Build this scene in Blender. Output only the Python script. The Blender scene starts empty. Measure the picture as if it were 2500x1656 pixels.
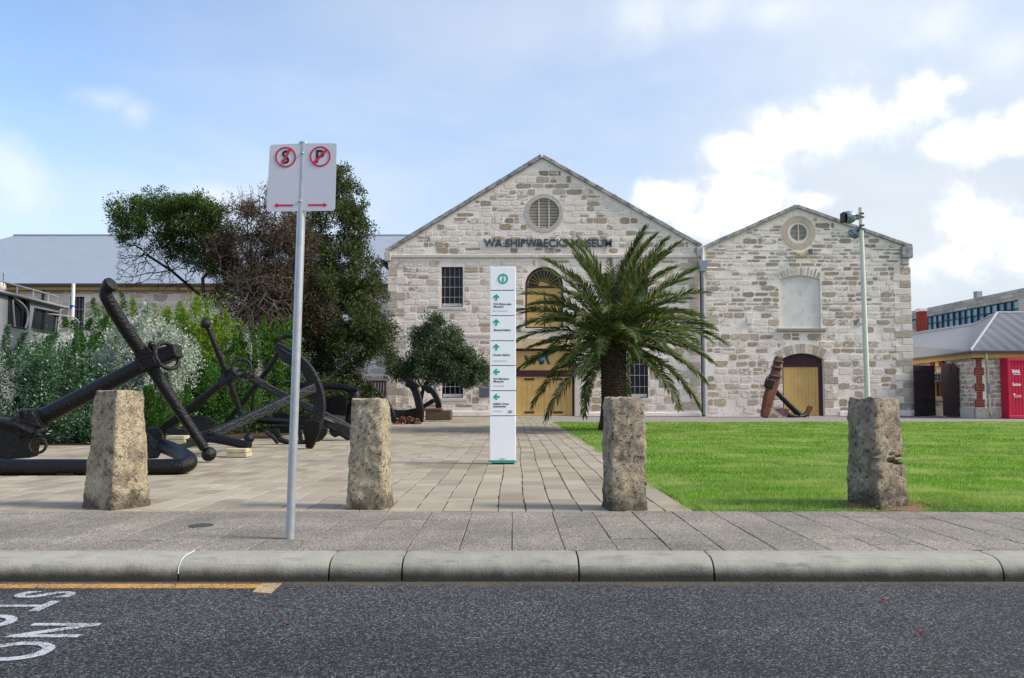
import bpy, math, random
import numpy as np
from mathutils import Vector, Matrix, noise, geometry
random.seed(11)
rng = np.random.default_rng(11)
SC = bpy.context.scene
COL = SC.collection
PI = math.pi

# ---------------------------------------------------------------- camera, sky, sun, exposure
FOC, HOR, PITCH, EYE = 1900.0, 968.0, math.radians(3.0), 1.10
PPY = HOR - FOC * math.tan(PITCH)
cam_d = bpy.data.cameras.new('camera')
cam = bpy.data.objects.new('camera', cam_d)
COL.objects.link(cam)
cam.location = (0, 0, EYE)
cam.rotation_euler = (PI / 2 + PITCH, 0, 0)
cam_d.sensor_width = 36
cam_d.lens = FOC * 36 / 2500
cam_d.shift_y = (PPY - 828) / 2500
cam_d.clip_end = 3000
SC.camera = cam

SUN_EL, SUN_ROT = math.radians(38), math.radians(99)   # the sun stands to the right, a touch in front of the facades
world = bpy.data.worlds.new('World')
SC.world = world
world.use_nodes = True
wn, wl = world.node_tree.nodes, world.node_tree.links
wn.clear()


class NT:
    """tiny node-tree writer"""
    def __init__(s, tree): s.t = tree
    def n(s, typ, **kw):
        nd = s.t.nodes.new(typ)
        for k, v in kw.items():
            if k.startswith('i_'):
                key = k[2:]
                key = int(key) if key.isdigit() else key.replace('_', ' ')
                s.put(nd.inputs[key], v)
            else:
                setattr(nd, k, v)
        return nd
    def put(s, sock, v):
        if isinstance(v, bpy.types.NodeSocket): s.t.links.new(v, sock)
        else: sock.default_value = v
    def math(s, op, a, b=0.0, c=None, clamp=False):
        nd = s.t.nodes.new('ShaderNodeMath'); nd.operation = op; nd.use_clamp = clamp
        s.put(nd.inputs[0], a); s.put(nd.inputs[1], b)
        if c is not None: s.put(nd.inputs[2], c)
        return nd.outputs[0]
    def vmath(s, op, a, b=(0, 0, 0)):
        nd = s.t.nodes.new('ShaderNodeVectorMath'); nd.operation = op
        s.put(nd.inputs[0], a); s.put(nd.inputs[1], b)
        return nd.outputs['Value'] if op in ('DOT_PRODUCT', 'LENGTH', 'DISTANCE') else nd.outputs[0]
    def mix(s, fac, a, b, mode='MIX'):
        nd = s.t.nodes.new('ShaderNodeMix'); nd.data_type = 'RGBA'; nd.blend_type = mode
        s.put(nd.inputs[0], fac); s.put(nd.inputs[6], a); s.put(nd.inputs[7], b)
        return nd.outputs[2]
    def ramp(s, fac, stops, interp='LINEAR'):
        nd = s.t.nodes.new('ShaderNodeValToRGB'); nd.color_ramp.interpolation = interp
        el = nd.color_ramp.elements
        while len(el) < len(stops): el.new(0.5)
        for e, (p, c) in zip(el, stops):
            e.position = p
            e.color = c if len(c) == 4 else (*c, 1)
        s.put(nd.inputs[0], fac)
        return nd.outputs[0]
    def step(s, v, a, b):
        nd = s.t.nodes.new('ShaderNodeMapRange'); nd.interpolation_type = 'SMOOTHSTEP'
        s.put(nd.inputs[0], v); s.put(nd.inputs[1], a); s.put(nd.inputs[2], b)
        return nd.outputs[0]
    def noise(s, vec, scale, detail=4, rough=.55, dist=0.0, col=False):
        nd = s.t.nodes.new('ShaderNodeTexNoise')
        s.put(nd.inputs['Vector'], vec); s.put(nd.inputs['Scale'], scale)
        nd.inputs['Detail'].default_value = detail; nd.inputs['Roughness'].default_value = rough
        nd.inputs['Distortion'].default_value = dist
        return nd.outputs[1 if col else 0]
    def voro(s, vec, scale, feat='F1', out='Distance', rand=1.0):
        nd = s.t.nodes.new('ShaderNodeTexVoronoi'); nd.feature = feat
        s.put(nd.inputs['Vector'], vec); nd.inputs['Scale'].default_value = scale
        nd.inputs['Randomness'].default_value = rand
        return nd.outputs[out]


def hexc(h):
    h = h.lstrip('#')
    r = [int(h[i:i + 2], 16) / 255 for i in (0, 2, 4)]
    return tuple(c / 12.92 if c <= .04045 else ((c + .055) / 1.055) ** 2.4 for c in r) + (1,)


W = NT(world.node_tree)
tc = W.n('ShaderNodeTexCoord')
dirv = W.vmath('NORMALIZE', tc.outputs['Generated'])
sky = W.n('ShaderNodeTexSky', sky_type='NISHITA', sun_disc=False, sun_elevation=SUN_EL, sun_rotation=SUN_ROT,
          air_density=1.0, dust_density=1.2, ozone_density=1.0)
sep = W.n('ShaderNodeSeparateXYZ', i_0=dirv)
dx, dy, dz = sep.outputs
SKY_K = 0.137
skyc = W.mix(1.0, sky.outputs[0], (SKY_K * .90, SKY_K * .95, SKY_K * 1.02, 1), 'MULTIPLY')
# cloud deck: noise on a flat layer overhead, thicker towards the sun and low in the sky
inv = W.math('DIVIDE', 1.0, W.math('ADD', W.math('MAXIMUM', dz, 0.0), 0.16))
flat = W.vmath('MULTIPLY', dirv, W.n('ShaderNodeCombineXYZ', i_0=inv, i_1=inv, i_2=inv).outputs[0])
n1 = W.noise(flat, 1.1, 7, .56, .25)
n2 = W.noise(dirv, 9.0, 8, .58, .3)
n3 = W.noise(dirv, 2.6, 3, .5)
sunside = W.math('ADD', W.math('MULTIPLY', dx, .95), W.math('MULTIPLY', dy, .12))
low = W.math('SUBTRACT', 1.0, W.step(dz, 0.02, 0.42))
veil = W.step(W.math('ADD', W.math('ADD', W.math('MULTIPLY', sunside, .92), W.math('MULTIPLY', low, .92)),
                     W.math('MULTIPLY', W.math('SUBTRACT', n1, .5), 1.1)), -.55, 1.0)
veilc = W.mix(W.step(n1, .38, .66), (.35, .395, .46, 1), (.425, .455, .49, 1))
veilc = W.mix(W.math('MULTIPLY', low, .7), veilc, (.395, .435, .465, 1))
c1 = W.mix(W.math('MULTIPLY', veil, .97), skyc, veilc)


def cumulus(prev, blobs, lo_c=(.43, .45, .49, 1), hi_c=(.84, .84, .83, 1), amt=.96, nz=2.8, m0=-.06, m1=.95):
    """billowing cumulus heaps: soft ellipsoids in the sky, eaten into by noise"""
    tot = None
    for (az, el, ra, re, wgt) in blobs:
        c = Vector((math.sin(az) * math.cos(el), math.cos(az) * math.cos(el), math.sin(el)))
        d = W.vmath('SUBTRACT', dirv, tuple(c))
        d = W.vmath('MULTIPLY', d, (1 / ra, 1 / ra, 1 / re))
        m = W.math('MULTIPLY', W.math('SUBTRACT', 1.0, W.vmath('LENGTH', d)), wgt)
        tot = m if tot is None else W.math('MAXIMUM', tot, m)
    body = W.math('ADD', tot, W.math('MULTIPLY', W.math('SUBTRACT', n2, .5), nz))
    mask = W.math('MULTIPLY', W.step(body, m0, m1), amt)
    shade = W.math('ADD', W.math('MULTIPLY', W.noise(dirv, 14, 6, .6, .2), .7), W.math('MULTIPLY', body, .18))
    col = W.mix(W.step(shade, .30, .58), lo_c, hi_c)
    return W.mix(mask, prev, col)


def sky_at(x, y):   # photo pixel -> azimuth, elevation
    u, v = (x * 1.05619 - 1250) / FOC, (PPY - y * 1.05619) / FOC
    Y = math.cos(PITCH) - v * math.sin(PITCH); Z = math.sin(PITCH) + v * math.cos(PITCH)
    return math.atan2(u, Y), math.atan2(Z, math.hypot(u, Y))


heaps = []
for (x, y, ra, re, wg) in [(1720, 345, .06, .035, 1.2), (1830, 310, .085, .055, 1.3), (1980, 275, .085, .060, 1.25), (2120, 225, .055, .04, 1.1), (2190, 205, .03, .02, 1.0),
                           (2270, 312, .075, .028, 1.0), (2400, 330, .08, .03, 1.0), (1560, 470, .085, .035, 1.15), (1680, 470, .08, .045, 1.15), (1640, 520, .10, .04, 1.0),
                           (2270, 520, .07, .055, 1.15), (2400, 560, .09, .05, 1.0), (1890, 465, .05, .02, 1.0), (2200, 600, .08, .04, .95)]:
    a, e = sky_at(x, y)
    heaps.append((a, e, ra, re, wg))
for a, e, ra, re in [(95, 18, .3, .12), (140, 24, .4, .2), (185, 16, .35, .14), (165, 48, .35, .3), (215, 30, .35, .2), (250, 20, .3, .12), (300, 12, .2, .08), (70, 16, .25, .12)]:
    heaps.append((math.radians(a), math.radians(e), ra, re, 1.0))
wisps = []
for (x, y, ra, re, wg) in [(235, 228, .07, .03, 1.0), (310, 258, .04, .03, .9), (25, 425, .07, .06, 1.0), (500, 465, .08, .03, .9), (1470, 40, .10, .05, 1.0), (1620, 20, .12, .04, 1.0),
                           (1800, 25, .10, .03, .9), (2150, 60, .10, .05, .9), (2340, 120, .06, .05, 1.0)]:
    a, e = sky_at(x, y)
    wisps.append((a, e, ra, re, wg))
c1 = cumulus(c1, wisps, (.44, .47, .51, 1), (.52, .54, .57, 1), .62, 2.0, .1, 1.15)
cc = cumulus(c1, heaps)
below = W.step(dz, -.02, .005)
cc = W.mix(below, hexc('#8f9296'), cc)
bg = W.n('ShaderNodeBackground', i_Color=cc, i_Strength=1.0)
out = W.n('ShaderNodeOutputWorld', i_Surface=bg.outputs[0])

sun_d = bpy.data.lights.new('sun', 'SUN')
sun = bpy.data.objects.new('sun', sun_d)
COL.objects.link(sun)
sun_d.energy = 2.6
sun_d.angle = math.radians(14)
sun_d.color = (1.0, .93, .82)
_sd = Vector((math.sin(SUN_ROT) * math.cos(SUN_EL), math.cos(SUN_ROT) * math.cos(SUN_EL), math.sin(SUN_EL)))
sun.rotation_euler = _sd.to_track_quat('Z', 'Y').to_euler()
sun.location = _sd * 80

vs = SC.view_settings
vs.view_transform = 'Standard'
vs.look = 'None'
vs.exposure = 0.96
vs.gamma = 1.0
vs.use_curve_mapping = False
SC.render.engine = 'CYCLES'
SC.cycles.max_bounces = 6
SC.cycles.diffuse_bounces = 3
SC.cycles.transparent_max_bounces = 6
SC.cycles.use_adaptive_sampling = True


# ---------------------------------------------------------------- pixel -> place (measurements of the photo at 2367 px width)
K = 1.05619


def ray(x, y):
    u, v = (x * K - 1250) / FOC, (PPY - y * K) / FOC
    return Vector((u, math.cos(PITCH) - v * math.sin(PITCH), math.sin(PITCH) + v * math.cos(PITCH)))


def P(x, y, Y):
    d = ray(x, y)
    return Vector((0, 0, EYE)) + d * (Y / d.y)


def G(x, y, z=0.0):
    d = ray(x, y)
    return Vector((0, 0, EYE)) + d * ((z - EYE) / d.z)


def PS(x, y, Y): return P(x / K, y / K, Y)       # the same from full-size pixels


def m_px(Y): return K * Y / FOC                  # metres per photo px at depth Y


# ---------------------------------------------------------------- mesh helpers
class MB:
    def __init__(s): s.v, s.f = [], []
    def add(s, vs_, fs_):
        o = len(s.v)
        s.v += [tuple(v) for v in vs_]
        s.f += [tuple(i + o for i in f) for f in fs_]
        return s
    def box(s, c, d, rot=None):
        c = Vector(c); hx, hy, hz = d[0] / 2, d[1] / 2, d[2] / 2
        vs_ = [Vector((x, y, z)) for z in (-hz, hz) for x, y in ((-hx, -hy), (hx, -hy), (hx, hy), (-hx, hy))]
        if rot is not None: vs_ = [rot @ v for v in vs_]
        return s.add([v + c for v in vs_], [(3, 2, 1, 0), (4, 5, 6, 7), (0, 1, 5, 4), (1, 2, 6, 5), (2, 3, 7, 6), (3, 0, 4, 7)])
    def span(s, a, b):   # axis box from corner to corner
        a, b = Vector(a), Vector(b)
        return s.box((a + b) / 2, [abs(q) for q in (b - a)])
    def cbox(s, c, d, ch, rot=None):
        """box with chamfered edges"""
        c = Vector(c); pts = []
        for sx in (-1, 1):
            for sy in (-1, 1):
                for sz in (-1, 1):
                    for ax in range(3):
                        p = [sx * d[0] / 2, sy * d[1] / 2, sz * d[2] / 2]
                        for k in range(3):
                            if k != ax: p[k] -= (sx, sy, sz)[k] * ch
                        pts.append(Vector(p))
        return s.hull(pts, c, rot)
    def hull(s, pts, c=Vector(), rot=None):
        import bmesh
        bm = bmesh.new()
        for p in pts: bm.verts.new(p)
        bmesh.ops.convex_hull(bm, input=bm.verts)
        bmesh.ops.dissolve_limit(bm, angle_limit=.02, verts=bm.verts, edges=bm.edges)
        bm.verts.index_update()
        vv = [v.co.copy() for v in bm.verts]
        if rot is not None: vv = [rot @ v for v in vv]
        s.add([v + c for v in vv], [[v.index for v in f.verts] for f in bm.faces])
        bm.free()
        return s
    def prism(s, loop, vec):
        vec = Vector(vec); n = len(loop)
        a = [Vector(p) for p in loop]
        return s.add(a + [p + vec for p in a],
                     [tuple(range(n - 1, -1, -1)), tuple(range(n, 2 * n))] + [(i, (i + 1) % n, (i + 1) % n + n, i + n) for i in range(n)])
    def tube(s, pts, r, n=8, rect=None, up=None, cap=True, closed=False):
        pts = [Vector(p) for p in pts]; m = len(pts)
        if not hasattr(r, '__len__'): r = [r] * m
        tang = []
        for i in range(m):
            a = pts[(i - 1) % m] if closed else pts[max(i - 1, 0)]
            b = pts[(i + 1) % m] if closed else pts[min(i + 1, m - 1)]
            t = (b - a)
            tang.append(t.normalized() if t.length > 1e-9 else Vector((0, 0, 1)))
        ref = Vector(up) if up is not None else (Vector((0, 0, 1)) if abs(tang[0].z) < .9 else Vector((1, 0, 0)))
        vs_, fs_ = [], []
        for i in range(m):
            t = tang[i]
            side = t.cross(ref)
            if side.length < 1e-6: side = t.orthogonal()
            side.normalize(); upv = side.cross(t).normalized()
            if up is None: ref = upv
            if rect is not None:
                w, h = (rect[i] if isinstance(rect[0], (tuple, list)) else rect)
                c = .22
                sec = [(-w + c * w, -h), (w - c * w, -h), (w, -h + c * h), (w, h - c * h), (w - c * w, h), (-w + c * w, h), (-w, h - c * h), (-w, -h + c * h)]
            else:
                sec = [(math.cos(2 * PI * k / n) * r[i], math.sin(2 * PI * k / n) * r[i]) for k in range(n)]
            vs_ += [pts[i] + side * a + upv * b for a, b in sec]
        q = len(sec)
        for i in range(m if closed else m - 1):
            j = (i + 1) % m
            fs_ += [(i * q + k, i * q + (k + 1) % q, j * q + (k + 1) % q, j * q + k) for k in range(q)]
        if cap and not closed:
            fs_ += [tuple(range(q - 1, -1, -1)), tuple((m - 1) * q + k for k in range(q))]
        return s.add(vs_, fs_)
    def lathe(s, prof, c, axis=(0, 0, 1), n=20):
        ax = Vector(axis).normalized(); e1 = ax.orthogonal().normalized(); e2 = ax.cross(e1); c = Vector(c)
        vs_, fs_ = [], []
        for r, h in prof:
            vs_ += [c + ax * h + (e1 * math.cos(2 * PI * k / n) + e2 * math.sin(2 * PI * k / n)) * r for k in range(n)]
        for i in range(len(prof) - 1):
            fs_ += [(i * n + k, i * n + (k + 1) % n, (i + 1) * n + (k + 1) % n, (i + 1) * n + k) for k in range(n)]
        fs_ += [tuple(range(n - 1, -1, -1)), tuple((len(prof) - 1) * n + k for k in range(n))]
        return s.add(vs_, fs_)
    def ball(s, c, r, n=14, sq=(1, 1, 1)):
        c = Vector(c); vs_, fs_ = [c + Vector((0, 0, r * sq[2]))], []
        h = n // 2
        for i in range(1, h):
            a = PI * i / h
            vs_ += [c + Vector((math.cos(2 * PI * k / n) * math.sin(a) * r * sq[0], math.sin(2 * PI * k / n) * math.sin(a) * r * sq[1], math.cos(a) * r * sq[2])) for k in range(n)]
        vs_.append(c - Vector((0, 0, r * sq[2])))
        fs_ += [(0, 1 + k, 1 + (k + 1) % n) for k in range(n)]
        for i in range(h - 2):
            a, b = 1 + i * n, 1 + (i + 1) * n
            fs_ += [(a + k, b + k, b + (k + 1) % n, a + (k + 1) % n) for k in range(n)]
        a = 1 + (h - 2) * n; e = len(vs_) - 1
        fs_ += [(a + k, e, a + (k + 1) % n) for k in range(n)]
        return s.add(vs_, fs_)
    def ring(s, c, R, r, nrm=(0, 1, 0), n=28, q=8, sx=1.0, sy=1.0, e1=None):
        nrm = Vector(nrm).normalized(); e1 = Vector(e1).normalized() if e1 is not None else nrm.orthogonal().normalized(); e2 = nrm.cross(e1); c = Vector(c)
        return s.tube([c + e1 * math.cos(2 * PI * k / n) * R * sx + e2 * math.sin(2 * PI * k / n) * R * sy for k in range(n)], r, q, closed=True)
    def mesh(s, name, mat=None, smooth=False):
        me = bpy.data.meshes.new(name)
        me.from_pydata(s.v, [], s.f)
        me.validate(); me.update()
        if mat: me.materials.append(mat)
        if smooth:
            me.polygons.foreach_set('use_smooth', [True] * len(me.polygons))
            try: me.set_sharp_from_angle(angle=math.radians(40))
            except Exception: pass
        return me
    def build(s, name, mat, parent=None, smooth=False, bevel=0, label=None):
        return link(name, s.mesh(name, mat, smooth), parent, bevel, label)


ROOTLOC = {}


def link(name, me, parent=None, bevel=0, label=None):
    o = bpy.data.objects.new(name, me)
    COL.objects.link(o)
    if parent is not None: attach(o, parent)
    if bevel:
        b = o.modifiers.new('bevel', 'BEVEL'); b.width = bevel; b.segments = 2; b.limit_method = 'ANGLE'; b.angle_limit = math.radians(40)
    if label: o['label'] = label
    return o


def attach(o, parent):
    o.parent = parent
    loc = parent.location if parent.type == 'EMPTY' else Vector((0, 0, 0))
    o.matrix_parent_inverse = Matrix.Translation(-Vector(loc))


def thing(name, label, cat, loc=(0, 0, 0), group=None):
    o = bpy.data.objects.new(name, None)
    o.empty_display_size = .2
    COL.objects.link(o)
    o.location = loc
    return tag(o, label, cat, group)


def tag(o, label=None, cat=None, group=None, kind=None):
    if label: o['label'] = label
    if cat: o['category'] = cat
    if group: o['group'] = group
    if kind: o['kind'] = kind
    return o


def np_mesh(name, verts, faces_n, mat):
    """verts (n*k,3): n separate faces of k corners each"""
    me = bpy.data.meshes.new(name)
    nv = len(verts); nf = nv // faces_n
    me.vertices.add(nv); me.vertices.foreach_set('co', np.ascontiguousarray(verts, dtype=np.float32).ravel())
    me.loops.add(nv); me.loops.foreach_set('vertex_index', np.arange(nv, dtype=np.int32))
    me.polygons.add(nf); me.polygons.foreach_set('loop_start', np.arange(0, nv, faces_n, dtype=np.int32))
    me.update(calc_edges=True); me.validate()
    if mat: me.materials.append(mat)
    return me


def fill_curve(outline, holes, depth, bev=0):
    """2-D outline with holes -> solid plate mesh data in XZ, from y=0 (front) to y=depth"""
    cu = bpy.data.curves.new('plate', 'CURVE'); cu.dimensions = '2D'; cu.fill_mode = 'BOTH'
    for lp in [outline] + holes:
        sp = cu.splines.new('POLY'); sp.points.add(len(lp) - 1); sp.use_cyclic_u = True
        for p, q in zip(sp.points, lp): p.co = (q[0], q[1], 0, 1)
    cu.extrude = depth / 2
    ob = bpy.data.objects.new('plate', cu)
    me = bpy.data.meshes.new_from_object(ob)
    bpy.data.objects.remove(ob); bpy.data.curves.remove(cu)
    vs_ = [(v.co.x, depth / 2 - v.co.z, v.co.y) for v in me.vertices]
    fs_ = [tuple(p.vertices) for p in me.polygons]
    bpy.data.meshes.remove(me)
    return vs_, fs_


def plate(outline, holes, y, depth):
    vs_, fs_ = fill_curve(outline, holes, depth)
    mb = MB()
    mb.add([(a, b + y, c) for a, b, c in vs_], fs_)
    return mb


def text_geo(body, cap, depth=.004, bold=0.0, shear=0.0, width=None, space=1.0, line=1.0, align='LEFT'):
    """lettering in XZ (x right, z up, front at y=0, going back to y=depth); cap = capital height"""
    cu = bpy.data.curves.new('txt', 'FONT'); cu.body = body; cu.size = 1.0; cu.extrude = .05; cu.offset = bold; cu.shear = shear
    cu.space_character = space; cu.space_line = line; cu.resolution_u = 5; cu.align_x = align
    ob = bpy.data.objects.new('txt', cu)
    me = bpy.data.meshes.new_from_object(ob)
    V = np.array([v.co[:] for v in me.vertices]); F = [tuple(p.vertices) for p in me.polygons]
    bpy.data.objects.remove(ob); bpy.data.curves.remove(cu); bpy.data.meshes.remove(me)
    k = cap / .70
    V[:, :2] *= k
    if width is not None: V[:, 0] *= width / (V[:, 0].max() - V[:, 0].min())
    return [(v[0], depth * (.5 - v[2] / .1), v[1]) for v in V], F


def islands(V, F):
    par = list(range(len(V)))
    def fd(i):
        while par[i] != i: par[i] = par[par[i]]; i = par[i]
        return i
    for f in F:
        for a in f[1:]:
            ra, rb = fd(f[0]), fd(a)
            if ra != rb: par[ra] = rb
    # glyph shells of one letter (front, back, sides) may be unwelded: merge by overlapping x-range later
    grp = {}
    for f in F: grp.setdefault(fd(f[0]), []).append(f)
    res = []
    for r, fs_ in grp.items():
        idx = sorted({i for f in fs_ for i in f}); mp = {i: k for k, i in enumerate(idx)}
        res.append(([V[i] for i in idx], [tuple(mp[i] for i in f) for f in fs_]))
    return res


# ---------------------------------------------------------------- materials
def new_mat(name):
    m = bpy.data.materials.new(name); m.use_nodes = True
    t = NT(m.node_tree); m.node_tree.nodes.clear()
    o = t.n('ShaderNodeOutputMaterial')
    return m, t, o


def pos(t): return t.n('ShaderNodeNewGeometry').outputs['Position']


def rnd(t):
    """one random number per separate piece (per object, and per island where pieces are joined)"""
    g = t.n('ShaderNodeNewGeometry').outputs['Random Per Island']
    o = t.n('ShaderNodeObjectInfo').outputs['Random']
    return t.math('FRACT', t.math('ADD', t.math('MULTIPLY', g, 7.31), t.math('MULTIPLY', o, 5.17)))


def bsdf(t, o, col, rough=.8, metal=0.0, spec=.5, bump=None, bump_s=.3, bump_d=.01, coat=0):
    b = t.n('ShaderNodeBsdfPrincipled', i_Base_Color=col, i_Roughness=rough, i_Metallic=metal)
    b.inputs['Specular IOR Level'].default_value = spec
    if coat: b.inputs['Coat Weight'].default_value = coat
    if bump is not None:
        bp = t.n('ShaderNodeBump', i_Height=bump, i_Strength=bump_s, i_Distance=bump_d)
        t.put(b.inputs['Normal'], bp.outputs[0])
    t.put(o.inputs[0], b.outputs[0])
    return b


def simple(name, c, rough=.7, metal=0.0, spec=.4, var=.12, vs_=6.0, bump_s=.15, bump_sc=40, bump_d=.004, dirt=None, piece=0.0):
    """paint / metal / stone with uneven tone"""
    m, t, o = new_mat(name)
    c = hexc(c) if isinstance(c, str) else (*c[:3], 1)
    p = pos(t)
    n = t.noise(p, vs_, 5, .6)
    lo = tuple(q * (1 - var) for q in c[:3]) + (1,); hi = tuple(min(1, q * (1 + var)) for q in c[:3]) + (1,)
    col = t.mix(t.step(n, .3, .7), lo, hi)
    if piece:
        col = t.mix(t.math('MULTIPLY', rnd(t), piece), col, tuple(q * .45 for q in c[:3]) + (1,))
    if dirt:
        dc, sc, a, b2 = dirt
        col = t.mix(t.step(t.noise(p, sc, 6, .65), a, b2), col, hexc(dc))
    bsdf(t, o, col, rough, metal, spec, t.noise(p, bump_sc, 4, .6) if bump_s else None, bump_s, bump_d)
    return m


MAT = {}


def mk(name, *a, **k):
    MAT[name] = simple(name, *a, **k)
    return MAT[name]


mk('black_iron', '#060609', .40, .0, .34, .6, 5, 1.0, 26, .022, dirt=('#2c1a14', 6, .60, .80))
mk('black_iron_worn', '#0a0b12', .40, .0, .38, .6, 4, 1.0, 24, .022, dirt=('#33262a', 11, .56, .80))
mk('galvanised', '#a9adb3', .45, .55, .5, .10, 9, .1, 60, .002)
mk('white_sign', '#c6c8d2', .55, 0, .4, .02, 3, .0)
mk('totem_white', '#f1f4f8', .38, 0, .5, .015, 2, 0)
mk('totem_core', '#101318', .6)
mk('teal', '#1fa389', .5, 0, .4, .03, 3, 0)
mk('sign_red', '#c81d3d', .5, 0, .4, .03, 3, 0)
mk('sign_black', '#10151d', .5, 0, .4, .03, 3, 0)
mk('ink', '#2b313c', .6, 0, .3, .03, 3, 0)
mk('ink_soft', '#7f868f', .6, 0, .3, .03, 3, 0)
mk('letter_blue', '#3b4150', .55, 0, .4, .06, 5, 0)
mk('ochre_paint', '#c2a064', .66, 0, .25, .08, 1.5, .15, 30, .003, dirt=('#8a6f45', 4, .60, .90))
mk('maroon_paint', '#3c1421', .55, 0, .4, .1, 3, .08, 30, .002)
mk('dark_gate', '#2c2025', .65, 0, .35, .18, 3, .15, 30, .003, dirt=('#4a3a36', 5, .62, .85))
mk('dark_metal', '#2a2b30', .5, 0, .4, .1)
mk('bar_white', '#b9b9bb', .5, 0, .4, .05, 4, 0)
mk('dull_white', '#d2d0cb', .7, 0, .3, .05, 3, .1)
mk('blind_panel', '#d3cfca', .85, 0, .2, .07, 1.4, .2, dirt=('#aaa59f', 2.4, .52, .8))
mk('cream_sill', '#c9bfb4', .85, 0, .2, .08, 4, .2, dirt=('#8d857b', 5, .6, .8))
mk('lintel_stone', '#cdb48f', .85, 0, .2, .08, 3, .2)
mk('downpipe_grey', '#858c98', .5, 0, .4, .05)
mk('downpipe_cream', '#cfc0a0', .55, 0, .4, .06)
mk('fascia_cream', '#b59457', .6, 0, .3, .1)
mk('gutter_dark', '#3c3a42', .5, 0, .4, .1)
mk('plaque', '#5b616d', .45, .2, .5, .1)
mk('rust', '#6b4536', .8, 0, .2, .3, 9, .5, 60, .004, dirt=('#8e7c77', 12, .58, .75))
mk('rust_fluke', '#6a4f5a', .85, 0, .2, .25, 7, .5, 50, .004)
mk('aluminium', '#a7abb0', .42, .6, .5, .08, 3, .08)
mk('alu_paint', '#94979b', .6, 0, .4, .06, 3, .08)
mk('pole_green', '#d4d2c6', .45, 0, .4, .03, 2, 0)
mk('lamp_grey', '#8e949e', .38, .35, .5, .08)
mk('lamp_dark', '#3a3d44', .5, .2, .4, .1)
mk('rope_blue', '#1c3f9c', .8)
mk('red_container', '#c2143c', .5, 0, .4, .04, 3, .05)
mk('white_vinyl', '#f3eff0', .5, 0, .4, .02, 3, 0)
mk('brown_bark', '#54463c', .9, 0, .2, .3, 8, .6, 40, .01)
mk('dark_bark', '#2c2522', .9, 0, .2, .3, 8, .6, 40, .01)
mk('grey_twig', '#62574f', .9, 0, .2, .3, 3, .0)
mk('red_leaf', '#6a2c1c', .8, 0, .3, .3, 30, 0)
mk('soil', '#4b3c30', .95, 0, .1, .3, 6, .6, 30, .02)
mk('timber', '#5f5040', .85, 0, .2, .3, 12, .4, 40, .006, dirt=('#8a7f35', 7, .63, .78))
mk('block_stone', '#b5aa8c', .9, 0, .2, .12, 8, .4, 40, .006)
mk('rail_timber', '#a88a63', .85, 0, .2, .15, 8, .3)
mk('iron_cover', '#4b484b', .6, .3, .4, .15, 20, .4, 80, .004)
mk('brick_red', '#8e3a30', .85, 0, .2, .16, 14, .3, 60, .003, piece=.55)
mk('moss_rock', '#6a6148', .95, 0, .1, .3, 9, .7, 20, .02, dirt=('#4c5522', 8, .5, .7))
mk('aircon', '#d8d8da', .5)
mk('flag_post', '#d4d8da', .4)
mk('ring_stone', '#bdac98', .9, 0, .2, .08, 4, .25)
mk('shaded_sill', '#8d8982', .85, 0, .2, .1, 4, .2)  # sill colour greyed to paint in the shadow line below the blind panel
mk('camera_cream', '#cdbf9f', .6, 0, .3, .04)
mk('cap_stone', '#b7afa7', .9, 0, .2, .12, 4, .35, 25, .006)
mk('dead_leaf', '#7a6148', .9, 0, .1, .35, 3, 0)
mk('boot', '#463b32', .95, 0, .1, .5, 14, .8, 40, .012)
mk('dead_straw', '#8a6a45', .95, 0, .1, .3, 12, 0)


def glass_mat(name, c, rough=.08):
    m, t, o = new_mat(name)
    n = t.noise(pos(t), .7, 3)
    col = t.mix(n, hexc(c), tuple(q * .5 for q in hexc(c)[:3]) + (1,))
    bsdf(t, o, col, rough, 0, .3)
    MAT[name] = m
    return m


glass_mat('dark_glass', '#10131c'); glass_mat('navy_glass', '#0d0f1c', .25); glass_mat('cabin_glass', '#1a2124')


def m_panes():
    m, t, o = new_mat('office_glass')
    r = rnd(t)
    col = t.ramp(r, [(0, hexc('#2f5f86')), (.3, hexc('#5793ad')), (.55, hexc('#6fa3ae')), (.75, hexc('#41708f')), (1, hexc('#8fb6bd'))], 'CONSTANT')
    bsdf(t, o, col, .12, 0, .6)
    return m


MAT['office_glass'] = m_panes()


def m_lime():
    """lime-washed wall face between the stones"""
    m, t, o = new_mat('limewash')
    p = pos(t)
    n = t.noise(p, 1.1, 6, .62); f = t.noise(p, 7, 6, .65)
    col = t.ramp(n, [(.3, hexc('#dacdc0')), (.5, hexc('#eae0d6')), (.7, hexc('#f0e8e0'))])
    col = t.mix(t.math('MULTIPLY', t.step(t.noise(p, 10, 6, .7), .54, .66), .75), col, hexc('#b3a28f'))
    streak = t.noise(t.vmath('MULTIPLY', p, (3.0, 3.0, .35)), 1.0, 6, .65)
    col = t.mix(t.math('MULTIPLY', t.step(streak, .58, .74), .45), col, hexc('#8b8680'))
    bsdf(t, o, col, .92, 0, .15, t.noise(p, 14, 5, .65), .6, .02)
    return m


MAT['limewash'] = m_lime()


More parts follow.
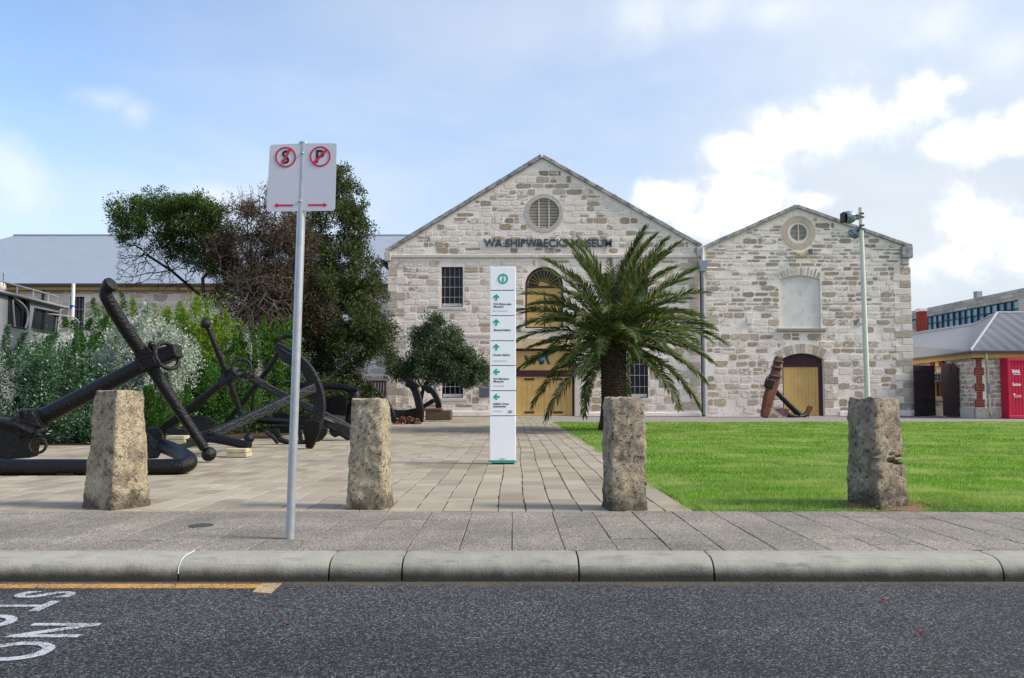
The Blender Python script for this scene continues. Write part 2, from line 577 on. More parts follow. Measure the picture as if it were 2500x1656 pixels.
def m_stone(name, cols, wash=.5, washc='#eae0d6', dark='#6d6660', fine=9.0, white_above=None, grey_above=None):
    """coursed limestone: each block its own tone, lime smeared over it in patches"""
    m, t, o = new_mat(name)
    p = pos(t); r = rnd(t)
    k = len(cols) - 1
    base = t.ramp(r, [(i / k, hexc(c)) for i, c in enumerate(cols)])
    f = t.noise(p, fine, 6, .68)
    base = t.mix(t.step(f, .42, .72), base, t.mix(1.0, base, (.72, .68, .64, 1), 'MULTIPLY'))
    base = t.mix(t.step(t.noise(p, fine * 2.6, 4, .6), .60, .74), base, hexc(dark))
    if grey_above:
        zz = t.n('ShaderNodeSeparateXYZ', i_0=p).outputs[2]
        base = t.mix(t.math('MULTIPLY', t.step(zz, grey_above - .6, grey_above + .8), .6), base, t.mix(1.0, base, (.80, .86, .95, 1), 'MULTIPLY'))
    r2 = t.math('FRACT', t.math('MULTIPLY', r, 13.7))
    w = t.math('ADD', t.math('ADD', t.math('MULTIPLY', t.noise(p, 3.4, 7, .7, .4), .55), t.math('MULTIPLY', t.noise(p, 8.5, 6, .7, .3), .45)), t.math('MULTIPLY', t.math('SUBTRACT', r2, .5), .52))
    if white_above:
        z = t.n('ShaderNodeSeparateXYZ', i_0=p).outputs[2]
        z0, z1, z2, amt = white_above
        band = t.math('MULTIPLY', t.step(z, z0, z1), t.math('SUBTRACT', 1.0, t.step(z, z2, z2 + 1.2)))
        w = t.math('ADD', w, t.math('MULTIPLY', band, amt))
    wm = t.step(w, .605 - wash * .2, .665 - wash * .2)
    lime = t.mix(t.noise(p, 5, 5, .6), hexc(washc), hexc('#d3c6b8'))
    lime = t.mix(t.step(f, .60, .74), lime, hexc('#a69687'))
    col = t.mix(wm, base, lime)
    h = t.math('ADD', t.noise(p, 9, 6, .7), t.math('MULTIPLY', t.noise(p, 40, 3, .6), .4))
    bsdf(t, o, col, .93, 0, .12, h, .8, .03)
    MAT[name] = m
    return m


TANS = ['#b8a48a', '#9c8d7b', '#c0ab90', '#a8947b', '#ccbca8', '#998b7c', '#b7a184', '#c8b9a6']
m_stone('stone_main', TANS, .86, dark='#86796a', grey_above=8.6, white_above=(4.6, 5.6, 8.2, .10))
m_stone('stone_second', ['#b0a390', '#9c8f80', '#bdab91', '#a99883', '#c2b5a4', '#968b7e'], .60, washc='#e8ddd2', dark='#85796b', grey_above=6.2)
m_stone('stone_side', ['#a89d8c', '#b6a892', '#9b9082', '#c1b6a4', '#b39d8a'], .35, washc='#cfc7be')
m_stone('stone_left', ['#c3b19d', '#b7a692', '#cdbfae', '#d2c6b7', '#a8967f'], .62, washc='#d9cfc8')
m_stone('quoin_stone', ['#bdb0a0', '#b2a595', '#c6bbac', '#ab9e8f'], .16, washc='#e2d8cd', fine=6)
m_stone('voussoir_stone', ['#b8aa9a', '#c2b6a8', '#ab9d8c', '#b9ad9e'], .15, washc='#cfc6bf', fine=6)
m_stone('coping_stone', ['#a19c97', '#93908d', '#aea8a2'], .12, washc='#bdb6b0', dark='#4b4a4a', fine=5)
m_stone('wall_block', ['#b7b0a3', '#c3bbad', '#aca598'], .2, washc='#c9c2b6', fine=3)


def m_coping():
    m, t, o = new_mat('weathered_coping')
    p = pos(t)
    n = t.noise(p, 2.4, 7, .72)
    col = t.ramp(n, [(.28, hexc('#45454a')), (.42, hexc('#77777a')), (.55, hexc('#a5a29f')), (.72, hexc('#bdb8b3'))])
    bsdf(t, o, col, .95, 0, .1, t.noise(p, 18, 5), .5, .02)
    MAT['weathered_coping'] = m


m_coping()


def m_roof(name, c, period, axis, strength=.6):
    m, t, o = new_mat(name)
    p = pos(t)
    wv = t.n('ShaderNodeTexWave', bands_direction=axis)
    t.put(wv.inputs['Vector'], p); wv.inputs['Scale'].default_value = 2 * PI / period / 20 * 1.0
    c = hexc(c)
    col = t.mix(t.noise(p, .9, 5, .6), tuple(q * .86 for q in c[:3]) + (1,), tuple(min(1, q * 1.1) for q in c[:3]) + (1,))
    bsdf(t, o, col, .5, .15, .4, wv.outputs[1], strength, .02)
    MAT[name] = m


m_roof('roof_left', '#98a0ab', .09, 'X', .35); m_roof('roof_right', '#97989c', .09, 'X', .9); m_roof('roof_side', '#929398', .09, 'Y', .9)


def m_asphalt():
    m, t, o = new_mat('asphalt')
    p = pos(t)
    v = t.voro(p, 135, 'F1', 'Color')
    g = t.n('ShaderNodeSeparateColor', i_0=v).outputs[0]
    col = t.ramp(g, [(0, hexc('#131416')), (.35, hexc('#25272a')), (.62, hexc('#3b3d40')), (.84, hexc('#57595a')), (1, hexc('#8b8b89'))])
    big = t.noise(p, .8, 5, .6)
    col = t.mix(1.0, col, t.ramp(big, [(.3, (.72, .73, .75)), (.7, (1.15, 1.14, 1.12))]), 'MULTIPLY')
    lane = t.noise(t.vmath('MULTIPLY', p, (.10, 1.5, 1)), 1.0, 4, .55)
    col = t.mix(1.0, col, t.ramp(lane, [(.35, (.80, .80, .81)), (.65, (1.12, 1.12, 1.11))]), 'MULTIPLY')
    ck = t.voro(t.vmath('ADD', p, t.noise(p, 1.3, 5, .7, 0, True)), .55, 'DISTANCE_TO_EDGE')
    crack = t.math('MULTIPLY', t.math('SUBTRACT', 1.0, t.step(ck, .002, .006)), t.step(t.noise(p, .4, 2), .50, .60))
    col = t.mix(t.math('MULTIPLY', crack, .7), col, hexc('#141414'))
    # grit washed against the kerb
    y = t.n('ShaderNodeSeparateXYZ', i_0=p).outputs[1]
    grit = t.step(t.math('ADD', y, t.math('MULTIPLY', t.math('SUBTRACT', t.noise(p, 3, 4), .5), .35)), 5.16, 5.34)
    col = t.mix(t.math('MULTIPLY', grit, .55), col, hexc('#6a5f52'))
    h = t.voro(p, 135, 'F1', 'Distance')
    bsdf(t, o, col, .8, 0, .3, t.math('ADD', t.math('MULTIPLY', h, -1), t.math('MULTIPLY', g, .6)), .9, .006)
    MAT['asphalt'] = m


m_asphalt()


def m_aggregate():
    m, t, o = new_mat('exposed_aggregate')
    p = pos(t); r = rnd(t)
    v = t.n('ShaderNodeSeparateColor', i_0=t.voro(p, 165, 'F1', 'Color')).outputs[0]
    col = t.ramp(v, [(0, hexc('#565149')), (.3, hexc('#6f6a61')), (.6, hexc('#878279')), (.85, hexc('#a39e94')), (1, hexc('#c4bfb4'))])
    col = t.mix(1.0, col, t.ramp(r, [(0, (.86, .85, .85)), (.5, (.97, .96, .95)), (1, (1.08, 1.06, 1.03))]), 'MULTIPLY')
    col = t.mix(1.0, col, t.ramp(t.noise(p, 1.3, 5, .6), [(.3, (.72, .71, .71)), (.7, (1.14, 1.12, 1.10))]), 'MULTIPLY')
    bsdf(t, o, col, .85, 0, .25, t.voro(p, 120), .7, .004)
    MAT['exposed_aggregate'] = m


m_aggregate()


def m_paver():
    m, t, o = new_mat('paver')
    p = pos(t); r = rnd(t)
    col = t.ramp(r, [(0, hexc('#8b8275')), (.25, hexc('#978d7f')), (.5, hexc('#a39987')), (.75, hexc('#968c7c')), (1, hexc('#aba292'))])
    st = t.noise(t.vmath('MULTIPLY', p, (1.2, 9, 1)), 2.0, 6, .65)
    col = t.mix(t.step(st, .5, .75), col, hexc('#8d8374'))
    col = t.mix(t.step(t.noise(p, .55, 5, .6), .48, .66), col, t.mix(1.0, col, (.78, .74, .66, 1), 'MULTIPLY'))
    sp = t.noise(p, 90, 3, .6)
    col = t.mix(t.step(sp, .56, .7), col, hexc('#6f675c'))
    bsdf(t, o, col, .9, 0, .2, t.noise(p, 60, 4), .4, .004)
    MAT['paver'] = m


m_paver()
mk('joint_dirt', '#4f4738', .95, 0, .1, .3, 14, .4)
mk('bitumen_path', '#8a8480', .9, 0, .2, .12, 2, .4, 80, .004)


def m_kerb():
    m, t, o = new_mat('kerb_concrete')
    p = pos(t); r = rnd(t)
    s3 = t.n('ShaderNodeSeparateXYZ', i_0=p); z = s3.outputs[2]
    n = t.noise(p, 5, 6, .65)
    col = t.mix(n, hexc('#7f7d76'), hexc('#a9a69c'))
    col = t.mix(1.0, col, t.ramp(r, [(0, (.88, .88, .86)), (1, (1.06, 1.06, 1.04))]), 'MULTIPLY')
    pit = t.voro(p, 55)
    col = t.mix(t.step(t.math('ADD', pit, t.math('MULTIPLY', n, .2)), .10, .22), hexc('#45433e'), col)
    # road grime splashed on the lower face
    gz = t.math('ADD', z, t.math('MULTIPLY', t.math('SUBTRACT', t.noise(t.vmath('MULTIPLY', p, (3, 1, 1)), 2, 5, .65), .5), .07))
    st = t.noise(t.vmath('MULTIPLY', p, (1.6, 6, 6)), 2.2, 6, .7)
    col = t.mix(t.math('MULTIPLY', t.step(st, .52, .72), .6), col, hexc('#5d5a53'))
    sc = t.noise(t.vmath('MULTIPLY', p, (.8, 30, 30)), 1.5, 5, .7)
    col = t.mix(t.math('MULTIPLY', t.step(sc, .62, .70), .55), col, hexc('#3b3935'))
    col = t.mix(t.math('MULTIPLY', t.math('SUBTRACT', 1.0, t.step(gz, -.13, -.035)), .93), col, hexc('#26241f'))
    bsdf(t, o, col, .85, 0, .25, t.math('ADD', t.noise(p, 50, 4), pit), .4, .004)
    MAT['kerb_concrete'] = m


m_kerb()


def m_bollard(name, c1, c2, c3, lich, seed):
    m, t, o = new_mat(name)
    p = t.vmath('ADD', pos(t), (seed * 3.1, seed * 1.7, seed))
    n = t.noise(p, 5.5, 8, .74, .4); f = t.noise(p, 20, 7, .78)
    col = t.ramp(n, [(.36, hexc(c2)), (.48, hexc(c1)), (.62, hexc(c3))])
    col = t.mix(t.math('MULTIPLY', t.step(f, .53, .60), .85), col, hexc(lich))
    wf = t.noise(p, 2.6, 7, .75)
    col = t.mix(t.math('MULTIPLY', t.step(wf, .56, .64), .6), col, hexc('#dcd3bd'))
    pit = t.voro(t.vmath('ADD', p, t.noise(p, 9, 3, .5, 0, True)), 26)
    col = t.mix(t.math('SUBTRACT', 1.0, t.step(t.math('ADD', pit, t.math('MULTIPLY', n, .5)), .30, .40)), col, hexc('#3a362f'))
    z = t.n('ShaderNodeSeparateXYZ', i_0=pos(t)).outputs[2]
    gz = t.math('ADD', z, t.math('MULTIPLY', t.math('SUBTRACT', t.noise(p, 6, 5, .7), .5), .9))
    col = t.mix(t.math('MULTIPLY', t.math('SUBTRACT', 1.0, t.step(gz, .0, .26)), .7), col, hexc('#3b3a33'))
    bsdf(t, o, col, .95, 0, .1, t.math('ADD', t.noise(p, 22, 7, .75), t.math('MULTIPLY', pit, .6)), 1.0, .035)
    MAT[name] = m


m_bollard('bollard_a', '#c2b398', '#94897a', '#dccbac', '#5c554a', 1)
m_bollard('bollard_b', '#c8ba9f', '#aca08c', '#dccfb2', '#575044', 2)
m_bollard('bollard_c', '#b4a894', '#8d8579', '#ccbda2', '#504a43', 3)
m_bollard('bollard_d', '#ada18f', '#80786e', '#c9b8a0', '#47433d', 4)


def m_leaf(name, c_lo, c_hi, transl=.3, rough=.5, dead=None):
    m, t, o = new_mat(name)
    g = t.n('ShaderNodeNewGeometry').outputs['Random Per Island']
    col = t.mix(g, hexc(c_lo), hexc(c_hi))
    col = t.mix(1.0, col, t.ramp(t.noise(pos(t), 1.6, 3), [(.3, (.75, .78, .75)), (.7, (1.2, 1.18, 1.1))]), 'MULTIPLY')
    if dead: col = t.mix(t.step(t.math('FRACT', t.math('MULTIPLY', g, 37.0)), 1 - dead[1] - .02, 1 - dead[1] + .02), col, hexc(dead[0]))
    b = t.n('ShaderNodeBsdfPrincipled', i_Base_Color=col, i_Roughness=rough)
    b.inputs['Specular IOR Level'].default_value = .3
    tr = t.n('ShaderNodeBsdfTranslucent', i_Color=t.mix(1.0, col, (1.3, 1.35, .8, 1), 'MULTIPLY'))
    mx = t.n('ShaderNodeMixShader', i_0=transl, i_1=b.outputs[0], i_2=tr.outputs[0])
    t.put(o.inputs[0], mx.outputs[0])
    MAT[name] = m


m_leaf('leaf_umbrella', '#1c2a10', '#587530', .3)
m_leaf('leaf_dark', '#1c2612', '#56683a', .28, dead=('#5a4836', .10))
m_leaf('leaf_small_tree', '#2a3829', '#5d6f52', .25)
m_leaf('leaf_brown', '#30271f', '#635243', .12)
m_leaf('leaf_silver', '#838f89', '#c2cbc8', .2, .7)
m_leaf('leaf_bright', '#43601a', '#8aa63a', .35)
m_leaf('leaf_green', '#23421d', '#4f7d33', .3)
m_leaf('leaf_rosemary', '#223f28', '#4e7350', .25, dead=('#d5dad5', .05))
m_leaf('leaf_feather', '#2c4a1c', '#618a3a', .35)
m_leaf('palm_leaflet', '#273618', '#6d7f4c', .3, .42, dead=('#9a8663', .10))
m_leaf('palm_rachis', '#7c8a45', '#97a055', .1)


def m_grass():
    m, t, o = new_mat('grass_blade')
    g = t.n('ShaderNodeNewGeometry').outputs['Random Per Island']
    p = pos(t)
    col = t.ramp(g, [(0, hexc('#466e22')), (.5, hexc('#74a236')), (.8, hexc('#9dbd55')), (1, hexc('#cdcf9a'))])
    big = t.noise(p, .55, 6, .65)
    col = t.mix(t.step(big, .44, .62), col, t.mix(.7, col, hexc('#b9be86')))
    wv = t.noise(t.vmath('MULTIPLY', p, (.6, 2.2, 1)), 1.0, 4, .6)
    col = t.mix(1.0, col, t.ramp(wv, [(.32, (.58, .68, .52)), (.66, (1.2, 1.16, 1.1))]), 'MULTIPLY')
    b = t.n('ShaderNodeBsdfPrincipled', i_Base_Color=col, i_Roughness=.55)
    b.inputs['Specular IOR Level'].default_value = .25
    tr = t.n('ShaderNodeBsdfTranslucent', i_Color=t.mix(1.0, col, (1.2, 1.3, .6, 1), 'MULTIPLY'))
    mx = t.n('ShaderNodeMixShader', i_0=.35, i_1=b.outputs[0], i_2=tr.outputs[0])
    t.put(o.inputs[0], mx.outputs[0])
    MAT['grass_blade'] = m


m_grass()
mk('lawn_ground', '#4a6e26', .95, 0, .1, .3, 3, .5, 50, .02)


def m_roadpaint(name, c):
    m, t, o = new_mat(name)
    p = pos(t)
    g = t.n('ShaderNodeSeparateColor', i_0=t.voro(p, 135, 'F1', 'Color')).outputs[0]
    wear = t.math('ADD', t.math('MULTIPLY', g, .55), t.noise(p, 5, 6, .75))
    col = t.mix(t.step(wear, .84, .98), hexc(c), hexc('#4a4d50'))
    col = t.mix(1.0, col, t.ramp(t.noise(p, 30, 4), [(.3, (.85, .85, .85)), (.7, (1.05, 1.05, 1.05))]), 'MULTIPLY')
    bsdf(t, o, col, .75, 0, .3, t.voro(p, 135), .5, .003)
    MAT[name] = m


m_roadpaint('paint_white', '#aeb2b8'); m_roadpaint('paint_yellow', '#c08e48'); m_roadpaint('paint_buff', '#b59a75')

# ================================================================ GROUND
def sheet(name, x0, x1, y0, y1, z, mat, kind='structure', parent=None):
    mb = MB(); mb.add([(x0, y0, z), (x1, y0, z), (x1, y1, z), (x0, y1, z)], [(0, 1, 2, 3)])
    o = mb.build(name, mat, parent)
    if kind: o['kind'] = kind
    return o


ROADZ = -.153
KF, KB = 5.335, 5.63          # kerb front foot and back edge
PZ = 7.52                     # footpath / plaza boundary
sheet('road', -140, 140, -60, KF + .1, ROADZ, MAT['asphalt'])
sheet('ground', -600, 600, KF + .05, 1500, -.06, MAT['soil'])

# kerb of rounded concrete stones
kerb = tag(bpy.data.objects.new('kerb', None), kind='structure')
COL.objects.link(kerb)
prof = [(KF, -.20), (KF + .008, -.10), (KF + .014, -.065), (KF + .03, -.042), (KF + .055, -.022), (KF + .09, -.008), (KF + .13, 0), (KB - .012, .002), (KB, -.005), (KB, -.2)]
kx = [-9.6, -7.3, -4.7] + [G(x, 1300, -.05).x for x in (430, 770, 935, 1335, 1640, 2293)] + [5.3, 7.4, 9.6, 12]
for a, b in zip(kx[:-1], kx[1:]):
    g = .006
    mb = MB(); n = len(prof); st = max(2, int((b - a) / .06)); vv, ff = [], []
    for i in range(st + 1):
        x = a + g + (b - a - 2 * g) * i / st
        sh = .985 if i in (0, st) else 1
        for y, z in prof:
            vv.append((x, KF + .15 + (y - KF - .15) * sh + noise.noise((x * 2, y * 3, z * 4)) * .004 + noise.noise((x * 9, y * 12, z * 14)) * .003, z * 1 - (.004 if i in (0, st) else 0)))
    for i in range(st):
        ff += [(i * n + k, (i + 1) * n + k, (i + 1) * n + k + 1, i * n + k + 1) for k in range(n - 1)]
    ff += [tuple(range(n)), tuple(st * n + k for k in range(n - 1, -1, -1))]
    mb.add(vv, ff).build('kerb_stone', MAT['kerb_concrete'], kerb, True)
# mortar bead in the pale joint
xj = kx[3]
MB().tube([(xj, y + .001, z - .001) for y, z in prof[1:8]], .0035, 6).build('mortar_joint', MAT['dull_white'], kerb)


def slab_mesh(name, ch):
    """unit slab, top at z=0, chamfered upper rim; scaled per piece"""
    mb = MB(); a, b = .5, .5 - ch
    vv = [(-a, -a, -1), (a, -a, -1), (a, a, -1), (-a, a, -1), (-a, -a, -.12), (a, -a, -.12), (a, a, -.12), (-a, a, -.12), (-b, -b, 0), (b, -b, 0), (b, b, 0), (-b, b, 0)]
    ff = [(0, 1, 5, 4), (1, 2, 6, 5), (2, 3, 7, 6), (3, 0, 4, 7), (4, 5, 9, 8), (5, 6, 10, 9), (6, 7, 11, 10), (7, 4, 8, 11), (8, 9, 10, 11)]
    mb.add(vv, ff)
    return mb


def lay(name, parent, mat, rects, thick, ch, limit=300, jit=.0025, tilt=.004):
    """rects (x0,x1,y0,y1): the nearest become separate slabs, the rest one joined part"""
    rects = sorted(rects, key=lambda r: r[2])
    proto = slab_mesh('slab', ch); me = proto.mesh(name, mat)
    R = random.Random(5)
    rest = MB()
    for i, (x0, x1, y0, y1) in enumerate(rects):
        z = R.uniform(-jit, jit); rx, ry = R.uniform(-tilt, tilt), R.uniform(-tilt, tilt)
        c = Vector(((x0 + x1) / 2, (y0 + y1) / 2, z)); s = Vector((x1 - x0, y1 - y0, thick))
        if i < limit:
            o = link(name, me, parent)
            o.location = c; o.scale = s; o.rotation_euler = (rx, ry, R.uniform(-.004, .004))
        else:
            rest.add([(c.x + v[0] * s.x, c.y + v[1] * s.y, c.z + v[2] * s.z + rx * v[1] * s.y - ry * v[0] * s.x) for v in proto.v], proto.f)
    if rest.v:
        o = rest.build(name + '_field', mat, parent); o['kind'] = 'stuff'


# footpath of exposed-aggregate slabs
fp = sheet('footpath', -60, 60, KB - .02, PZ + .02, -.006, MAT['joint_dirt'])
R = random.Random(3)
rects = []
w = .381; x = -8.0
ci = 0
while x < 8.4:
    y = KB + .004
    first = [.20, .38, .30, .46][ci % 4] if R.random() < .8 else .42
    L = first
    while y < PZ - .02:
        y1 = min(y + L, PZ)
        if PZ - y1 < .12: y1 = PZ
        g = R.uniform(.0035, .008)
        rects.append((x + .001, x + w - R.uniform(.003, .007), y + g / 2, y1 - g / 2)); y = y1
        L = R.choice([.57, .57, .6, .38])
    x += w; ci += 1
lay('paving_slab', fp, MAT['exposed_aggregate'], rects, .03, .012, 300)

# plaza of long strips of sandy pavers running away to the building
LAWN_L = 1.76
pz = sheet('plaza', -26, LAWN_L, PZ + .02, 41.6, -.006, MAT['joint_dirt'])
rects = []
w = .268; x = LAWN_L - w * .999
R = random.Random(9)
while x > -20:
    y = PZ + .004 + 0; L = R.uniform(.12, .42)
    wob = .6
    while y < 41.5:
        y1 = min(y + L, 41.5)
        vis = x > -.70 * y1 - 1.0 and (y < 20 or x > -3.2 - (y - 20) * .28 - 3)
        if vis:
            g = R.uniform(.004, .012)
            dxw = .022 * math.sin(y * .42 + wob) + .010 * math.sin(y * 1.3) + R.uniform(-.002, .002)
            rects.append((x + R.uniform(.002, .007) + dxw, x + w - R.uniform(.003, .010) + dxw, y + g / 2, y1 - g / 2))
        y = y1; L = R.choice([.27, .4, .4, .4, .53])
    x -= w
lay('paver', pz, MAT['paver'], rects, .035, .012, 300, .0025, .004)
sheet('forecourt_path', -12, 40, 41.5, 43.4, -.004, MAT['bitumen_path'])
sheet('bitumen_strip', LAWN_L - .02, 40, 33.3, 41.5, -.005, MAT['bitumen_path'])

# lawn: ground plus blades thinning out with distance
lawn = sheet('lawn', LAWN_L, 40, PZ + .03, 33.3, -.012, MAT['lawn_ground'])
hm = MB()
xs = np.concatenate([np.arange(LAWN_L, 9, .25), np.arange(9, 41, 1.0)]); ys = np.concatenate([np.arange(PZ + .03, 14, .25), np.arange(14, 33.4, .8)])


def lawn_z(x, y):
    e = min((x - LAWN_L) / .5, (y - PZ) / .4, (33.4 - y) / .5, 1.0)
    return (.015 + .028 * noise.noise((x * .35, y * .35, 3)) + .012 * noise.noise((x * 1.7, y * 1.7, 1))) * max(0, e) - .004


def blades():
    out_v = []
    bands = [(PZ + .04, 10, 5200, .052, .0055), (10, 13, 3000, .052, .008), (13, 18, 1500, .052, .012), (18, 25, 750, .05, .02), (25, 33.2, 420, .05, .03)]
    for y0, y1, dens, h, wd in bands:
        xr = .80 * y1 + 1.6
        n = int((y1 - y0) * (xr - LAWN_L) * dens)
        x = rng.uniform(LAWN_L - .015, xr, n); y = rng.uniform(y0, y1, n)
        x = x + (x < LAWN_L + .10) * (rng.uniform(-.07, .02, n) + .05 * np.sin(y * 3.1) + .03 * np.sin(y * 9.7))
        if y0 < 8: y = y - (y < PZ + .12) * (rng.uniform(-.02, .06, n) + .03 * np.sin(x * 4.3) + .02 * np.sin(x * 11.0))
        ok = x < .80 * y + 1.5
        # worn, bare earth round the foot of the fourth bollard
        bx, by = 3.70, 7.85
        bare = np.exp(-(((x - bx) / .62) ** 2 + ((y - by) / .30) ** 2))
        ok &= rng.random(n) > bare * 1.15
        x, y = x[ok], y[ok]; n = len(x)
        z = np.array([lawn_z(a, b) for a, b in zip(x, y)]) if n < 400000 else np.zeros(n)
        a = rng.uniform(0, 2 * PI, n); lean = rng.normal(0, .55, n); az = rng.uniform(0, 2 * PI, n)
        clump = np.array([noise.noise((q * 2.2, r * 2.2, 7)) for q, r in zip(x, y)])
        hh = h * rng.uniform(.5, 1.15, n) * (1 + .5 * clump)
        ww = wd * rng.uniform(.6, 1.2, n)
        base = np.stack([x, y, z - .004], 1)
        sd = np.stack([np.cos(a) * ww / 2, np.sin(a) * ww / 2, np.zeros(n)], 1)
        tip = base + np.stack([np.cos(az) * np.sin(lean) * hh, np.sin(az) * np.sin(lean) * hh, np.abs(np.cos(lean)) * hh], 1)
        out_v.append(np.stack([base - sd, base + sd, tip], 1).reshape(-1, 3))
    return np.concatenate(out_v)


gv, gi = [], []
nx, ny = len(xs), len(ys)
for b in ys:
    for a in xs: gv.append((a, b, lawn_z(a, b)))
hm.add(gv, [(j * nx + i, j * nx + i + 1, (j + 1) * nx + i + 1, (j + 1) * nx + i) for j in range(ny - 1) for i in range(nx - 1)])
t_ = hm.build('turf_ground', MAT['lawn_ground'], lawn, True)
gr = link('grass', np_mesh('grass', blades(), 3, MAT['grass_blade']), lawn); gr['kind'] = 'stuff'
# bare dirt and straw round the bollard
mb = MB(); dn = 40; c0 = Vector((3.70, 7.82, .012))
mb.add([c0 + Vector((0, 0, .05))] + [c0 + Vector((math.cos(2 * PI * k / dn) * (.62 + .12 * noise.noise((k * .5, 0, 0))), math.sin(2 * PI * k / dn) * .27 * (1 + .3 * noise.noise((k * .4, 2, 0))), -.012)) for k in range(dn)],
       [(0, 1 + k, 1 + (k + 1) % dn) for k in range(dn)])
mb.build('bare_patch', simple('bare_earth', '#7b6550', .95, 0, .1, .3, 10, .6, 40, .01), lawn, True)
n = 900
x = rng.normal(3.70, .42, n); y = rng.normal(7.80, .13, n); a = rng.uniform(0, PI, n); l = rng.uniform(.03, .09, n)
b0 = np.stack([x, y, np.full(n, .03) + rng.uniform(0, .03, n)], 1); d = np.stack([np.cos(a) * l, np.sin(a) * l, rng.normal(0, .012, n)], 1)
sd = np.stack([-np.sin(a) * .003, np.cos(a) * .003, np.zeros(n)], 1)
o = link('dry_straw', np_mesh('dry_straw', np.stack([b0 - sd, b0 + sd, b0 + d], 1).reshape(-1, 3), 3, MAT['dead_straw']), lawn); o['kind'] = 'stuff'

# ================================================================ STONE WALLS
STONES = []
for k in range(14):
    Rk = random.Random(100 + k); mb = MB(); pts = []
    base = [(-.5, -.5), (-.17, -.5), (.17, -.5), (.5, -.5), (.5, -.15), (.5, .2), (.5, .5), (.2, .5), (-.15, .5), (-.5, .5), (-.5, .15), (-.5, -.2)]
    rough = .045 if k < 5 else .10
    for (a, b) in base:
        corner = abs(a) == .5 and abs(b) == .5
        f = 1 - (Rk.uniform(.03, .20) if corner else 0)
        pts.append((a * f + Rk.uniform(-rough, rough) * .6, b * f + Rk.uniform(-rough, rough)))
    n = len(pts)
    vv = [(a, 0, b) for a, b in pts] + [(a * .99, -.6, b * .985) for a, b in pts] + [(a * .93, -1, b * .90) for a, b in pts]
    ff = [(i, (i + 1) % n, (i + 1) % n + n, i + n) for i in range(n)] + [(i + n, (i + 1) % n + n, (i + 1) % n + 2 * n, i + 2 * n) for i in range(n)] + [tuple(range(2 * n, 3 * n))]
    mb.add(vv, ff); STONES.append(mb)


def zone_cut(iv, a, b):
    res = []
    for p, q in iv:
        if b <= p or a >= q: res.append((p, q)); continue
        if a > p: res.append((p, a))
        if b < q: res.append((b, q))
    return res


def stones(parent, mat, span_at, zbot, ztop, zones, course, wid, seed, frame=None, keep=1.0, joint=(.03, .06), proud=(.008, .026), limit=300, name='stone', vis=None):
    """irregular courses of blocks. span_at(z) -> wall interval; zones: ('r',x0,x1,z0,z1) ('c',x,z,r); frame(x,z)->(point, rotZ)"""
    Rr = random.Random(seed); z = zbot; items = []
    while z < ztop - .08:
        h = course(z, Rr)
        z1 = min(z + h, ztop)
        a0, b0 = span_at(z); a1, b1 = span_at(z1)
        iv = [(max(a0, a1), min(b0, b1))]
        for zn in zones:
            if zn[0] == 'r':
                if zn[3] < z1 - .03 and zn[4] > z + .03: iv = zone_cut(iv, zn[1], zn[2])
            else:
                dzz = 0 if z <= zn[2] <= z1 else min(abs(z - zn[2]), abs(z1 - zn[2]))
                if dzz < zn[3]:
                    hw = math.sqrt(zn[3] ** 2 - dzz ** 2); iv = zone_cut(iv, zn[1] - hw, zn[1] + hw)
        for p, q in iv:
            x = p
            while q - x > .12:
                w_ = wid(z, Rr)
                if q - x - w_ < .16: w_ = q - x
                j = Rr.uniform(*joint)
                if w_ - j > .07 and Rr.random() < keep and (vis is None or vis(x + w_ / 2, (z + z1) / 2)):
                    sub = Rr.random() < .14 and h > .28
                    if sub:
                        hh = (z1 - z) / 2
                        items += [(x + w_ / 2, z + hh * .5, w_ - j, hh - j * .8), (x + w_ / 2, z + hh * 1.5, w_ - j, hh - j * .8)]
                    else:
                        items.append((x + w_ / 2 + Rr.uniform(-.01, .01), (z + z1) / 2 + Rr.uniform(-.02, .02), w_ - j, ((z1 - z) - j * Rr.uniform(.8, 1.4)) * (Rr.uniform(.62, .9) if Rr.random() < .3 else 1)))
                x += w_
        z = z1
    items.sort(key=lambda s: -s[2] * s[3])
    meshes = [s.mesh(name, mat) for s in STONES]
    rest = MB()
    for i, (x, z, w_, h_) in enumerate(items):
        pt, rz = frame(x, z); k = Rr.randrange(len(STONES)); t = Rr.uniform(*proud)
        flip = 1 if Rr.random() < .5 else -1
        if i < limit:
            o = link(name, meshes[k], parent)
            o.location = pt; o.scale = (w_, t, h_); o.rotation_euler = (0, 0, rz)
        else:
            cr, sr = math.cos(rz), math.sin(rz)
            rest.add([(pt.x + v[0] * w_ * cr - v[1] * t * sr, pt.y + v[0] * w_ * sr + v[1] * t * cr, pt.z + v[2] * h_) for v in STONES[k].v], STONES[k].f)
    if rest.v:
        o = rest.build(name + '_field', mat, parent); o['kind'] = 'stuff'
    return len(items)


def arc_pts(cx, cz, r, a0, a1, n):
    return [(cx + r * math.cos(a0 + (a1 - a0) * i / n), cz + r * math.sin(a0 + (a1 - a0) * i / n)) for i in range(n + 1)]


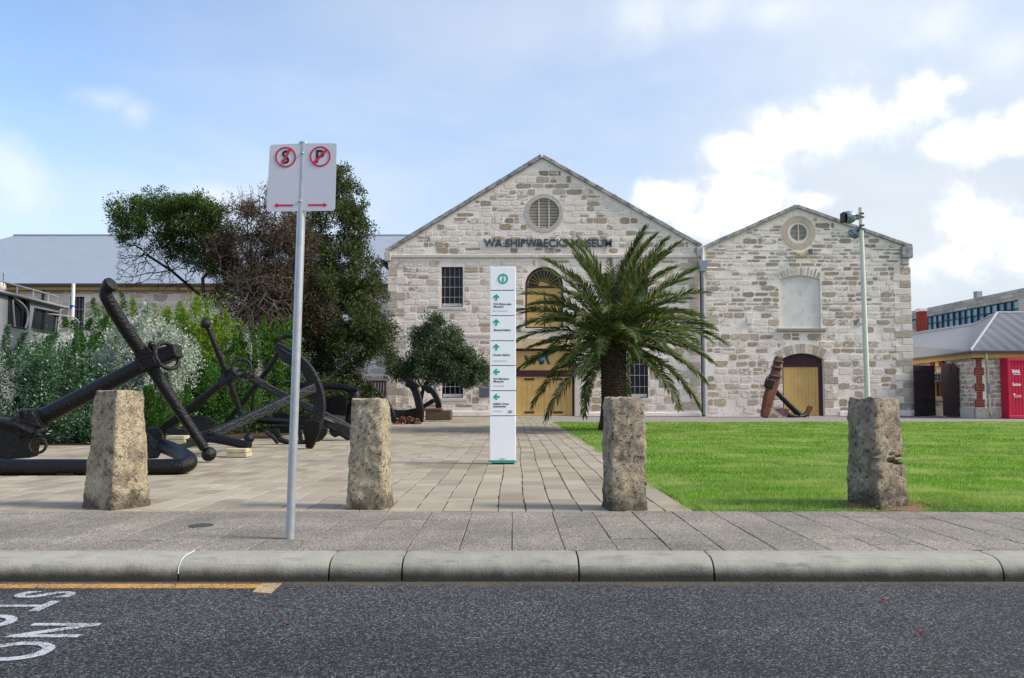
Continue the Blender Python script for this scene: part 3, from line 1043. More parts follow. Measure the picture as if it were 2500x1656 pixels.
def window(parent, x0, x1, z0, z1, Y, deep=.20, nv=4, nh=3, sill=True, frame_m='maroon_paint', pane_m='navy_glass', rails=(.5,)):
    """barred sash window set in the wall: window (frame) > pane, bar, sill"""
    f = .055; y = Y + deep
    mb = MB()
    mb.span((x0, y - .05, z0), (x0 + f, y + .03, z1)).span((x1 - f, y - .05, z0), (x1, y + .03, z1))
    mb.span((x0 + f, y - .05, z1 - f), (x1 - f, y + .03, z1)).span((x0 + f, y - .05, z0), (x1 - f, y + .03, z0 + f))
    for r in rails:
        zr = z0 + (z1 - z0) * r
        mb.span((x0 + f, y - .03, zr - .03), (x1 - f, y + .02, zr + .03))
    w = mb.build('window', MAT[frame_m], parent)
    MB().span((x0 + .01, y + .012, z0 + .01), (x1 - .01, y + .04, z1 - .01)).build('pane', MAT[pane_m], w)
    for i in range(nv):
        x = x0 + f + (x1 - x0 - 2 * f) * (i + .5) / nv
        MB().tube([(x, y - .09, z0 + .02), (x, y - .09, z1 - .02)], .008, 6).build('bar', MAT['bar_white'], w)
    for i in range(nh):
        z = z0 + (z1 - z0) * (i + 1) / (nh + 1)
        MB().span((x0 + .02, y - .100, z - .010), (x1 - .02, y - .088, z + .010)).build('bar', MAT['bar_white'], w)
    MB().span((x0 + f, y - .045, z0 + f), (x1 - f, y - .012, z0 + f + .16)).build('lower_rail', MAT['bar_white'], w)
    if sill:
        MB().cbox(((x0 + x1) / 2, Y - .02 + .08, z0 - .085), (x1 - x0 + .42, .26, .165), .012).build('sill', MAT['cream_sill'], w)
    return w


def vent(parent, cx, cz, Y, r_in, r_out, slats, mull, ring_m, r_frame=None):
    """round louvred vent: ring stone, frame, slats, mullions"""
    N = 48
    o1 = arc_pts(cx, cz, r_out, 0, 2 * PI * (N - 1) / N, N - 1); i1 = arc_pts(cx, cz, r_in, 0, 2 * PI * (N - 1) / N, N - 1)
    rg = plate(o1, [i1], Y - .035, .30).build('round_vent', ring_m, parent)
    MB().lathe([(r_in, 0), (r_in, .05)], (cx, Y + .22, cz), (0, 1, 0), 40).build('backing', MAT['dark_metal'], rg)
    rf = r_in
    if r_frame:
        o2 = arc_pts(cx, cz, r_in - .002, 0, 2 * PI * (N - 1) / N, N - 1); i2 = arc_pts(cx, cz, r_frame, 0, 2 * PI * (N - 1) / N, N - 1)
        plate(o2, [i2], Y + .0, .20).build('frame', MAT['dull_white'], rg); rf = r_frame
    for i in range(slats):
        z = cz - rf + 2 * rf * (i + .5) / slats
        hw = math.sqrt(max(0, rf ** 2 - (z - cz) ** 2)) - .01
        if hw < .06: continue
        t = rf / slats
        MB().prism([(cx - hw, Y + .06, z - t * .62), (cx - hw, Y + .06, z + t * .18), (cx - hw, Y + .13, z + t * .55), (cx - hw, Y + .13, z + t * .3)], (2 * hw, 0, 0)).build('slat', MAT['cream_slat'], rg)
    for q in mull:
        hw = math.sqrt(rf ** 2 - (q * rf) ** 2) - .005
        MB().span((cx + q * rf - .03, Y + .03, cz - hw), (cx + q * rf + .03, Y + .06, cz + hw)).build('mullion', MAT['cream_slat'], rg)
    return rg


mk('cream_slat', '#cfc6b4', .6, 0, .3, .05)


def coping(parent, a, b, Y0, Y1, thick, n, mat):
    """raked coping stones along a gable edge from a to b (x,z), lying on the line"""
    a, b = Vector((a[0], 0, a[1])), Vector((b[0], 0, b[1])); d = (b - a); L = d.length; d.normalize()
    nv = Vector((-d.z, 0, d.x));
    if nv.z < 0: nv = -nv
    Rr = random.Random(int(abs(a.x) * 10))
    cut = [0] + sorted((i + Rr.uniform(-.2, .2)) / n for i in range(1, n)) + [1]
    for s, e in zip(cut[:-1], cut[1:]):
        p, q = a + d * (s * L + .004), a + d * (e * L - .004)
        jz = Rr.uniform(-.012, .012); jy = Rr.uniform(-.012, .012)
        lo = Vector((0, Y0 + jy, 0)); up = nv * (thick + jz)
        loop = [p + lo, q + lo, q + up * .82 + lo, q + up + lo + Vector((0, .04, 0)), p + up + lo + Vector((0, .04, 0)), p + up * .82 + lo]
        mb = MB(); dep = Vector((0, Y1 - Y0 - jy, 0))
        A, B, C, D = p + lo, q + lo, q + up * .8 + lo, p + up * .8 + lo
        E, F_ = q + up + lo + Vector((0, .05, 0)), p + up + lo + Vector((0, .05, 0))
        A2, B2, E2, F2 = A + dep, B + dep, q + up + Vector((0, Y1, 0)), p + up + Vector((0, Y1, 0))
        mb.add([A, B, C, D, E, F_, A2, B2, E2, F2], [(0, 1, 2, 3), (3, 2, 4, 5), (5, 4, 8, 9), (7, 6, 9, 8), (1, 0, 6, 7), (0, 3, 5, 9, 6), (2, 1, 7, 8, 4)])
        mb.build('coping_stone', mat, parent)


# ---------------------------------------------------------------- the museum (large gable)
YF = 42.6
F2 = lambda x, y, Y=YF: ((lambda p: (p.x, p.z))(P(x, y, Y)))
museum = thing('museum_building', 'large lime-washed stone warehouse with tall gable, round louvred vent and ochre doors', 'building', (F2(1253, 900)[0], YF, 0))
xl, xr = F2(897, 780)[0], F2(1619, 780)[0]
ax_, az_ = F2(1253, 357)
zl, zr = F2(897, 573)[1], F2(1619, 562)[1]
ct = .19            # coping thickness
sl = lambda x: (zl + (az_ - zl) * (x - xl) / (ax_ - xl)) if x < ax_ else (zr + (az_ - zr) * (xr - x) / (xr - ax_))
dn_ = ct * 1.18
outline = [(xl, 0), (xr, 0), (xr, zr - dn_), (ax_, az_ - dn_), (xl, zl - dn_)]
wUL = (*F2(1020, 0)[:1], F2(1070, 0)[0]);


def rect(x0, x1, y0, y1, Y=YF):
    a, b = F2(x0, y1, Y); c, d = F2(x1, y0, Y)
    return (a, c, b, d)


WIN = [rect(1020, 1070, 617, 710), rect(1448, 1498, 617, 710), rect(1021, 1071, 816, 920), rect(1449, 1498, 816, 920)]
loft = rect(1214, 1302, 617, 759); door = rect(1188, 1328, 806, 963); door = (door[0], door[1], 0.02, door[3])
lcx = (loft[0] + loft[1]) / 2; lr = (loft[1] - loft[0]) / 2; lsp = loft[3] - lr
arch = [(loft[0], loft[2]), (loft[1], loft[2])] + arc_pts(lcx, lsp, lr, 0, PI, 20)
vcx, vcz = F2(1257.5, 493); vr = 35.5 * m_px(YF); vo = 45.5 * m_px(YF)
hole = lambda r: [(r[0], r[2]), (r[1], r[2]), (r[1], r[3]), (r[0], r[3])]
holes = [hole(w_) for w_ in WIN] + [arch, hole(door), arc_pts(vcx, vcz, vr, 0, 2 * PI * 39 / 40, 39)]
plate(outline, holes, YF, .55).build('wall', MAT['limewash'], museum)
# body and roof behind the gable
MB().prism([(xl + .05, YF + .56, 0), (xr - .05, YF + .56, 0), (xr - .05, YF + .56, zr - .5), (ax_, YF + .56, az_ - .5), (xl + .05, YF + .56, zl - .5)], (0, 30, 0)).build('side_walls', MAT['limewash'], museum)
for sx, zz in ((xl - .45, zl), (xr + .10, zr)):
    MB().add([(sx, YF + .5, zz - .62), (ax_, YF + .5, az_ - .40), (ax_, YF + 31, az_ - .40), (sx, YF + 31, zz - .62)], [(0, 1, 2, 3)]).build('roof', MAT['roof_side'], museum)
MB().span((xl - .52, YF + .45, zl - .78), (xl - .34, YF + 31, zl - .58)).build('gutter', MAT['gutter_dark'], museum)
# horizontal stone bands
zs = F2(1253, 593)[1]; zs2 = F2(1100, 776)[1]
for i in range(12):
    a, b = xl + (xr - xl) * i / 12, xl + (xr - xl) * (i + 1) / 12
    MB().cbox(((a + b) / 2, YF - .02, zs), (b - a - .008, .17, .17), .018).build('band_stone', MAT['cream_sill'], museum)
segs = zone_cut([(xl, xr)], door[0] - .28, door[1] + .28)
for p, q in segs:
    n = max(2, int((q - p) / 1.4))
    for i in range(n):
        a, b = p + (q - p) * i / n, p + (q - p) * (i + 1) / n
        MB().cbox(((a + b) / 2, YF - .005, zs2), (b - a - .008, .11, .15), .012).build('band_stone', MAT['cream_sill'], museum)
# door head, jambs, loft surround
MB().cbox(((door[0] + door[1]) / 2, YF + .05, door[3] + .29), (door[1] - door[0] + .9, .24, .56), .012).build('lintel', MAT['lintel_stone'], museum)
for x in (door[0] - .22, door[1] + .22):
    MB().cbox((x, YF + .06, door[3] / 2), (.42, .20, door[3] - .01), .012).build('jamb', MAT['cream_sill'], museum)
keyz = loft[3]
MB().prism([(lcx - .30, YF - .04, zs - .10), (lcx - .20, YF - .04, keyz + .04), (lcx + .20, YF - .04, keyz + .04), (lcx + .30, YF - .04, zs - .10)], (0, .12, 0)).build('keystone', MAT['cream_sill'], museum)
MB().cbox((lcx, YF - .0, loft[2] - .1), (2 * lr + .5, .22, .18), .012).build('loft_sill', MAT['cream_sill'], museum)
for w_ in WIN: window(museum, *w_, YF)
vent(museum, vcx, vcz, YF, vr, vo, 20, (-.33, .33), MAT['cap_stone'])
coping(museum, (xl - .10, zl - dn_ - .06), (ax_, az_ - dn_ + .01), YF - .16, YF + .60, ct + .02, 11, MAT['weathered_coping'])
coping(museum, (xr + .06, zr - dn_ - .04), (ax_, az_ - dn_ + .01), YF - .16, YF + .60, ct + .02, 11, MAT['weathered_coping'])
for x, z in ((xl - .04, zl), (xr + .0, zr)):
    MB().cbox((x, YF + .1, z - .50), (.34, .58, .52), .02).build('kneeler_stone', MAT['cap_stone'], museum)
# loft doorway with fanlight
ld = MB(); yy = YF + .22
ld.tube([(x, yy, z) for x, z in [(loft[0] + .04, loft[2])] + [(p[0], p[1]) for p in reversed(arc_pts(lcx, lsp, lr - .05, 0, PI, 24))] + [(loft[1] - .04, loft[2])]], .05, rect=(.06, .06), up=(0, 1, 0))
ld.span((loft[0], yy - .06, lsp - .10), (loft[1], yy + .04, lsp + .02)).span((loft[0], yy - .06, loft[2]), (loft[1], yy + .04, loft[2] + .08))
ldo = ld.build('loft_door', MAT['maroon_paint'], museum)
plate([(loft[0] + .02, lsp)] + list(reversed(arc_pts(lcx, lsp, lr - .02, 0, PI, 20))), [], yy + .05, .03).build('fanlight_pane', MAT['navy_glass'], ldo)
fb = MB()
for i in range(1, 12):
    a = PI * i / 12
    fb.tube([(lcx + math.cos(a) * lr * .28, yy, lsp + .02 + math.sin(a) * lr * .28), (lcx + math.cos(a) * lr * .86, yy, lsp + .02 + math.sin(a) * lr * .86)], .013, 5)
for q, t in ((.86, .022), (.28, .03)):
    fb.tube([(lcx + math.cos(PI * i / 20) * lr * q, yy, lsp + .02 + math.sin(PI * i / 20) * lr * q) for i in range(21)], t, 6)
fb.build('fanlight_bars', MAT['fascia_cream'], ldo)
plate([(lcx + lr * .28, lsp + .02)] + arc_pts(lcx, lsp + .02, lr * .27, 0, PI, 12), [], yy + .01, .02).build('fanlight_hub', MAT['ochre_paint'], ldo)
MB().span((loft[0] + .06, yy - .02, lsp - .22), (loft[1] - .06, yy + .02, lsp - .10)).build('head_rail', MAT['ochre_paint'], ldo)
for k in range(2):
    a = loft[0] + .06 + k * lr; b = a + lr - .07
    lf = MB().span((a, yy + .0, loft[2] + .08), (b, yy + .04, lsp - .22)).build('door_leaf', MAT['ochre_paint'], ldo)
    nb = 4
    for i in range(nb):
        MB().cbox(((a + (b - a) * (i + .5) / nb), yy - .012, (loft[2] + .08 + lsp - .22) / 2), ((b - a) / nb - .006, .024, lsp - .22 - loft[2] - .09), .006).build('board', MAT['ochre_paint'], ldo)
# ground-floor double door with signboard transom
dw = door[1] - door[0]; yd = YF + .26
zt0 = F2(1258, 870)[1]; zt1 = F2(1258, 856)[1]          # maroon beam
dm = MB()
dm.span((door[0], yd - .08, .02), (door[0] + .10, yd + .05, door[3])).span((door[1] - .10, yd - .08, .02), (door[1], yd + .05, door[3]))
dm.span((door[0] + .1, yd - .08, zt0), (door[1] - .1, yd + .05, zt1)).span((door[0] + .1, yd - .08, door[3] - .12), (door[1] - .1, yd + .05, door[3]))
dmo = dm.build('main_door', MAT['maroon_paint'], museum)
MB().span((door[0] + .1, yd - .01, zt1), (door[1] - .1, yd + .04, door[3] - .12)).build('transom_panel', MAT['ochre_paint'], dmo)
for k in range(2):
    a = door[0] + .10 + k * (dw / 2 - .10); b = a + dw / 2 - .105
    nb = 5
    for i in range(nb):
        MB().cbox((a + (b - a) * (i + .5) / nb, yd, zt0 / 2 + .015), ((b - a) / nb - .007, .05, zt0 - .05), .008).build('board', MAT['ochre_paint'], dmo)
    for z in (zt0 - .16, .22):
        MB().cbox((a + (b - a) * .48, yd - .04, z), (.55, .02, .11), .004).build('hinge', MAT['dark_metal'], dmo)
for x in (-.06, .06):
    MB().ball(((door[0] + door[1]) / 2 + x, yd - .07, 1.42), .045, 10).build('knob', MAT['dark_metal'], dmo)
MB().lathe([(.08, 0), (.08, .012)], ((door[0] + door[1]) / 2 + .03, yd - .04, 1.70), (0, 1, 0), 14).build('notice', MAT['dull_white'], dmo)
# painted logo on the transom
cxm = (door[0] + door[1]) / 2; zt = (zt1 + door[3]) / 2 - .02
lg = MB()
for i, (x, s) in enumerate([(-1.02, 1), (-.80, -1), (-.58, -1), (-.34, 1), (-.12, -1), (.10, 1)]):
    h = .25; sk = .09 * s
    lg.prism([(cxm + x - sk, yd - .018, zt + h), (cxm + x + .16 - sk, yd - .018, zt + h), (cxm + x + .16 + sk, yd - .018, zt - h), (cxm + x + sk, yd - .018, zt - h)], (0, .006, 0))
lg.build('transom_logo', MAT['letter_blue'], dmo)
MB().prism([(cxm - .17, yd - .020, zt + .26), (cxm + .06, yd - .020, zt + .26), (cxm + .04, yd - .020, zt + .02), (cxm - .17, yd - .020, zt - .05)], (0, .006, 0)).build('logo_accent', simple('cyan_paint', '#1fb0d0', .5), dmo)
# quoins
Rq = random.Random(4)


def quoins(parent, x, side, z0, z1, Y, hgt, wl, ws, mat, proud=.035, skip=None):
    z = z0; k = 0
    while z < z1 - .15:
        h = min(hgt * Rq.uniform(.92, 1.08), z1 - z); w_ = wl if k % 2 == 0 else ws
        w_ *= Rq.uniform(.94, 1.06)
        c = x + side * w_ / 2
        MB().cbox((c, Y + .10 - proud, z + h / 2), (w_, .20, h - .028), .014).build('quoin', mat, parent)
        z += h; k += 1


quoins(museum, xl - .03, 1, .35, zs - .12, YF, .43, 1.0, .55, MAT['quoin_stone'])
quoins(museum, xr - .02, -1, .35, zs - .12, YF, .43, 1.0, .58, MAT['quoin_stone'])
MB().cbox(((xl + door[0]) / 2 - .2, YF - .02, .16), (door[0] - xl - .46, .14, .30), .03).build('plinth', MAT['limewash'], museum)
MB().cbox(((xr + door[1]) / 2 + .2, YF - .02, .12), (xr - door[1] - .46, .14, .22), .03).build('plinth', MAT['limewash'], museum)
zones = [('r', a - .06, b + .06, c - .22, d + .10) for a, b, c, d in WIN]
zones += [('r', loft[0] - .05, loft[1] + .05, loft[2] - .22, lsp), ('c', lcx, lsp, lr + .10), ('c', vcx, vcz, vo + .04), ('r', lcx - .34, lcx + .34, keyz, zs)]
zones += [('r', door[0] - .46, door[1] + .46, 0, door[3] + .60), ('r', -99, 99, zs - .13, zs + .13), ('r', -99, 99, zs2 - .11, zs2 + .11)]
qz = []
for z in np.arange(.35, zs, .43): pass
zones += [('r', xl - .1, xl + .80, .3, zs - .1), ('r', xr - .82, xr + .1, .3, zs - .1)]
span_m = lambda z: (xl + .03, xr - .03) if z < min(zl, zr) - dn_ else ((xl + (z + dn_ - zl) / (az_ - zl) * (ax_ - xl)) + .12, (xr - (z + dn_ - zr) / (az_ - zr) * (xr - ax_)) - .12)
course_m = lambda z, r: r.uniform(.37, .47) if z < zs2 else (r.uniform(.33, .42) if z < zs else r.uniform(.30, .38))
wid_m = lambda z, r: r.choice([r.uniform(.40, .65), r.uniform(.6, .95), r.uniform(.28, .45)]) * (1.08 if z < zs2 else 1)
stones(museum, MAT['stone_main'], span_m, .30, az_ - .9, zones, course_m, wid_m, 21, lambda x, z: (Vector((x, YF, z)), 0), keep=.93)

# raised lettering on the gable
lt = thing('museum_lettering', 'dark raised capital letters of the museum name across the large gable', 'sign', (F2(1265, 562)[0], YF, F2(1265, 570)[1]))
V_, F_ = text_geo('WA SHIPWRECKS MUSEUM', 18.0 * m_px(YF), .06, bold=.016, width=(1417 - 1119) * m_px(YF), space=1.0)
x0, z0 = F2(1119, 571)
V_ = [(v[0] + x0, v[1] + YF - .10, v[2] + z0) for v in V_]
isl = islands(V_, F_)
# join glyph shells that share an x-interval
isl.sort(key=lambda s: min(v[0] for v in s[0]))
letters = []
for vs_, fs_ in isl:
    a, b = min(v[0] for v in vs_), max(v[0] for v in vs_)
    if letters and a < letters[-1][1] - .6 * min(b - a, letters[-1][1] - letters[-1][0]):
        letters[-1][2].add(vs_, fs_); letters[-1][1] = max(letters[-1][1], b)
    else:
        letters.append([a, b, MB().add(vs_, fs_)])
for a, b, mb in letters: mb.build('letter', MAT['letter_blue'], lt)
# wall plaques
for (a, b, c, d, lab) in [(1108, 1131, 897, 919, 'larger dark metal plaque on the museum wall left of the white totem'), (1117, 1129, 884, 893, 'smaller grey plaque above the dark plaque left of the white totem')]:
    r_ = rect(a, b, c, d)
    tag(MB().cbox(((r_[0] + r_[1]) / 2, YF - .045, (r_[2] + r_[3]) / 2), (r_[1] - r_[0], .05, r_[3] - r_[2]), .008).build('wall_plaque', MAT['plaque'] if d > 900 else MAT['dull_grey'] if 'dull_grey' in MAT else MAT['plaque']), lab, 'plaque', 'plaques beside the main door')
px, pz = F2(1205, 667)
tag(MB().tube([(px - .09, YF - .06, pz + .06), (px + .10, YF - .06, pz - .06)], .022, 6).tube([(px, YF - .06, pz), (px, YF + .1, pz)], .015, 6).build('wall_tie', MAT['rust']), 'small slanting rusty iron tie on the wall left of the loft door', 'wall tie')

# downpipe between the two gables
dpx, _ = F2(1623.5, 780); dpx += .02
dp = thing('downpipe', 'grey downpipe with hopper head in the corner between the two gables', 'downpipe', (dpx, YF - .2, 0))
zh0, zh1 = F2(1623, 629)[1], F2(1623, 605)[1]
MB().tube([(dpx, YF - .2, .1), (dpx, YF - .2, zh0)], .09, 12).build('pipe', MAT['downpipe_grey'], dp, True)
MB().prism([(dpx - .17, YF - .36, zh0), (dpx + .17, YF - .36, zh0), (dpx + .26, YF - .36, zh1 - .1), (dpx + .28, YF - .36, zh1), (dpx - .28, YF - .36, zh1), (dpx - .26, YF - .36, zh1 - .1)], (0, .32, 0)).build('hopper', MAT['downpipe_grey'], dp)
MB().tube([(dpx, YF - .18, zh1 - .05), (dpx + .02, YF - .18, zh1 + .75)], .085, 12).build('upper_pipe', MAT['dull_white'], dp, True)
MB().tube([(dpx + .2, YF - .2, zh0 + .18), (dpx + .78, YF - .2, zh0 + .18)], .07, 10).build('overflow_pipe', MAT['dull_white'], dp, True)
for z in (1.4, 3.4, 5.6):
    MB().lathe([(.105, 0), (.105, .07)], (dpx, YF - .2, z), (0, 0, 1), 12).build('bracket', MAT['downpipe_grey'], dp)

# ---------------------------------------------------------------- the second, lower gable
YG = 42.75
second = thing('stone_store', 'lower lime-washed stone gable with blind arched panel above ochre arched door', 'building', (F2(1870, 900)[0], YG, 0))
sxl, sxr = F2(1629, 780, YG)[0], F2(2106, 780, YG)[0]
sax, saz = F2(1841, 472, YG)
szl, szr = F2(1630, 567, YG)[1], F2(2106, 563, YG)[1]
outline = [(sxl, 0), (sxr, 0), (sxr, szr - dn_), (sax, saz - dn_), (sxl, szl - dn_)]
mp = m_px(YG)
bl = rect(1804.5, 1895.5, 637, 759, YG); bcx = (bl[0] + bl[1]) / 2; bhw = (bl[1] - bl[0]) / 2; brise = 9.5 * mp; bR = (bhw ** 2 + brise ** 2) / (2 * brise); bcz = bl[3] - bR; bang = math.asin(bhw / bR)
dr = rect(1810, 1903, 817, 961, YG); dr = (dr[0], dr[1], .02, dr[3]); dcx = (dr[0] + dr[1]) / 2; dhw = (dr[1] - dr[0]) / 2; drise = 13 * mp; dR = (dhw ** 2 + drise ** 2) / (2 * drise); dcz = dr[3] - dR; dang = math.asin(dhw / dR)
gvx, gvz = F2(1846, 538, YG); gri, gro = 26 * mp, 39 * mp
h1 = [(bl[0], bl[2]), (bl[1], bl[2])] + arc_pts(bcx, bcz, bR, PI / 2 - bang, PI / 2 + bang, 14)
h2 = [(dr[0], dr[2]), (dr[1], dr[2])] + arc_pts(dcx, dcz, dR, PI / 2 - dang, PI / 2 + dang, 14)
plate(outline, [h1, h2, arc_pts(gvx, gvz, gri, 0, 2 * PI * 39 / 40, 39)], YG, .55).build('wall', MAT['limewash'], second)
MB().prism([(sxl + .05, YG + .56, 0), (sxr - .05, YG + .56, 0), (sxr - .05, YG + .56, szr - .5), (sax, YG + .56, saz - .5), (sxl + .05, YG + .56, szl - .5)], (0, 26, 0)).build('side_walls', MAT['limewash'], second)
for sx, zz in ((sxl - .05, szl), (sxr + .25, szr)):
    MB().add([(sx, YG + .5, zz - .55), (sax, YG + .5, saz - .40), (sax, YG + 27, saz - .40), (sx, YG + 27, zz - .55)], [(0, 1, 2, 3)]).build('roof', MAT['roof_side'], second)
coping(second, (sxl - .02, szl - dn_ - .02), (sax, saz - dn_ + .01), YG - .16, YG + .6, ct, 8, MAT['weathered_coping'])
coping(second, (sxr + .10, szr - dn_ - .05), (sax, saz - dn_ + .01), YG - .16, YG + .6, ct, 9, MAT['weathered_coping'])
MB().cbox((sxr - .18, YG + .02, szr - .52), (.62, .5, .62), .03).build('kneeler_stone', MAT['weathered_coping'], second)
MB().cbox((sxr - .26, YG + .04, szr - 1.02), (.44, .4, .36), .05).build('corbel_stone', MAT['cap_stone'], second)
vent(second, gvx, gvz, YG, gri, gro, 13, (0,), MAT['ring_stone'], 19.5 * mp)
# blind panel
plate([(a, b) for a, b in h1], [], YG + .10, .2).build('blind_panel', MAT['blind_panel'], second)
MB().cbox((bcx, YG - .02, bl[2] - .10), (2 * bhw + .42, .30, .17), .02).build('panel_sill', MAT['shaded_sill'], second)


def voussoirs(parent, cx, cz, R0, R1, ang, n, Y, mat, gap, seed, proud=.03, rag=0.0):
    Rr = random.Random(seed)
    for i in range(n):
        a0 = PI / 2 + ang - 2 * ang * i / n; a1 = PI / 2 + ang - 2 * ang * (i + 1) / n
        m_ = (a0 + a1) / 2; g = gap / R0
        a0, a1 = a0 - g * (1 + rag * Rr.uniform(0, 2)), a1 + g * (1 + rag * Rr.uniform(0, 2)); r1 = R1 * 1 + (R1 - R0) * rag * Rr.uniform(-.35, .15)
        loop = [(cx + math.cos(a) * r, Y - proud, cz + math.sin(a) * r) for a, r in ((a0, R0), (a1, R0), (a1, r1), (a0, r1))]
        MB().prism(loop, (0, .16 + proud, 0)).build('voussoir', mat, parent)


voussoirs(second, bcx, bcz, bR + .02, bR + 19 * mp, bang * 1.06, 14, YG, MAT['stone_second'], .03, 3, .022, .8)
voussoirs(second, dcx, dcz, dR + .015, dR + 22 * mp, dang * 1.10, 13, YG, MAT['voussoir_stone'], .006, 4)
for s in (-1, 1):   # stone haunches and door jambs
    zj = dr[3] - drise; k = 0
    z = .05
    while z < zj - .1:
        h = min(.43, zj - z); w_ = .52 if k % 2 else .78
        MB().cbox((dcx + s * (dhw + w_ / 2 + .01), YG + .07, z + h / 2), (w_, .22, h - .03), .015).build('jamb_stone', MAT['quoin_stone'], second); z += h; k += 1
# arched door
ya = YG + .24
plate([(a, b) for a, b in h2], [], ya + .05, .06).build('door_backing', MAT['maroon_paint'], second)
zd1 = F2(1856, 848, YG)[1]; xd0, xd1 = F2(1814, 900, YG)[0], F2(1896, 900, YG)[0]
ad = MB().span((dr[0], ya - .06, zd1), (dr[1], ya + .04, zd1 + .14)).span((dr[0], ya - .06, .02), (xd0, ya + .04, zd1)).span((xd1, ya - .06, .02), (dr[1], ya + .04, zd1)).build('arched_door', MAT['maroon_paint'], second)
for i in range(8):
    a = dr[0] + (dr[1] - dr[0]) * i / 8; b = dr[0] + (dr[1] - dr[0]) * (i + 1) / 8; xm = (a + b) / 2
    zt_ = dcz + math.sqrt(dR ** 2 - (max(abs(a - dcx), abs(b - dcx))) ** 2) - .02
    MB().span((a + .005, ya - .0, zd1 + .14), (b - .005, ya + .03, zt_)).build('tympanum_board', MAT['maroon_paint'], ad)
xm = F2(1857, 900, YG)[0]
for a, b in ((xd0, xm), (xm, xd1)):
    nb = 5
    for i in range(nb):
        MB().cbox((a + (b - a) * (i + .5) / nb, ya + .01, zd1 / 2 + .02), ((b - a) / nb - (.004 if i < nb - 1 else .012), .05, zd1 - .04), .004).build('board', MAT['ochre_paint'], ad)
quoins(second, sxr + .06, -1, .35, szr - 1.25, YG, .40, .98, .55, MAT['quoin_stone'])
MB().cbox(((dr[1] + .8 + sxr) / 2, YG - .02, .16), (sxr - dr[1] - .8, .14, .30), .03).build('plinth', MAT['limewash'], second)
zones = [('r', bl[0] - .06, bl[1] + .06, bl[2] - .22, bl[3] - brise), ('c', bcx, bcz, bR + 21 * mp)]
zones = [('r', bl[0] - .06, bl[1] + .06, bl[2] - .22, bl[3] + 20 * mp), ('r', bl[0] - .22, bl[1] + .22, bl[3] - brise, bl[3] + 9 * mp)]
zones += [('r', dr[0] - .80, dr[1] + .80, 0, dr[3] - drise), ('r', dr[0] - .50, dr[1] + .50, dr[3] - drise - .1, dr[3] + 13 * mp), ('r', dcx - .9, dcx + .9, dr[3], dr[3] + 24 * mp)]
zones += [('c', gvx, gvz, gro + .03), ('r', sxr - .80, sxr + .2, .3, szr - 1.2)]
span_s = lambda z: (sxl + .10, sxr - .03) if z < min(szl, szr) - dn_ else ((sxl + (z + dn_ - szl) / (saz - szl) * (sax - sxl)) + .15, (sxr - (z + dn_ - szr) / (saz - szr) * (sxr - sax)) - .15)
course_s = lambda z, r: r.uniform(.38, .46) if z < 3.4 else (r.uniform(.30, .42) if z < 6.0 else r.choice([r.uniform(.15, .22), r.uniform(.24, .34)]))
wid_s = lambda z, r: r.uniform(.38, .85) if z < 4.5 else r.uniform(.28, .9)
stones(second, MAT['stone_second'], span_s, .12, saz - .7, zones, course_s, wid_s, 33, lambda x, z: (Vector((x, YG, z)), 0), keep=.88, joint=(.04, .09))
# camera box and little wall boxes
cb = thing('security_camera', 'boxy white security camera on a bracket below the round vent', 'camera', (F2(1850, 590, YG)[0], YG - .3, F2(1850, 590, YG)[1]))
cx_, cz_ = F2(1856, 588, YG)
MB().cbox((cx_ - .05, YG - .28, cz_), (.56, .24, .20), .015, Matrix.Rotation(-.35, 3, 'Y')).build('housing', MAT['camera_cream'], cb)
MB().cbox((cx_ + .27, YG - .36, cz_ + .1), (.20, .26, .22), .015).build('lens_box', MAT['plaque'], cb)
MB().cbox((cx_ - .32, YG - .07, cz_ - .05), (.18, .20, .30), .01).build('bracket', MAT['camera_cream'], cb)
for x, y, lab in ((1846.5 - 114.5, 743, 'small white square box on the stone wall left of the blind panel'), (1991, 742, 'small white square box on the stone wall right of the blind panel')):
    a, b = F2(x, y, YG)
    tag(MB().cbox((a, YG - .05, b), (.28, .08, .30), .01).build('wall_box', MAT['dull_white']), lab, 'wall box', 'small boxes on the lower gable')

# ---------------------------------------------------------------- long building on the left, behind the shrubs
YL = 50.0
leftb = thing('long_wing', 'long low stone wing with a big pale grey metal roof behind the shrubs', 'building', (-20, YL, 0))
lx0, lx1 = P(-260, 700, YL).x, P(905, 700, YL).x
lz = P(300, 662, YL).z
ww = rect(158, 195, 686, 800, YL)
plate([(lx0, 0), (lx1, 0), (lx1, lz), (lx0, lz)], [hole(ww)], YL, .5).build('wall', MAT['limewash'], leftb)
window(leftb, *ww, YL, nv=4, nh=3, sill=False, pane_m='navy_glass')
ry = YL + 8.2; rz = P(260, 545, ry).z; rx0 = P(32, 550, ry).x; rx1 = P(1010, 540, ry).x
ez = P(300, 657, YL - .5).z
MB().add([(lx0 - 3, YL - .5, ez), (lx1 + 4, YL - .5, ez), (rx1 + 3, ry, rz), (rx0, ry, rz)], [(0, 1, 2, 3)]).build('roof', MAT['roof_left'], leftb)
MB().add([(lx0 - 3, YL - .5, ez), (rx0, ry, rz), (lx0 - 3, ry * 2 - YL + .5, ez)], [(0, 1, 2)]).build('hip_roof', MAT['roof_left'], leftb)
MB().add([(rx0, ry, rz), (rx1 + 3, ry, rz), (rx1 + 3, ry * 2 - YL, ez), (lx0 - 3, ry * 2 - YL, ez)], [(0, 1, 2, 3)]).build('back_roof', MAT['roof_left'], leftb)
MB().tube([(rx0, ry, rz + .02), (rx1 + 3, ry, rz + .02)], .10, 8).build('ridge_cap', MAT['roof_left'], leftb)
MB().span((lx0 - 3, YL - .62, ez - .13), (lx1, YL - .44, ez + .03)).build('gutter', MAT['gutter_dark'], leftb)
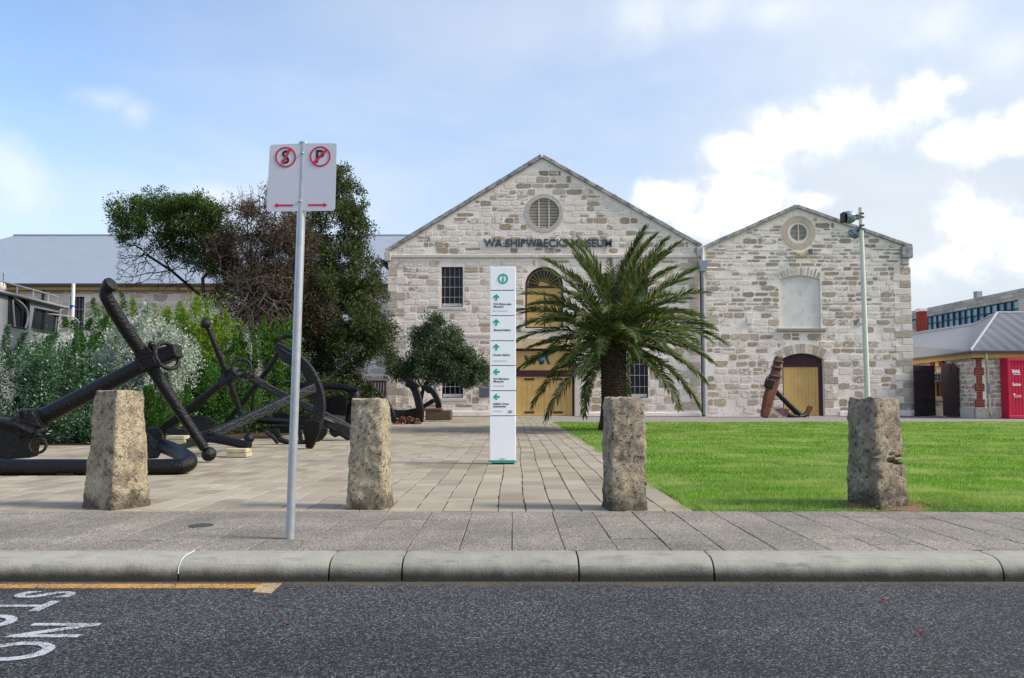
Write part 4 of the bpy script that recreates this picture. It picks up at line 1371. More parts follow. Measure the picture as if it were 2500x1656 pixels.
MB().span((lx0 - 3, YL - .42, ez - .36), (lx1, YL - .36, ez - .10)).build('fascia', MAT['fascia_cream'], leftb)
MB().tube([(P(102, 690, YL).x, YL - .15, 2), (P(102, 690, YL).x, YL - .15, lz - .2)], .08, 8).build('downpipe', MAT['gutter_dark'], leftb)
MB().span((lx0, YL + .5, 0), (lx1, ry * 2 - YL - .5, lz - .2)).build('rear_walls', MAT['limewash'], leftb)
vis_l = lambda x, z: (z > 5.0 and P(-60, 700, YL).x < x < P(640, 700, YL).x) or (x > P(790, 800, YL).x)
stones(leftb, MAT['stone_left'], lambda z: (lx0, lx1), .1, lz - .3, [('r', ww[0] - .05, ww[1] + .05, ww[2], ww[3] + .05)], lambda z, r: r.uniform(.40, .52), lambda z, r: r.uniform(.5, 1.15), 44,
       lambda x, z: (Vector((x, YL, z)), 0), keep=.9, vis=vis_l)

# ---------------------------------------------------------------- stone outbuilding on the right
out_b = thing('stone_outbuilding', 'low stone outbuilding with red brick corner and corrugated grey hip roof', 'building', (25, 39.5, 0))
C0, C1 = Vector((23.18, 39.0, 0)), Vector((24.6, 50.0, 0))
sd_ = (C1 - C0).normalized(); srot = math.atan2(sd_.y, sd_.x)
ez2 = 3.30
# side wall: built in a local frame running along the wall (x: away from the corner)
win_s = (3.9, 4.9, 1.05, 2.75)


def side(x, z, off=0.0):
    n_ = Vector((-sd_.y, sd_.x, 0))
    return C0 + sd_ * x + n_ * off + Vector((0, 0, z))


vs_, fs_ = fill_curve([(.08, 0), (11, 0), (11, ez2), (.08, ez2)], [[(3.9, 1.05), (4.9, 1.05), (4.9, 2.75), (3.9, 2.75)]], .4)
MB().add([side(a, c, -b) for a, b, c in vs_], fs_).build('side_wall', MAT['limewash'], out_b)
MB().span((23.18 + .05, 39.0, 0), (34, 39.4, ez2)).build('front_wall', MAT['limewash'], out_b)
MB().span((24.9, 39.4, 0), (33.9, 50, ez2 - .1)).build('rear_walls', MAT['limewash'], out_b)
peak = (26.9, 43.0, 5.72); eC = (22.78, 38.62, 3.36)
MB().add([eC, (36, 38.62, 3.36), (36, 43, 5.72), peak], [(0, 1, 2, 3)]).build('roof_front', MAT['roof_right'], out_b)
MB().add([eC, peak, (27.0, 45.2, 5.30), (27.0, 60, 5.30), (25.4, 60, 3.36)], [(0, 1, 2), (0, 2, 3, 4)]).build('roof_side', MAT['roof_side'], out_b)
MB().add([peak, (36, 43, 5.72), (36, 48, 3.6), (27.0, 45.2, 5.30)], [(0, 1, 2, 3)]).build('roof_back', MAT['roof_right'], out_b)
MB().add([(27, 45.2, 5.3), (31, 45.2, 3.4), (31, 60, 3.4), (27, 60, 5.3)], [(0, 1, 2, 3)]).build('roof_wing', MAT['roof_side'], out_b)
for a, b in ((eC, peak), (peak, (36, 43, 5.72)), ((27, 45.2, 5.3), (27, 60, 5.3)), (peak, (27, 45.2, 5.3))):
    MB().tube([Vector(a) + Vector((0, 0, .02)), Vector(b) + Vector((0, 0, .02))], .07, 8).build('ridge_cap', MAT['roof_right'], out_b)
rb_ = MB(); x = 23.0
while x < 31:
    u_ = min(1.0, (x - 22.78) / (26.9 - 22.78))
    rb_.tube([(x, 38.60, 3.365), (x, 38.62 + 4.38 * u_, 3.365 + 2.36 * u_)], .018, 5, cap=False); x += .105
o = rb_.build('roof_corrugation', MAT['roof_right'], out_b); o['kind'] = 'stuff'
MB().prism([(22.80, 38.60, 3.25), (36, 38.60, 3.25), (36, 38.60, 3.36), (22.80, 38.60, 3.36)], (0, .12, 0)).build('gutter', MAT['gutter_dark'], out_b)
MB().span((22.95, 38.74, 3.02), (36, 38.80, 3.25)).build('fascia', MAT['fascia_cream'], out_b)
gdir = (Vector((25.4, 60, 0)) - Vector((22.78, 38.62, 0))).normalized()
p0 = Vector((22.80, 38.75, 3.25))
MB().prism([p0, p0 + gdir * 20, p0 + gdir * 20 + Vector((0, 0, .11)), p0 + Vector((0, 0, .11))], (.12, 0, 0)).build('side_gutter', MAT['gutter_dark'], out_b)
p0 = Vector((22.98, 38.85, 3.02))
MB().prism([p0, p0 + gdir * 20, p0 + gdir * 20 + Vector((0, 0, .24)), p0 + Vector((0, 0, .24))], (.06, 0, 0)).build('side_fascia', MAT['fascia_cream'], out_b)
# brick quoin on the corner
bme = MB().cbox((0, 0, 0), (1, 1, 1), .04).mesh('brick', MAT['brick_red'])
zb = .55; row = 0
Rb = random.Random(8)
while zb < 3.0:
    block = (row // 5) % 2
    xs0, xs1 = (0, .50) if block == 0 else (.06, .38)
    x = 23.18 + xs0; first = row % 2
    while x < 23.18 + xs1 - .04:
        w_ = .115 if first else .235; first = 0
        w_ = min(w_, 23.18 + xs1 - x)
        o = link('brick', bme, out_b); o.location = (x + w_ / 2, 39.0 + .02 + Rb.uniform(-.004, .004), zb + .0375); o.scale = (w_ - .012, .08, .068)
        x += w_
    zb += .08; row += 1
MB().cbox((26.2, 38.97, .26), (6.1, .14, .52), .02).build('plinth', MAT['wall_block'], out_b)
MB().add([side(0, .52, .06), side(2.1, .52, .06), side(2.1, 0, .06), side(0, 0, .06)], [(0, 1, 2, 3)]).build('plinth', MAT['wall_block'], out_b)
stones(out_b, MAT['stone_side'], lambda z: (23.60, 31), .55, 3.0, [('r', 23.1, 23.72, 0, 4)], lambda z, r: r.uniform(.20, .27), lambda z, r: r.uniform(.25, .55), 51, lambda x, z: (Vector((x, 39.0, z)), 0), joint=(.018, .035), limit=200,
       vis=lambda x, z: x < 26.6)
nst = lambda x, z: (side(x, z, .0), srot + PI)
stones(out_b, MAT['stone_side'], lambda z: (0.02, 10.5), .55, 3.05, [('r', 3.4, 5.4, .8, 3.1)], lambda z, r: r.uniform(.20, .27), lambda z, r: r.uniform(.25, .55), 52, nst, joint=(.018, .035), limit=100, name='wall_stone')
# brick dressed window on the side wall
for xa, xb in ((3.45, 3.9), (4.9, 5.35)):
    zb = .85; row = 0
    while zb < 2.95:
        x = xa; first = row % 2
        while x < xb - .04:
            w_ = min(.115 if first else .235, xb - x); first = 0
            o = link('brick', bme, out_b); o.location = side(x + w_ / 2, zb + .0375, .02); o.rotation_euler = (0, 0, srot); o.scale = (w_ - .012, .08, .068); x += w_
        zb += .08; row += 1
for k in range(3):
    o = MB().cbox((0, 0, 0), (.42, .12, .34), .02).build('lintel_block', MAT['brick_red'] if k != 1 else MAT['lintel_stone'], out_b); o.location = side(3.75 + .6 * k, 2.92, .03); o.rotation_euler = (0, 0, srot)
sw = MB()
sw.add([side(a, c, d) for a, c, d in ((3.9, 1.05, -.1), (4.9, 1.05, -.1), (4.9, 2.75, -.1), (3.9, 2.75, -.1))], [(0, 1, 2, 3)])
swo = sw.build('window', MAT['navy_glass'], out_b)
fr = MB()
for a, b, c, d in ((3.9, 3.98, 1.05, 2.75), (4.82, 4.9, 1.05, 2.75), (3.98, 4.82, 1.05, 1.12), (3.98, 4.82, 1.85, 1.92), (4.37, 4.42, 1.12, 1.85)):
    fr.prism([side(a, c, -.06), side(b, c, -.06), side(b, d, -.06), side(a, d, -.06)], side(0, 0, -.04) - side(0, 0, 0))
fr.build('frame', MAT['fascia_cream'], swo)
MB().prism([side(3.98, 2.4, -.05), side(4.82, 2.4, -.05), side(4.82, 2.75, -.05), side(3.98, 2.75, -.05)], side(0, 0, -.03) - side(0, 0, 0)).build('blind', MAT['lintel_stone'], swo)
MB().prism([side(3.7, .85, .08), side(5.1, .85, .08), side(5.1, 1.03, .08), side(3.7, 1.03, .08)], side(0, 0, -.1) - side(0, 0, 0)).build('sill', MAT['cream_sill'], swo)
ac = thing('air_conditioner', 'small white air conditioning box in the outbuilding window between the dark gates', 'air conditioner', side(4.3, 1.95, .1))
MB().prism([side(3.99, 1.93, .30), side(4.80, 1.93, .30), side(4.80, 2.38, .30), side(3.99, 2.38, .30)], side(0, 0, -.42) - side(0, 0, 0)).build('case', MAT['aircon'], ac)
for i in range(5):
    MB().prism([side(4.05, 1.98 + i * .075, .31), side(4.74, 1.98 + i * .075, .31), side(4.74, 2.02 + i * .075, .31), side(4.05, 2.02 + i * .075, .31)], side(0, 0, -.02) - side(0, 0, 0)).build('grille_slat', MAT['dark_metal'], ac)
for i in range(2):
    for j in range(2):
        MB().span((side(3.985, 0, 0).x - .36 + j * .17, side(3.985, 0, 0).y - .012, 2.0 + i * .18), (side(3.985, 0, 0).x - .24 + j * .17, side(3.985, 0, 0).y + .01, 2.13 + i * .18)).build('vent_panel', MAT['plaque'], ac)
# cream downpipe at the corner
dpo = thing('cream_downpipe', 'cream downpipe with a grey middle length on the outbuilding front', 'downpipe', (23.83, 38.9, 0))
MB().tube([(23.62, 38.7, 3.25), (23.62, 38.7, 3.0), (23.80, 38.9, 2.80), (23.82, 38.9, 1.75)], .05, 10).build('upper_pipe', MAT['downpipe_cream'], dpo, True)
MB().tube([(23.82, 38.9, 1.75), (23.83, 38.9, 1.2)], .052, 10).build('grey_pipe', MAT['downpipe_grey'], dpo, True)
MB().tube([(23.83, 38.9, 1.2), (23.84, 38.9, .45), (23.88, 38.82, .15)], .05, 10).build('lower_pipe', MAT['downpipe_cream'], dpo, True)
# dark timber gates
g1 = thing('timber_gate', 'dark timber gate leaf standing closed against the corner of the lower gable', 'gate', (22.5, 42.4, 0), 'dark timber gates by the outbuilding')
ga, gb = (2230 - 1250) / FOC * 42.4, (2282 - 1250) / FOC * 42.4
nb = 9
for i in range(nb):
    MB().cbox((ga + (gb - ga) * (i + .5) / nb, 42.4, 1.42), ((gb - ga) / nb - .008, .045, 2.72), .006).build('board', MAT['dark_gate'], g1)
for z in (.35, .95, 1.75, 2.5):
    MB().cbox(((ga + gb) / 2, 42.36, z), (gb - ga, .05, .045), .006).build('rail', MAT['dark_gate'], g1)
MB().tube([(gb - .25, 42.34, 1.28), (gb - .02, 42.34, 1.28)], .018, 6).build('bolt', MAT['dark_metal'], g1)
g2 = thing('timber_gate', 'near black timber gate leaf with jagged top folded back on the outbuilding wall', 'gate', side(2.6, 0, .1), 'dark timber gates by the outbuilding')
tops = [2.86, 2.86, 2.86, 2.84, 2.86, 2.84, 2.50, 2.90, 2.72, 2.70]
nb = 10
for i, tp in enumerate(tops[::-1]):
    a = 1.62 + 1.86 * i / nb; b = 1.62 + 1.86 * (i + 1) / nb
    MB().prism([side(a + .004, .05, .16), side(b - .004, .05, .16), side(b - .004, tp, .16), side(a + .004, tp - (.06 if i < 4 else 0), .16)], side(0, 0, -.045) - side(0, 0, 0)).build('board', MAT['dark_gate'], g2)
MB().prism([side(1.6, .04, .10), side(3.5, .04, .10), side(3.5, .2, .10), side(1.6, .2, .10)], side(0, 0, -.05) - side(0, 0, 0)).build('rail', MAT['dark_gate'], g2)

# red container panel
RX0, RX1, RY = 24.42, 26.9, 38.35
rc = thing('red_container', 'crimson steel container end with white logos standing against the outbuilding', 'container', (25.6, RY, 0))
mb = MB(); nrib = 15; H = 2.93
pts = []
for i in range(nrib):
    x = RX0 + .16 + (RX1 - RX0 - .16) * i / nrib; wv = (RX1 - RX0 - .16) / nrib
    if i < 8: pts += [(x, RY + .018)] if i == 0 else []
    pts += [(x, RY + .02), (x + wv * .35, RY + .02), (x + wv * .5, RY + .004), (x + wv * .85, RY + .004)]
pts += [(RX1, RY + .02), (RX1, RY + .55), (RX0 + .16, RY + .55)]
clean = []
for p in pts:
    if not clean or (abs(p[0] - clean[-1][0]) + abs(p[1] - clean[-1][1])) > 1e-4: clean.append(p)
mb.prism([(a, b, .10) for a, b in clean], (0, 0, H - .1))
mb.build('body', MAT['red_container'], rc)
MB().cbox((RX0 + .08, RY + .27, H / 2 + .06), (.16, .60, H - .08), .02).build('corner_post', MAT['red_container'], rc)
MB().cbox(((RX0 + RX1) / 2, RY + .27, H - .03), (RX1 - RX0 + .02, .62, .12), .015).build('top_rail', MAT['red_container'], rc)
MB().cbox(((RX0 + RX1) / 2, RY + .27, .09), (RX1 - RX0 + .02, .62, .14), .015).build('bottom_rail', MAT['red_container'], rc)
MB().span((25.42, RY - .03, 1.9), (26.5, RY + .0, 2.95)).build('dark_opening', MAT['dark_metal'], rc)
for i in range(5):
    MB().lathe([(.022, 0), (.022, .008)], (RX0 + .30 + .16 * i, RY - .004, H - .22), (0, 1, 0), 8).build('rivet', MAT['dark_metal'], rc)
for i in range(3):
    MB().lathe([(.022, 0), (.022, .008)], (RX0 + .36 + .15 * i, RY - .004, .93), (0, 1, 0), 8).build('rivet', MAT['dark_metal'], rc)


def words(parent, name, body, x, y, z, cap, mat, width=None, bold=.0, shear=0.0, depth=.006):
    V_, F_ = text_geo(body, cap, depth, bold, shear, width)
    return MB().add([(v[0] + x, v[1] + y - depth, v[2] + z) for v in V_], F_).build(name, mat, parent)


lg = MB(); zt = 2.32; x = RX0 + .235
for i, s in enumerate((1, -1, 1, -1, 1, -1, 1)):
    h, sk, w_ = .10, .022 * s, .043; xx = x + i * .054
    lg.prism([(xx - sk, RY - .004, zt + h), (xx + w_ - sk, RY - .004, zt + h), (xx + w_ + sk, RY - .004, zt - h), (xx + sk, RY - .004, zt - h)], (0, .008, 0))
lg.span((x + .04, RY - .004, zt - .155), (x + .41, RY + .004, zt - .13))
lg.build('logo', MAT['white_vinyl'], rc)
words(rc, 'lettering', 'Santos', RX0 + .225, RY, 1.62, .155, MAT['white_vinyl'], .41, .02)
em = MB(); ex, ezz = RX0 + .30, 1.18
em.prism([(ex - .06, RY - .004, ezz), (ex - .03, RY - .004, ezz + .05), (ex + .03, RY - .004, ezz + .06), (ex + .07, RY - .004, ezz + .02), (ex + .02, RY - .004, ezz - .01)], (0, .008, 0))
em.prism([(ex - .01, RY - .004, ezz - .04), (ex + .05, RY - .004, ezz - .03), (ex + .05, RY - .004, ezz - .075), (ex + .0, RY - .004, ezz - .08)], (0, .008, 0))
em.prism([(ex + .01, RY - .004, ezz - .095), (ex + .035, RY - .004, ezz - .09), (ex + .03, RY - .004, ezz - .15), (ex + .01, RY - .004, ezz - .15)], (0, .008, 0))
em.build('emblem', MAT['white_vinyl'], rc)
words(rc, 'lettering', 'Foundation', RX0 + .38, RY, 1.13, .045, MAT['white_vinyl'], .26, .01)
MB().span((RX0 + .38, RY - .004, 1.06), (RX0 + .64, RY + .002, 1.085)).build('lettering_line', MAT['white_vinyl'], rc)

# ---------------------------------------------------------------- modern block and chimney cottage far right
A_, B_ = Vector((979 * 85 / FOC, 85, 0)), Vector((1330 * 63 / FOC, 63, 0))
A_ = A_ + (A_ - B_).normalized() * 14
md = (B_ - A_); mL = md.length; md.normalize(); mn = Vector((md.y, -md.x, 0))
if mn.y > 0: mn = -mn
modern = thing('office_block', 'modern concrete block with a long band of blue glass behind the outbuilding', 'building', (A_ + B_) / 2)
mw = lambda s, z, off=0: A_ + md * s + mn * off + Vector((0, 0, z))
MB().prism([mw(0, 0), mw(mL, 0), mw(mL, 7.2), mw(0, 7.2)], -mn * 12).build('lower_wall', MAT['wall_block'], modern)
MB().prism([mw(0, 7.2, -.35), mw(mL, 7.2, -.35), mw(mL, 9.5, -.35), mw(0, 9.5, -.35)], -mn * 11).build('inner_wall', MAT['dark_metal'], modern)
Rm = random.Random(6)
for r_ in range(3):
    s = 0
    while s < mL:
        w_ = Rm.uniform(1.2, 2.4); e = min(s + w_, mL)
        MB().prism([mw(s + .01, 9.5 + r_ * .31, .04), mw(e - .01, 9.5 + r_ * .31, .04), mw(e - .01, 9.5 + r_ * .31 + .295, .04), mw(s + .01, 9.5 + r_ * .31 + .295, .04)], -mn * 11).build('parapet_block', MAT['wall_block'], modern)
        s = e
gs, ge = 10.0, mL - 4.3; ncol = 22
MB().prism([mw(ge, 7.2, .04), mw(mL, 7.2, .04), mw(mL, 9.49, .04), mw(ge, 9.49, .04)], -mn * 2).build('end_pier', MAT['wall_block'], modern)
for i in range(ncol + 1):
    s = gs + (ge - gs) * i / ncol
    MB().prism([mw(s - .05, 7.2, .02), mw(s + .05, 7.2, .02), mw(s + .05, 9.48, .02), mw(s - .05, 9.48, .02)], -mn * .25).build('mullion', MAT['dark_metal'], modern)
for j in range(4):
    z = 7.3 + j * .72
    MB().prism([mw(gs, z - .035, .01), mw(ge, z - .035, .01), mw(ge, z + .035, .01), mw(gs, z + .035, .01)], -mn * .2).build('transom', MAT['dark_metal'], modern)
pm = None
for i in range(ncol):
    for j in range(3):
        s0, s1 = gs + (ge - gs) * i / ncol + .05, gs + (ge - gs) * (i + 1) / ncol - .05; z0, z1 = 7.3 + j * .72 + .035, 7.3 + (j + 1) * .72 - .035
        MB().prism([mw(s0, z0, -.12), mw(s1, z0, -.12), mw(s1, z1, -.12), mw(s0, z1, -.12)], -mn * .03).build('pane', MAT['office_glass'], modern)
s = (Vector((1128 * 74 / FOC, 74, 0)) - A_).dot(md)
MB().cbox(mw(s, 10.75, -.6), (.55, .55, .75), .02).build('roof_vent', MAT['alu_paint'], modern)
cot = thing('cottage', 'small stone cottage with tall red brick chimney peeping over the grey roof', 'building', (30, 60, 0))
k60 = 60 / FOC
MB().span(((2200 - 1250) * k60, 60, 0), ((2262 - 1250) * k60, 66, 5.9)).build('wall', MAT['cap_stone'], cot)
MB().add([((2190 - 1250) * k60, 59.6, 5.9), ((2262 - 1250) * k60, 59.6, 5.9), ((2246 - 1250) * k60, 62.5, 7.5), ((2215 - 1250) * k60, 62.5, 7.5)], [(0, 1, 2, 3)]).build('roof', MAT['roof_right'], cot)
MB().prism([((2223 - 1250) * k60, 59.8, 5.6), ((2250 - 1250) * k60, 59.8, 5.6), ((2250 - 1250) * k60, 59.8, 6.0), ((2228 - 1250) * k60, 59.8, 6.9), ((2223 - 1250) * k60, 59.8, 6.9)], (0, .3, 0)).build('raked_coping', MAT['weathered_coping'], cot)
MB().add([((2262 - 1250) * k60, 59.4, 5.75), ((2286 - 1250) * k60, 59.4, 5.75), ((2275 - 1250) * k60, 61, 6.3), ((2262 - 1250) * k60, 61, 6.3)], [(0, 1, 2, 3)]).build('side_roof', MAT['roof_right'], cot)
MB().span(((2262 - 1250) * k60, 59.55, 5.45), ((2284 - 1250) * k60, 59.7, 5.72)).build('fascia', MAT['fascia_cream'], cot)
MB().span(((2262 - 1250) * k60, 60, 0), ((2280 - 1250) * k60, 64, 5.5)).build('side_wall', MAT['cap_stone'], cot)
chx0, chx1 = (2246.5 - 1250) * k60 * .985, (2263.5 - 1250) * k60 * .985
chm = MB().span((chx0, 58.9, 4.5), (chx1, 59.45, 7.55)).build('chimney', MAT['brick_red'], cot)
MB().cbox(((chx0 + chx1) / 2, 59.17, 7.68), (chx1 - chx0 + .06, .62, .24), .03).build('chimney_cap', MAT['dull_white'], chm)
for i in range(26):
    for j in range(2):
        x = chx0 + (chx1 - chx0) * (j + .5) / 2
        o = link('brick', bme, chm); o.location = (x, 58.88, 5.4 + i * .08); o.scale = ((chx1 - chx0) / 2 - .015, .06, .066)

# ================================================================ STREET THINGS
# stone bollards
def bollard(label, xc, Yc, wb, db, wt, dt, h, rot, mat, seed, groove=None, lean=0.0):
    Rv = random.Random(seed); mb = MB(); NL, NS = 46, 22
    per = []
    for side_ in range(4):
        for i in range(NS):
            t = -1 + 2 * i / NS
            per.append([(t, -1), (1, t), (-t, 1), (-1, -t)][side_])
    n = len(per); off = Vector((seed * 7.3, seed * 3.1, seed))
    for k in range(NL + 1):
        u = k / NL; z = h * u
        w_, d_ = wb + (wt - wb) * u, db + (dt - db) * u
        for a, b in per:
            m_ = max(abs(a), abs(b)); rr = (abs(a) ** 9 + abs(b) ** 9) ** (1 / 9)
            p = Vector((a / rr * w_ / 2, b / rr * d_ / 2, z))
            nrm = Vector((a if abs(a) >= abs(b) - .02 else a * .2, b if abs(b) >= abs(a) - .02 else b * .2, 0)).normalized()
            q = p + off
            disp = .013 * noise.fractal(q * 4, 1.0, 2.1, 4) + .012 * noise.fractal(q * 13, .8, 2.1, 4) - .018 * max(0, noise.noise(q * 7) - .25)
            disp -= .012 * max(0, .3 - abs(noise.noise(q * 2.3)))
            if groove:
                for gz, gd, gwid in groove:
                    zz = gz + .05 * noise.noise(Vector((p.x * 6, p.y * 6, gz)) + off)
                    disp -= gd * math.exp(-((z - zz) / gwid) ** 2) * max(0, min(1.3, .7 + .35 * p.x / (w_ / 2) + 1.3 * noise.noise(q * 6 + Vector((3, 1, 2))))) * (1 if p.y < -.05 else .2)
            if u > .96: p.x *= 1 - (u - .96) * .9; p.y *= 1 - (u - .96) * .9
            edge = noise.noise(Vector((a * 2, b * 2, seed)))
            p = p + nrm * disp
            p.z += (.020 * edge if u > .9 else 0) + .012 * noise.noise(q * 9) * (u > .5)
            p.x += lean * z
            mb.v.append(p)
    for k in range(NL):
        for i in range(n):
            j = (i + 1) % n
            mb.f.append((k * n + i, k * n + j, (k + 1) * n + j, (k + 1) * n + i))
    base = NL * n; prev = list(range(base, base + n))
    for s in (.8, .55, .3):
        o = len(mb.v)
        for a, b in per:
            rr = (abs(a) ** 9 + abs(b) ** 9) ** (1 / 9)
            q = Vector((a / rr * wt / 2 * s, b / rr * dt / 2 * s, h))
            mb.v.append(q + Vector((lean * h, 0, .008 + .014 * noise.fractal((q + off) * 9, 1, 2, 3))))
        for i in range(n):
            j = (i + 1) % n; mb.f.append((prev[i], prev[j], o + j, o + i))
        prev = list(range(o, o + n))
    mb.v.append(Vector((lean * h, 0, h + .01))); c = len(mb.v) - 1
    for i in range(n): mb.f.append((prev[i], prev[(i + 1) % n], c))
    o = link('stone_bollard', mb.mesh('stone_bollard', MAT[mat], True))
    o.location = (xc, Yc, -.02); o.rotation_euler = (0, 0, rot)
    return tag(o, label, 'bollard', 'rough stone bollards along the footpath')


def bx(x, Y): return P(x, 1100, Y).x


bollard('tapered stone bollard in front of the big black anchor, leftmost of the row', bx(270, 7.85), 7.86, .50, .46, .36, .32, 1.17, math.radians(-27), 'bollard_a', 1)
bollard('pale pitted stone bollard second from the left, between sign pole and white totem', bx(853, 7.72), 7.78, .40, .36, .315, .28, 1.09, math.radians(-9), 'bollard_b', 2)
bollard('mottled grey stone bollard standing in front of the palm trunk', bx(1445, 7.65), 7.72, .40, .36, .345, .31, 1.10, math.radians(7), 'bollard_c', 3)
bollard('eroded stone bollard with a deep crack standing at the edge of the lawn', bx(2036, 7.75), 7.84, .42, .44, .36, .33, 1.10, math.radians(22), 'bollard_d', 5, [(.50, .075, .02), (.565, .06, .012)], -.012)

# parking sign
SY = 6.06
sg = thing('parking_sign', 'white no-stopping and no-parking sign with red arrows on a grey steel pole', 'sign', G(673, 1243))
pb, pt = G(674, 1243), P(702, 331, SY + .03)
pb.y = SY + .03; pb.z = -.02
MB().tube([pb, pt], .033, 16).build('pole', MAT['galvanised'], sg, True)
MB().lathe([(.036, 0), (.036, .012), (.02, .02)], pt - Vector((0, 0, .008)), (0, 0, 1), 14).build('pole_cap', MAT['galvanised'], sg)


def cs(x, y): return PS(600 + .3636 * x, 330 + .3636 * y, SY)


def rounded(q, r, n=5):
    """quad corners (Vectors) -> loop with rounded corners"""
    loop = []
    for i in range(4):
        a, b, c = q[i - 1], q[i], q[(i + 1) % 4]
        d1, d2 = (a - b).normalized(), (c - b).normalized()
        p0, p1 = b + d1 * r, b + d2 * r; cc = b + d1 * r + d2 * r
        for k in range(n + 1):
            t = k / n; e = (p0 - cc) * math.cos(t * PI / 2) + (p1 - cc) * math.sin(t * PI / 2)
            loop.append(cc + e)
    return loop


ANG = math.radians(-2.0)


def flat_text(parent, name, body, c, cap, mat, bold=0, ang=0.0, shear=0.0, width=None, depth=.002):
    V_, F_ = text_geo(body, cap, depth, bold, shear, width)
    mx = (min(v[0] for v in V_) + max(v[0] for v in V_)) / 2; mz = (min(v[2] for v in V_) + max(v[2] for v in V_)) / 2
    ca, sa = math.cos(ang), math.sin(ang)
    vv = [(c.x + (v[0] - mx) * ca - (v[2] - mz) * sa, c.y + v[1] - depth, c.z + (v[0] - mx) * sa + (v[2] - mz) * ca) for v in V_]
    return MB().add(vv, F_).build(name, mat, parent)


fw = Vector((0, -.0022, 0))
for k, q in enumerate([[(162, 66), (380, 56), (368, 511), (138, 514)], [(386, 56), (612, 55), (599, 508), (372, 511)]]):
    pl = MB().prism([v for v in rounded([cs(*p) for p in q], .022)], (0, .003, 0)).build('sign_plate', MAT['white_sign'], sg)
    cx_, cy_ = ((268, 148), (500, 144))[k]
    c = cs(cx_, cy_); R_ = 65 * .3636 * SY / FOC
    flat_text(pl, 'letter', 'SP'[k], c + fw * .5, 88 * .3636 * SY / FOC, MAT['sign_black'], .012, ANG)
    loop = arc_pts(c.x, c.z, R_ * 1.09, 0, 2 * PI * 47 / 48, 47); inn = arc_pts(c.x, c.z, R_ * .93, 0, 2 * PI * 47 / 48, 47)
    plate(loop, [inn], SY - .0035, .0025).build('prohibition_ring', MAT['sign_red'], pl)
    a, b = [(cs(246, 193), cs(297, 97)), (cs(453, 194), cs(545, 95))][k]
    d = (b - a).normalized(); sd = Vector((-d.z, 0, d.x)) * .0095
    MB().prism([a - sd + fw * 2.2, a + sd + fw * 2.2, b + sd + fw * 2.2, b - sd + fw * 2.2], (0, .002, 0)).build('slash', MAT['sign_red'], pl)
    x0, x1, y_ = ((190, 317, 472), (548, 420, 470))[k]
    s = 1 if k == 0 else -1
    MB().prism([cs(*p) + fw for p in [(x0, y_), (x0 + s * 24, y_ - 17), (x0 + s * 24, y_ - 6), (x1, y_ - 6), (x1, y_ + 6), (x0 + s * 24, y_ + 6), (x0 + s * 24, y_ + 17)]], (0, .002, 0)).build('arrow', MAT['sign_red'], pl)
for p in ((381, 122), (367, 443)):
    MB().lathe([(.012, 0), (.012, -.006), (.006, -.010)], cs(*p) + fw, (0, 1, 0), 10).build('bolt', MAT['galvanised'], sg)

# white totem
TY = 12.67
tz = lambda y: P(1162, y, TY).z
tx0, tx1 = P(1132.5, 850, TY).x, P(1192.5, 850, TY).x; txc = (tx0 + tx1) / 2; tw = tx1 - tx0; td = .17
tot = thing('wayfinding_totem', 'tall white information totem with green arrows and black directions', 'sign', (txc, TY + td / 2, 0))
MB().cbox((txc, TY + td / 2, tz(845) / 1), (tw - .05, td - .04, tz(620) * 1.0 - .1 - .0), .004)
MB().span((txc - tw / 2 + .028, TY + .025, .02), (txc + tw / 2 - .028, TY + td - .02, tz(619))).build('core', MAT['totem_core'], tot)
MB().cbox((txc, TY + td / 2, .022), (tw * .84, td * .9, .085), .004).build('base', MAT['totem_core'], tot)
edges = [617, 672, 730.5, 788.5, 846, 904, 962, 1066]
panels = []
for a, b in zip(edges[:-1], edges[1:]):
    z1, z0 = tz(a) - (.006 if a != 617 else 0), tz(b) + .008
    panels.append(MB().cbox((txc, TY + td / 2, (z0 + z1) / 2), (tw, td, z1 - z0), .006).build('panel', MAT['totem_white'], tot))
MB().cbox((txc, TY + td / 2, tz(1068.3)), (tw + .004, td + .004, .030), .003).build('base_strip', MAT['teal'], tot)
k_ = TY / FOC
TP = lambda x, y: PS(x, y, TY) + Vector((0, -.001, 0))


def tt(parent, body, x, base_y, cap_px, mat='ink', bold=.018, shear=0.0, width_px=None):
    p = TP(x, base_y)
    return words(parent, 'lettering', body, p.x, p.y, p.z, cap_px * k_, MAT[mat], None if width_px is None else width_px * k_, bold, shear, .002)


def arrow(parent, cx, cy, kind):
    """rounded block arrow"""
    r = 8.3 * k_; c = TP(cx, cy)
    pts = [(0, 1), (1, .02), (.72, -.34), (.28, .06), (.28, -1), (-.28, -1), (-.28, .06), (-.72, -.34), (-1, .02)]
    if kind == 'left': pts = [(-b, a) for a, b in pts]
    MB().prism([c + Vector((a * r, -.003, b * r)) for a, b in pts], (0, .004, 0)).build('arrow', MAT['teal'], parent)


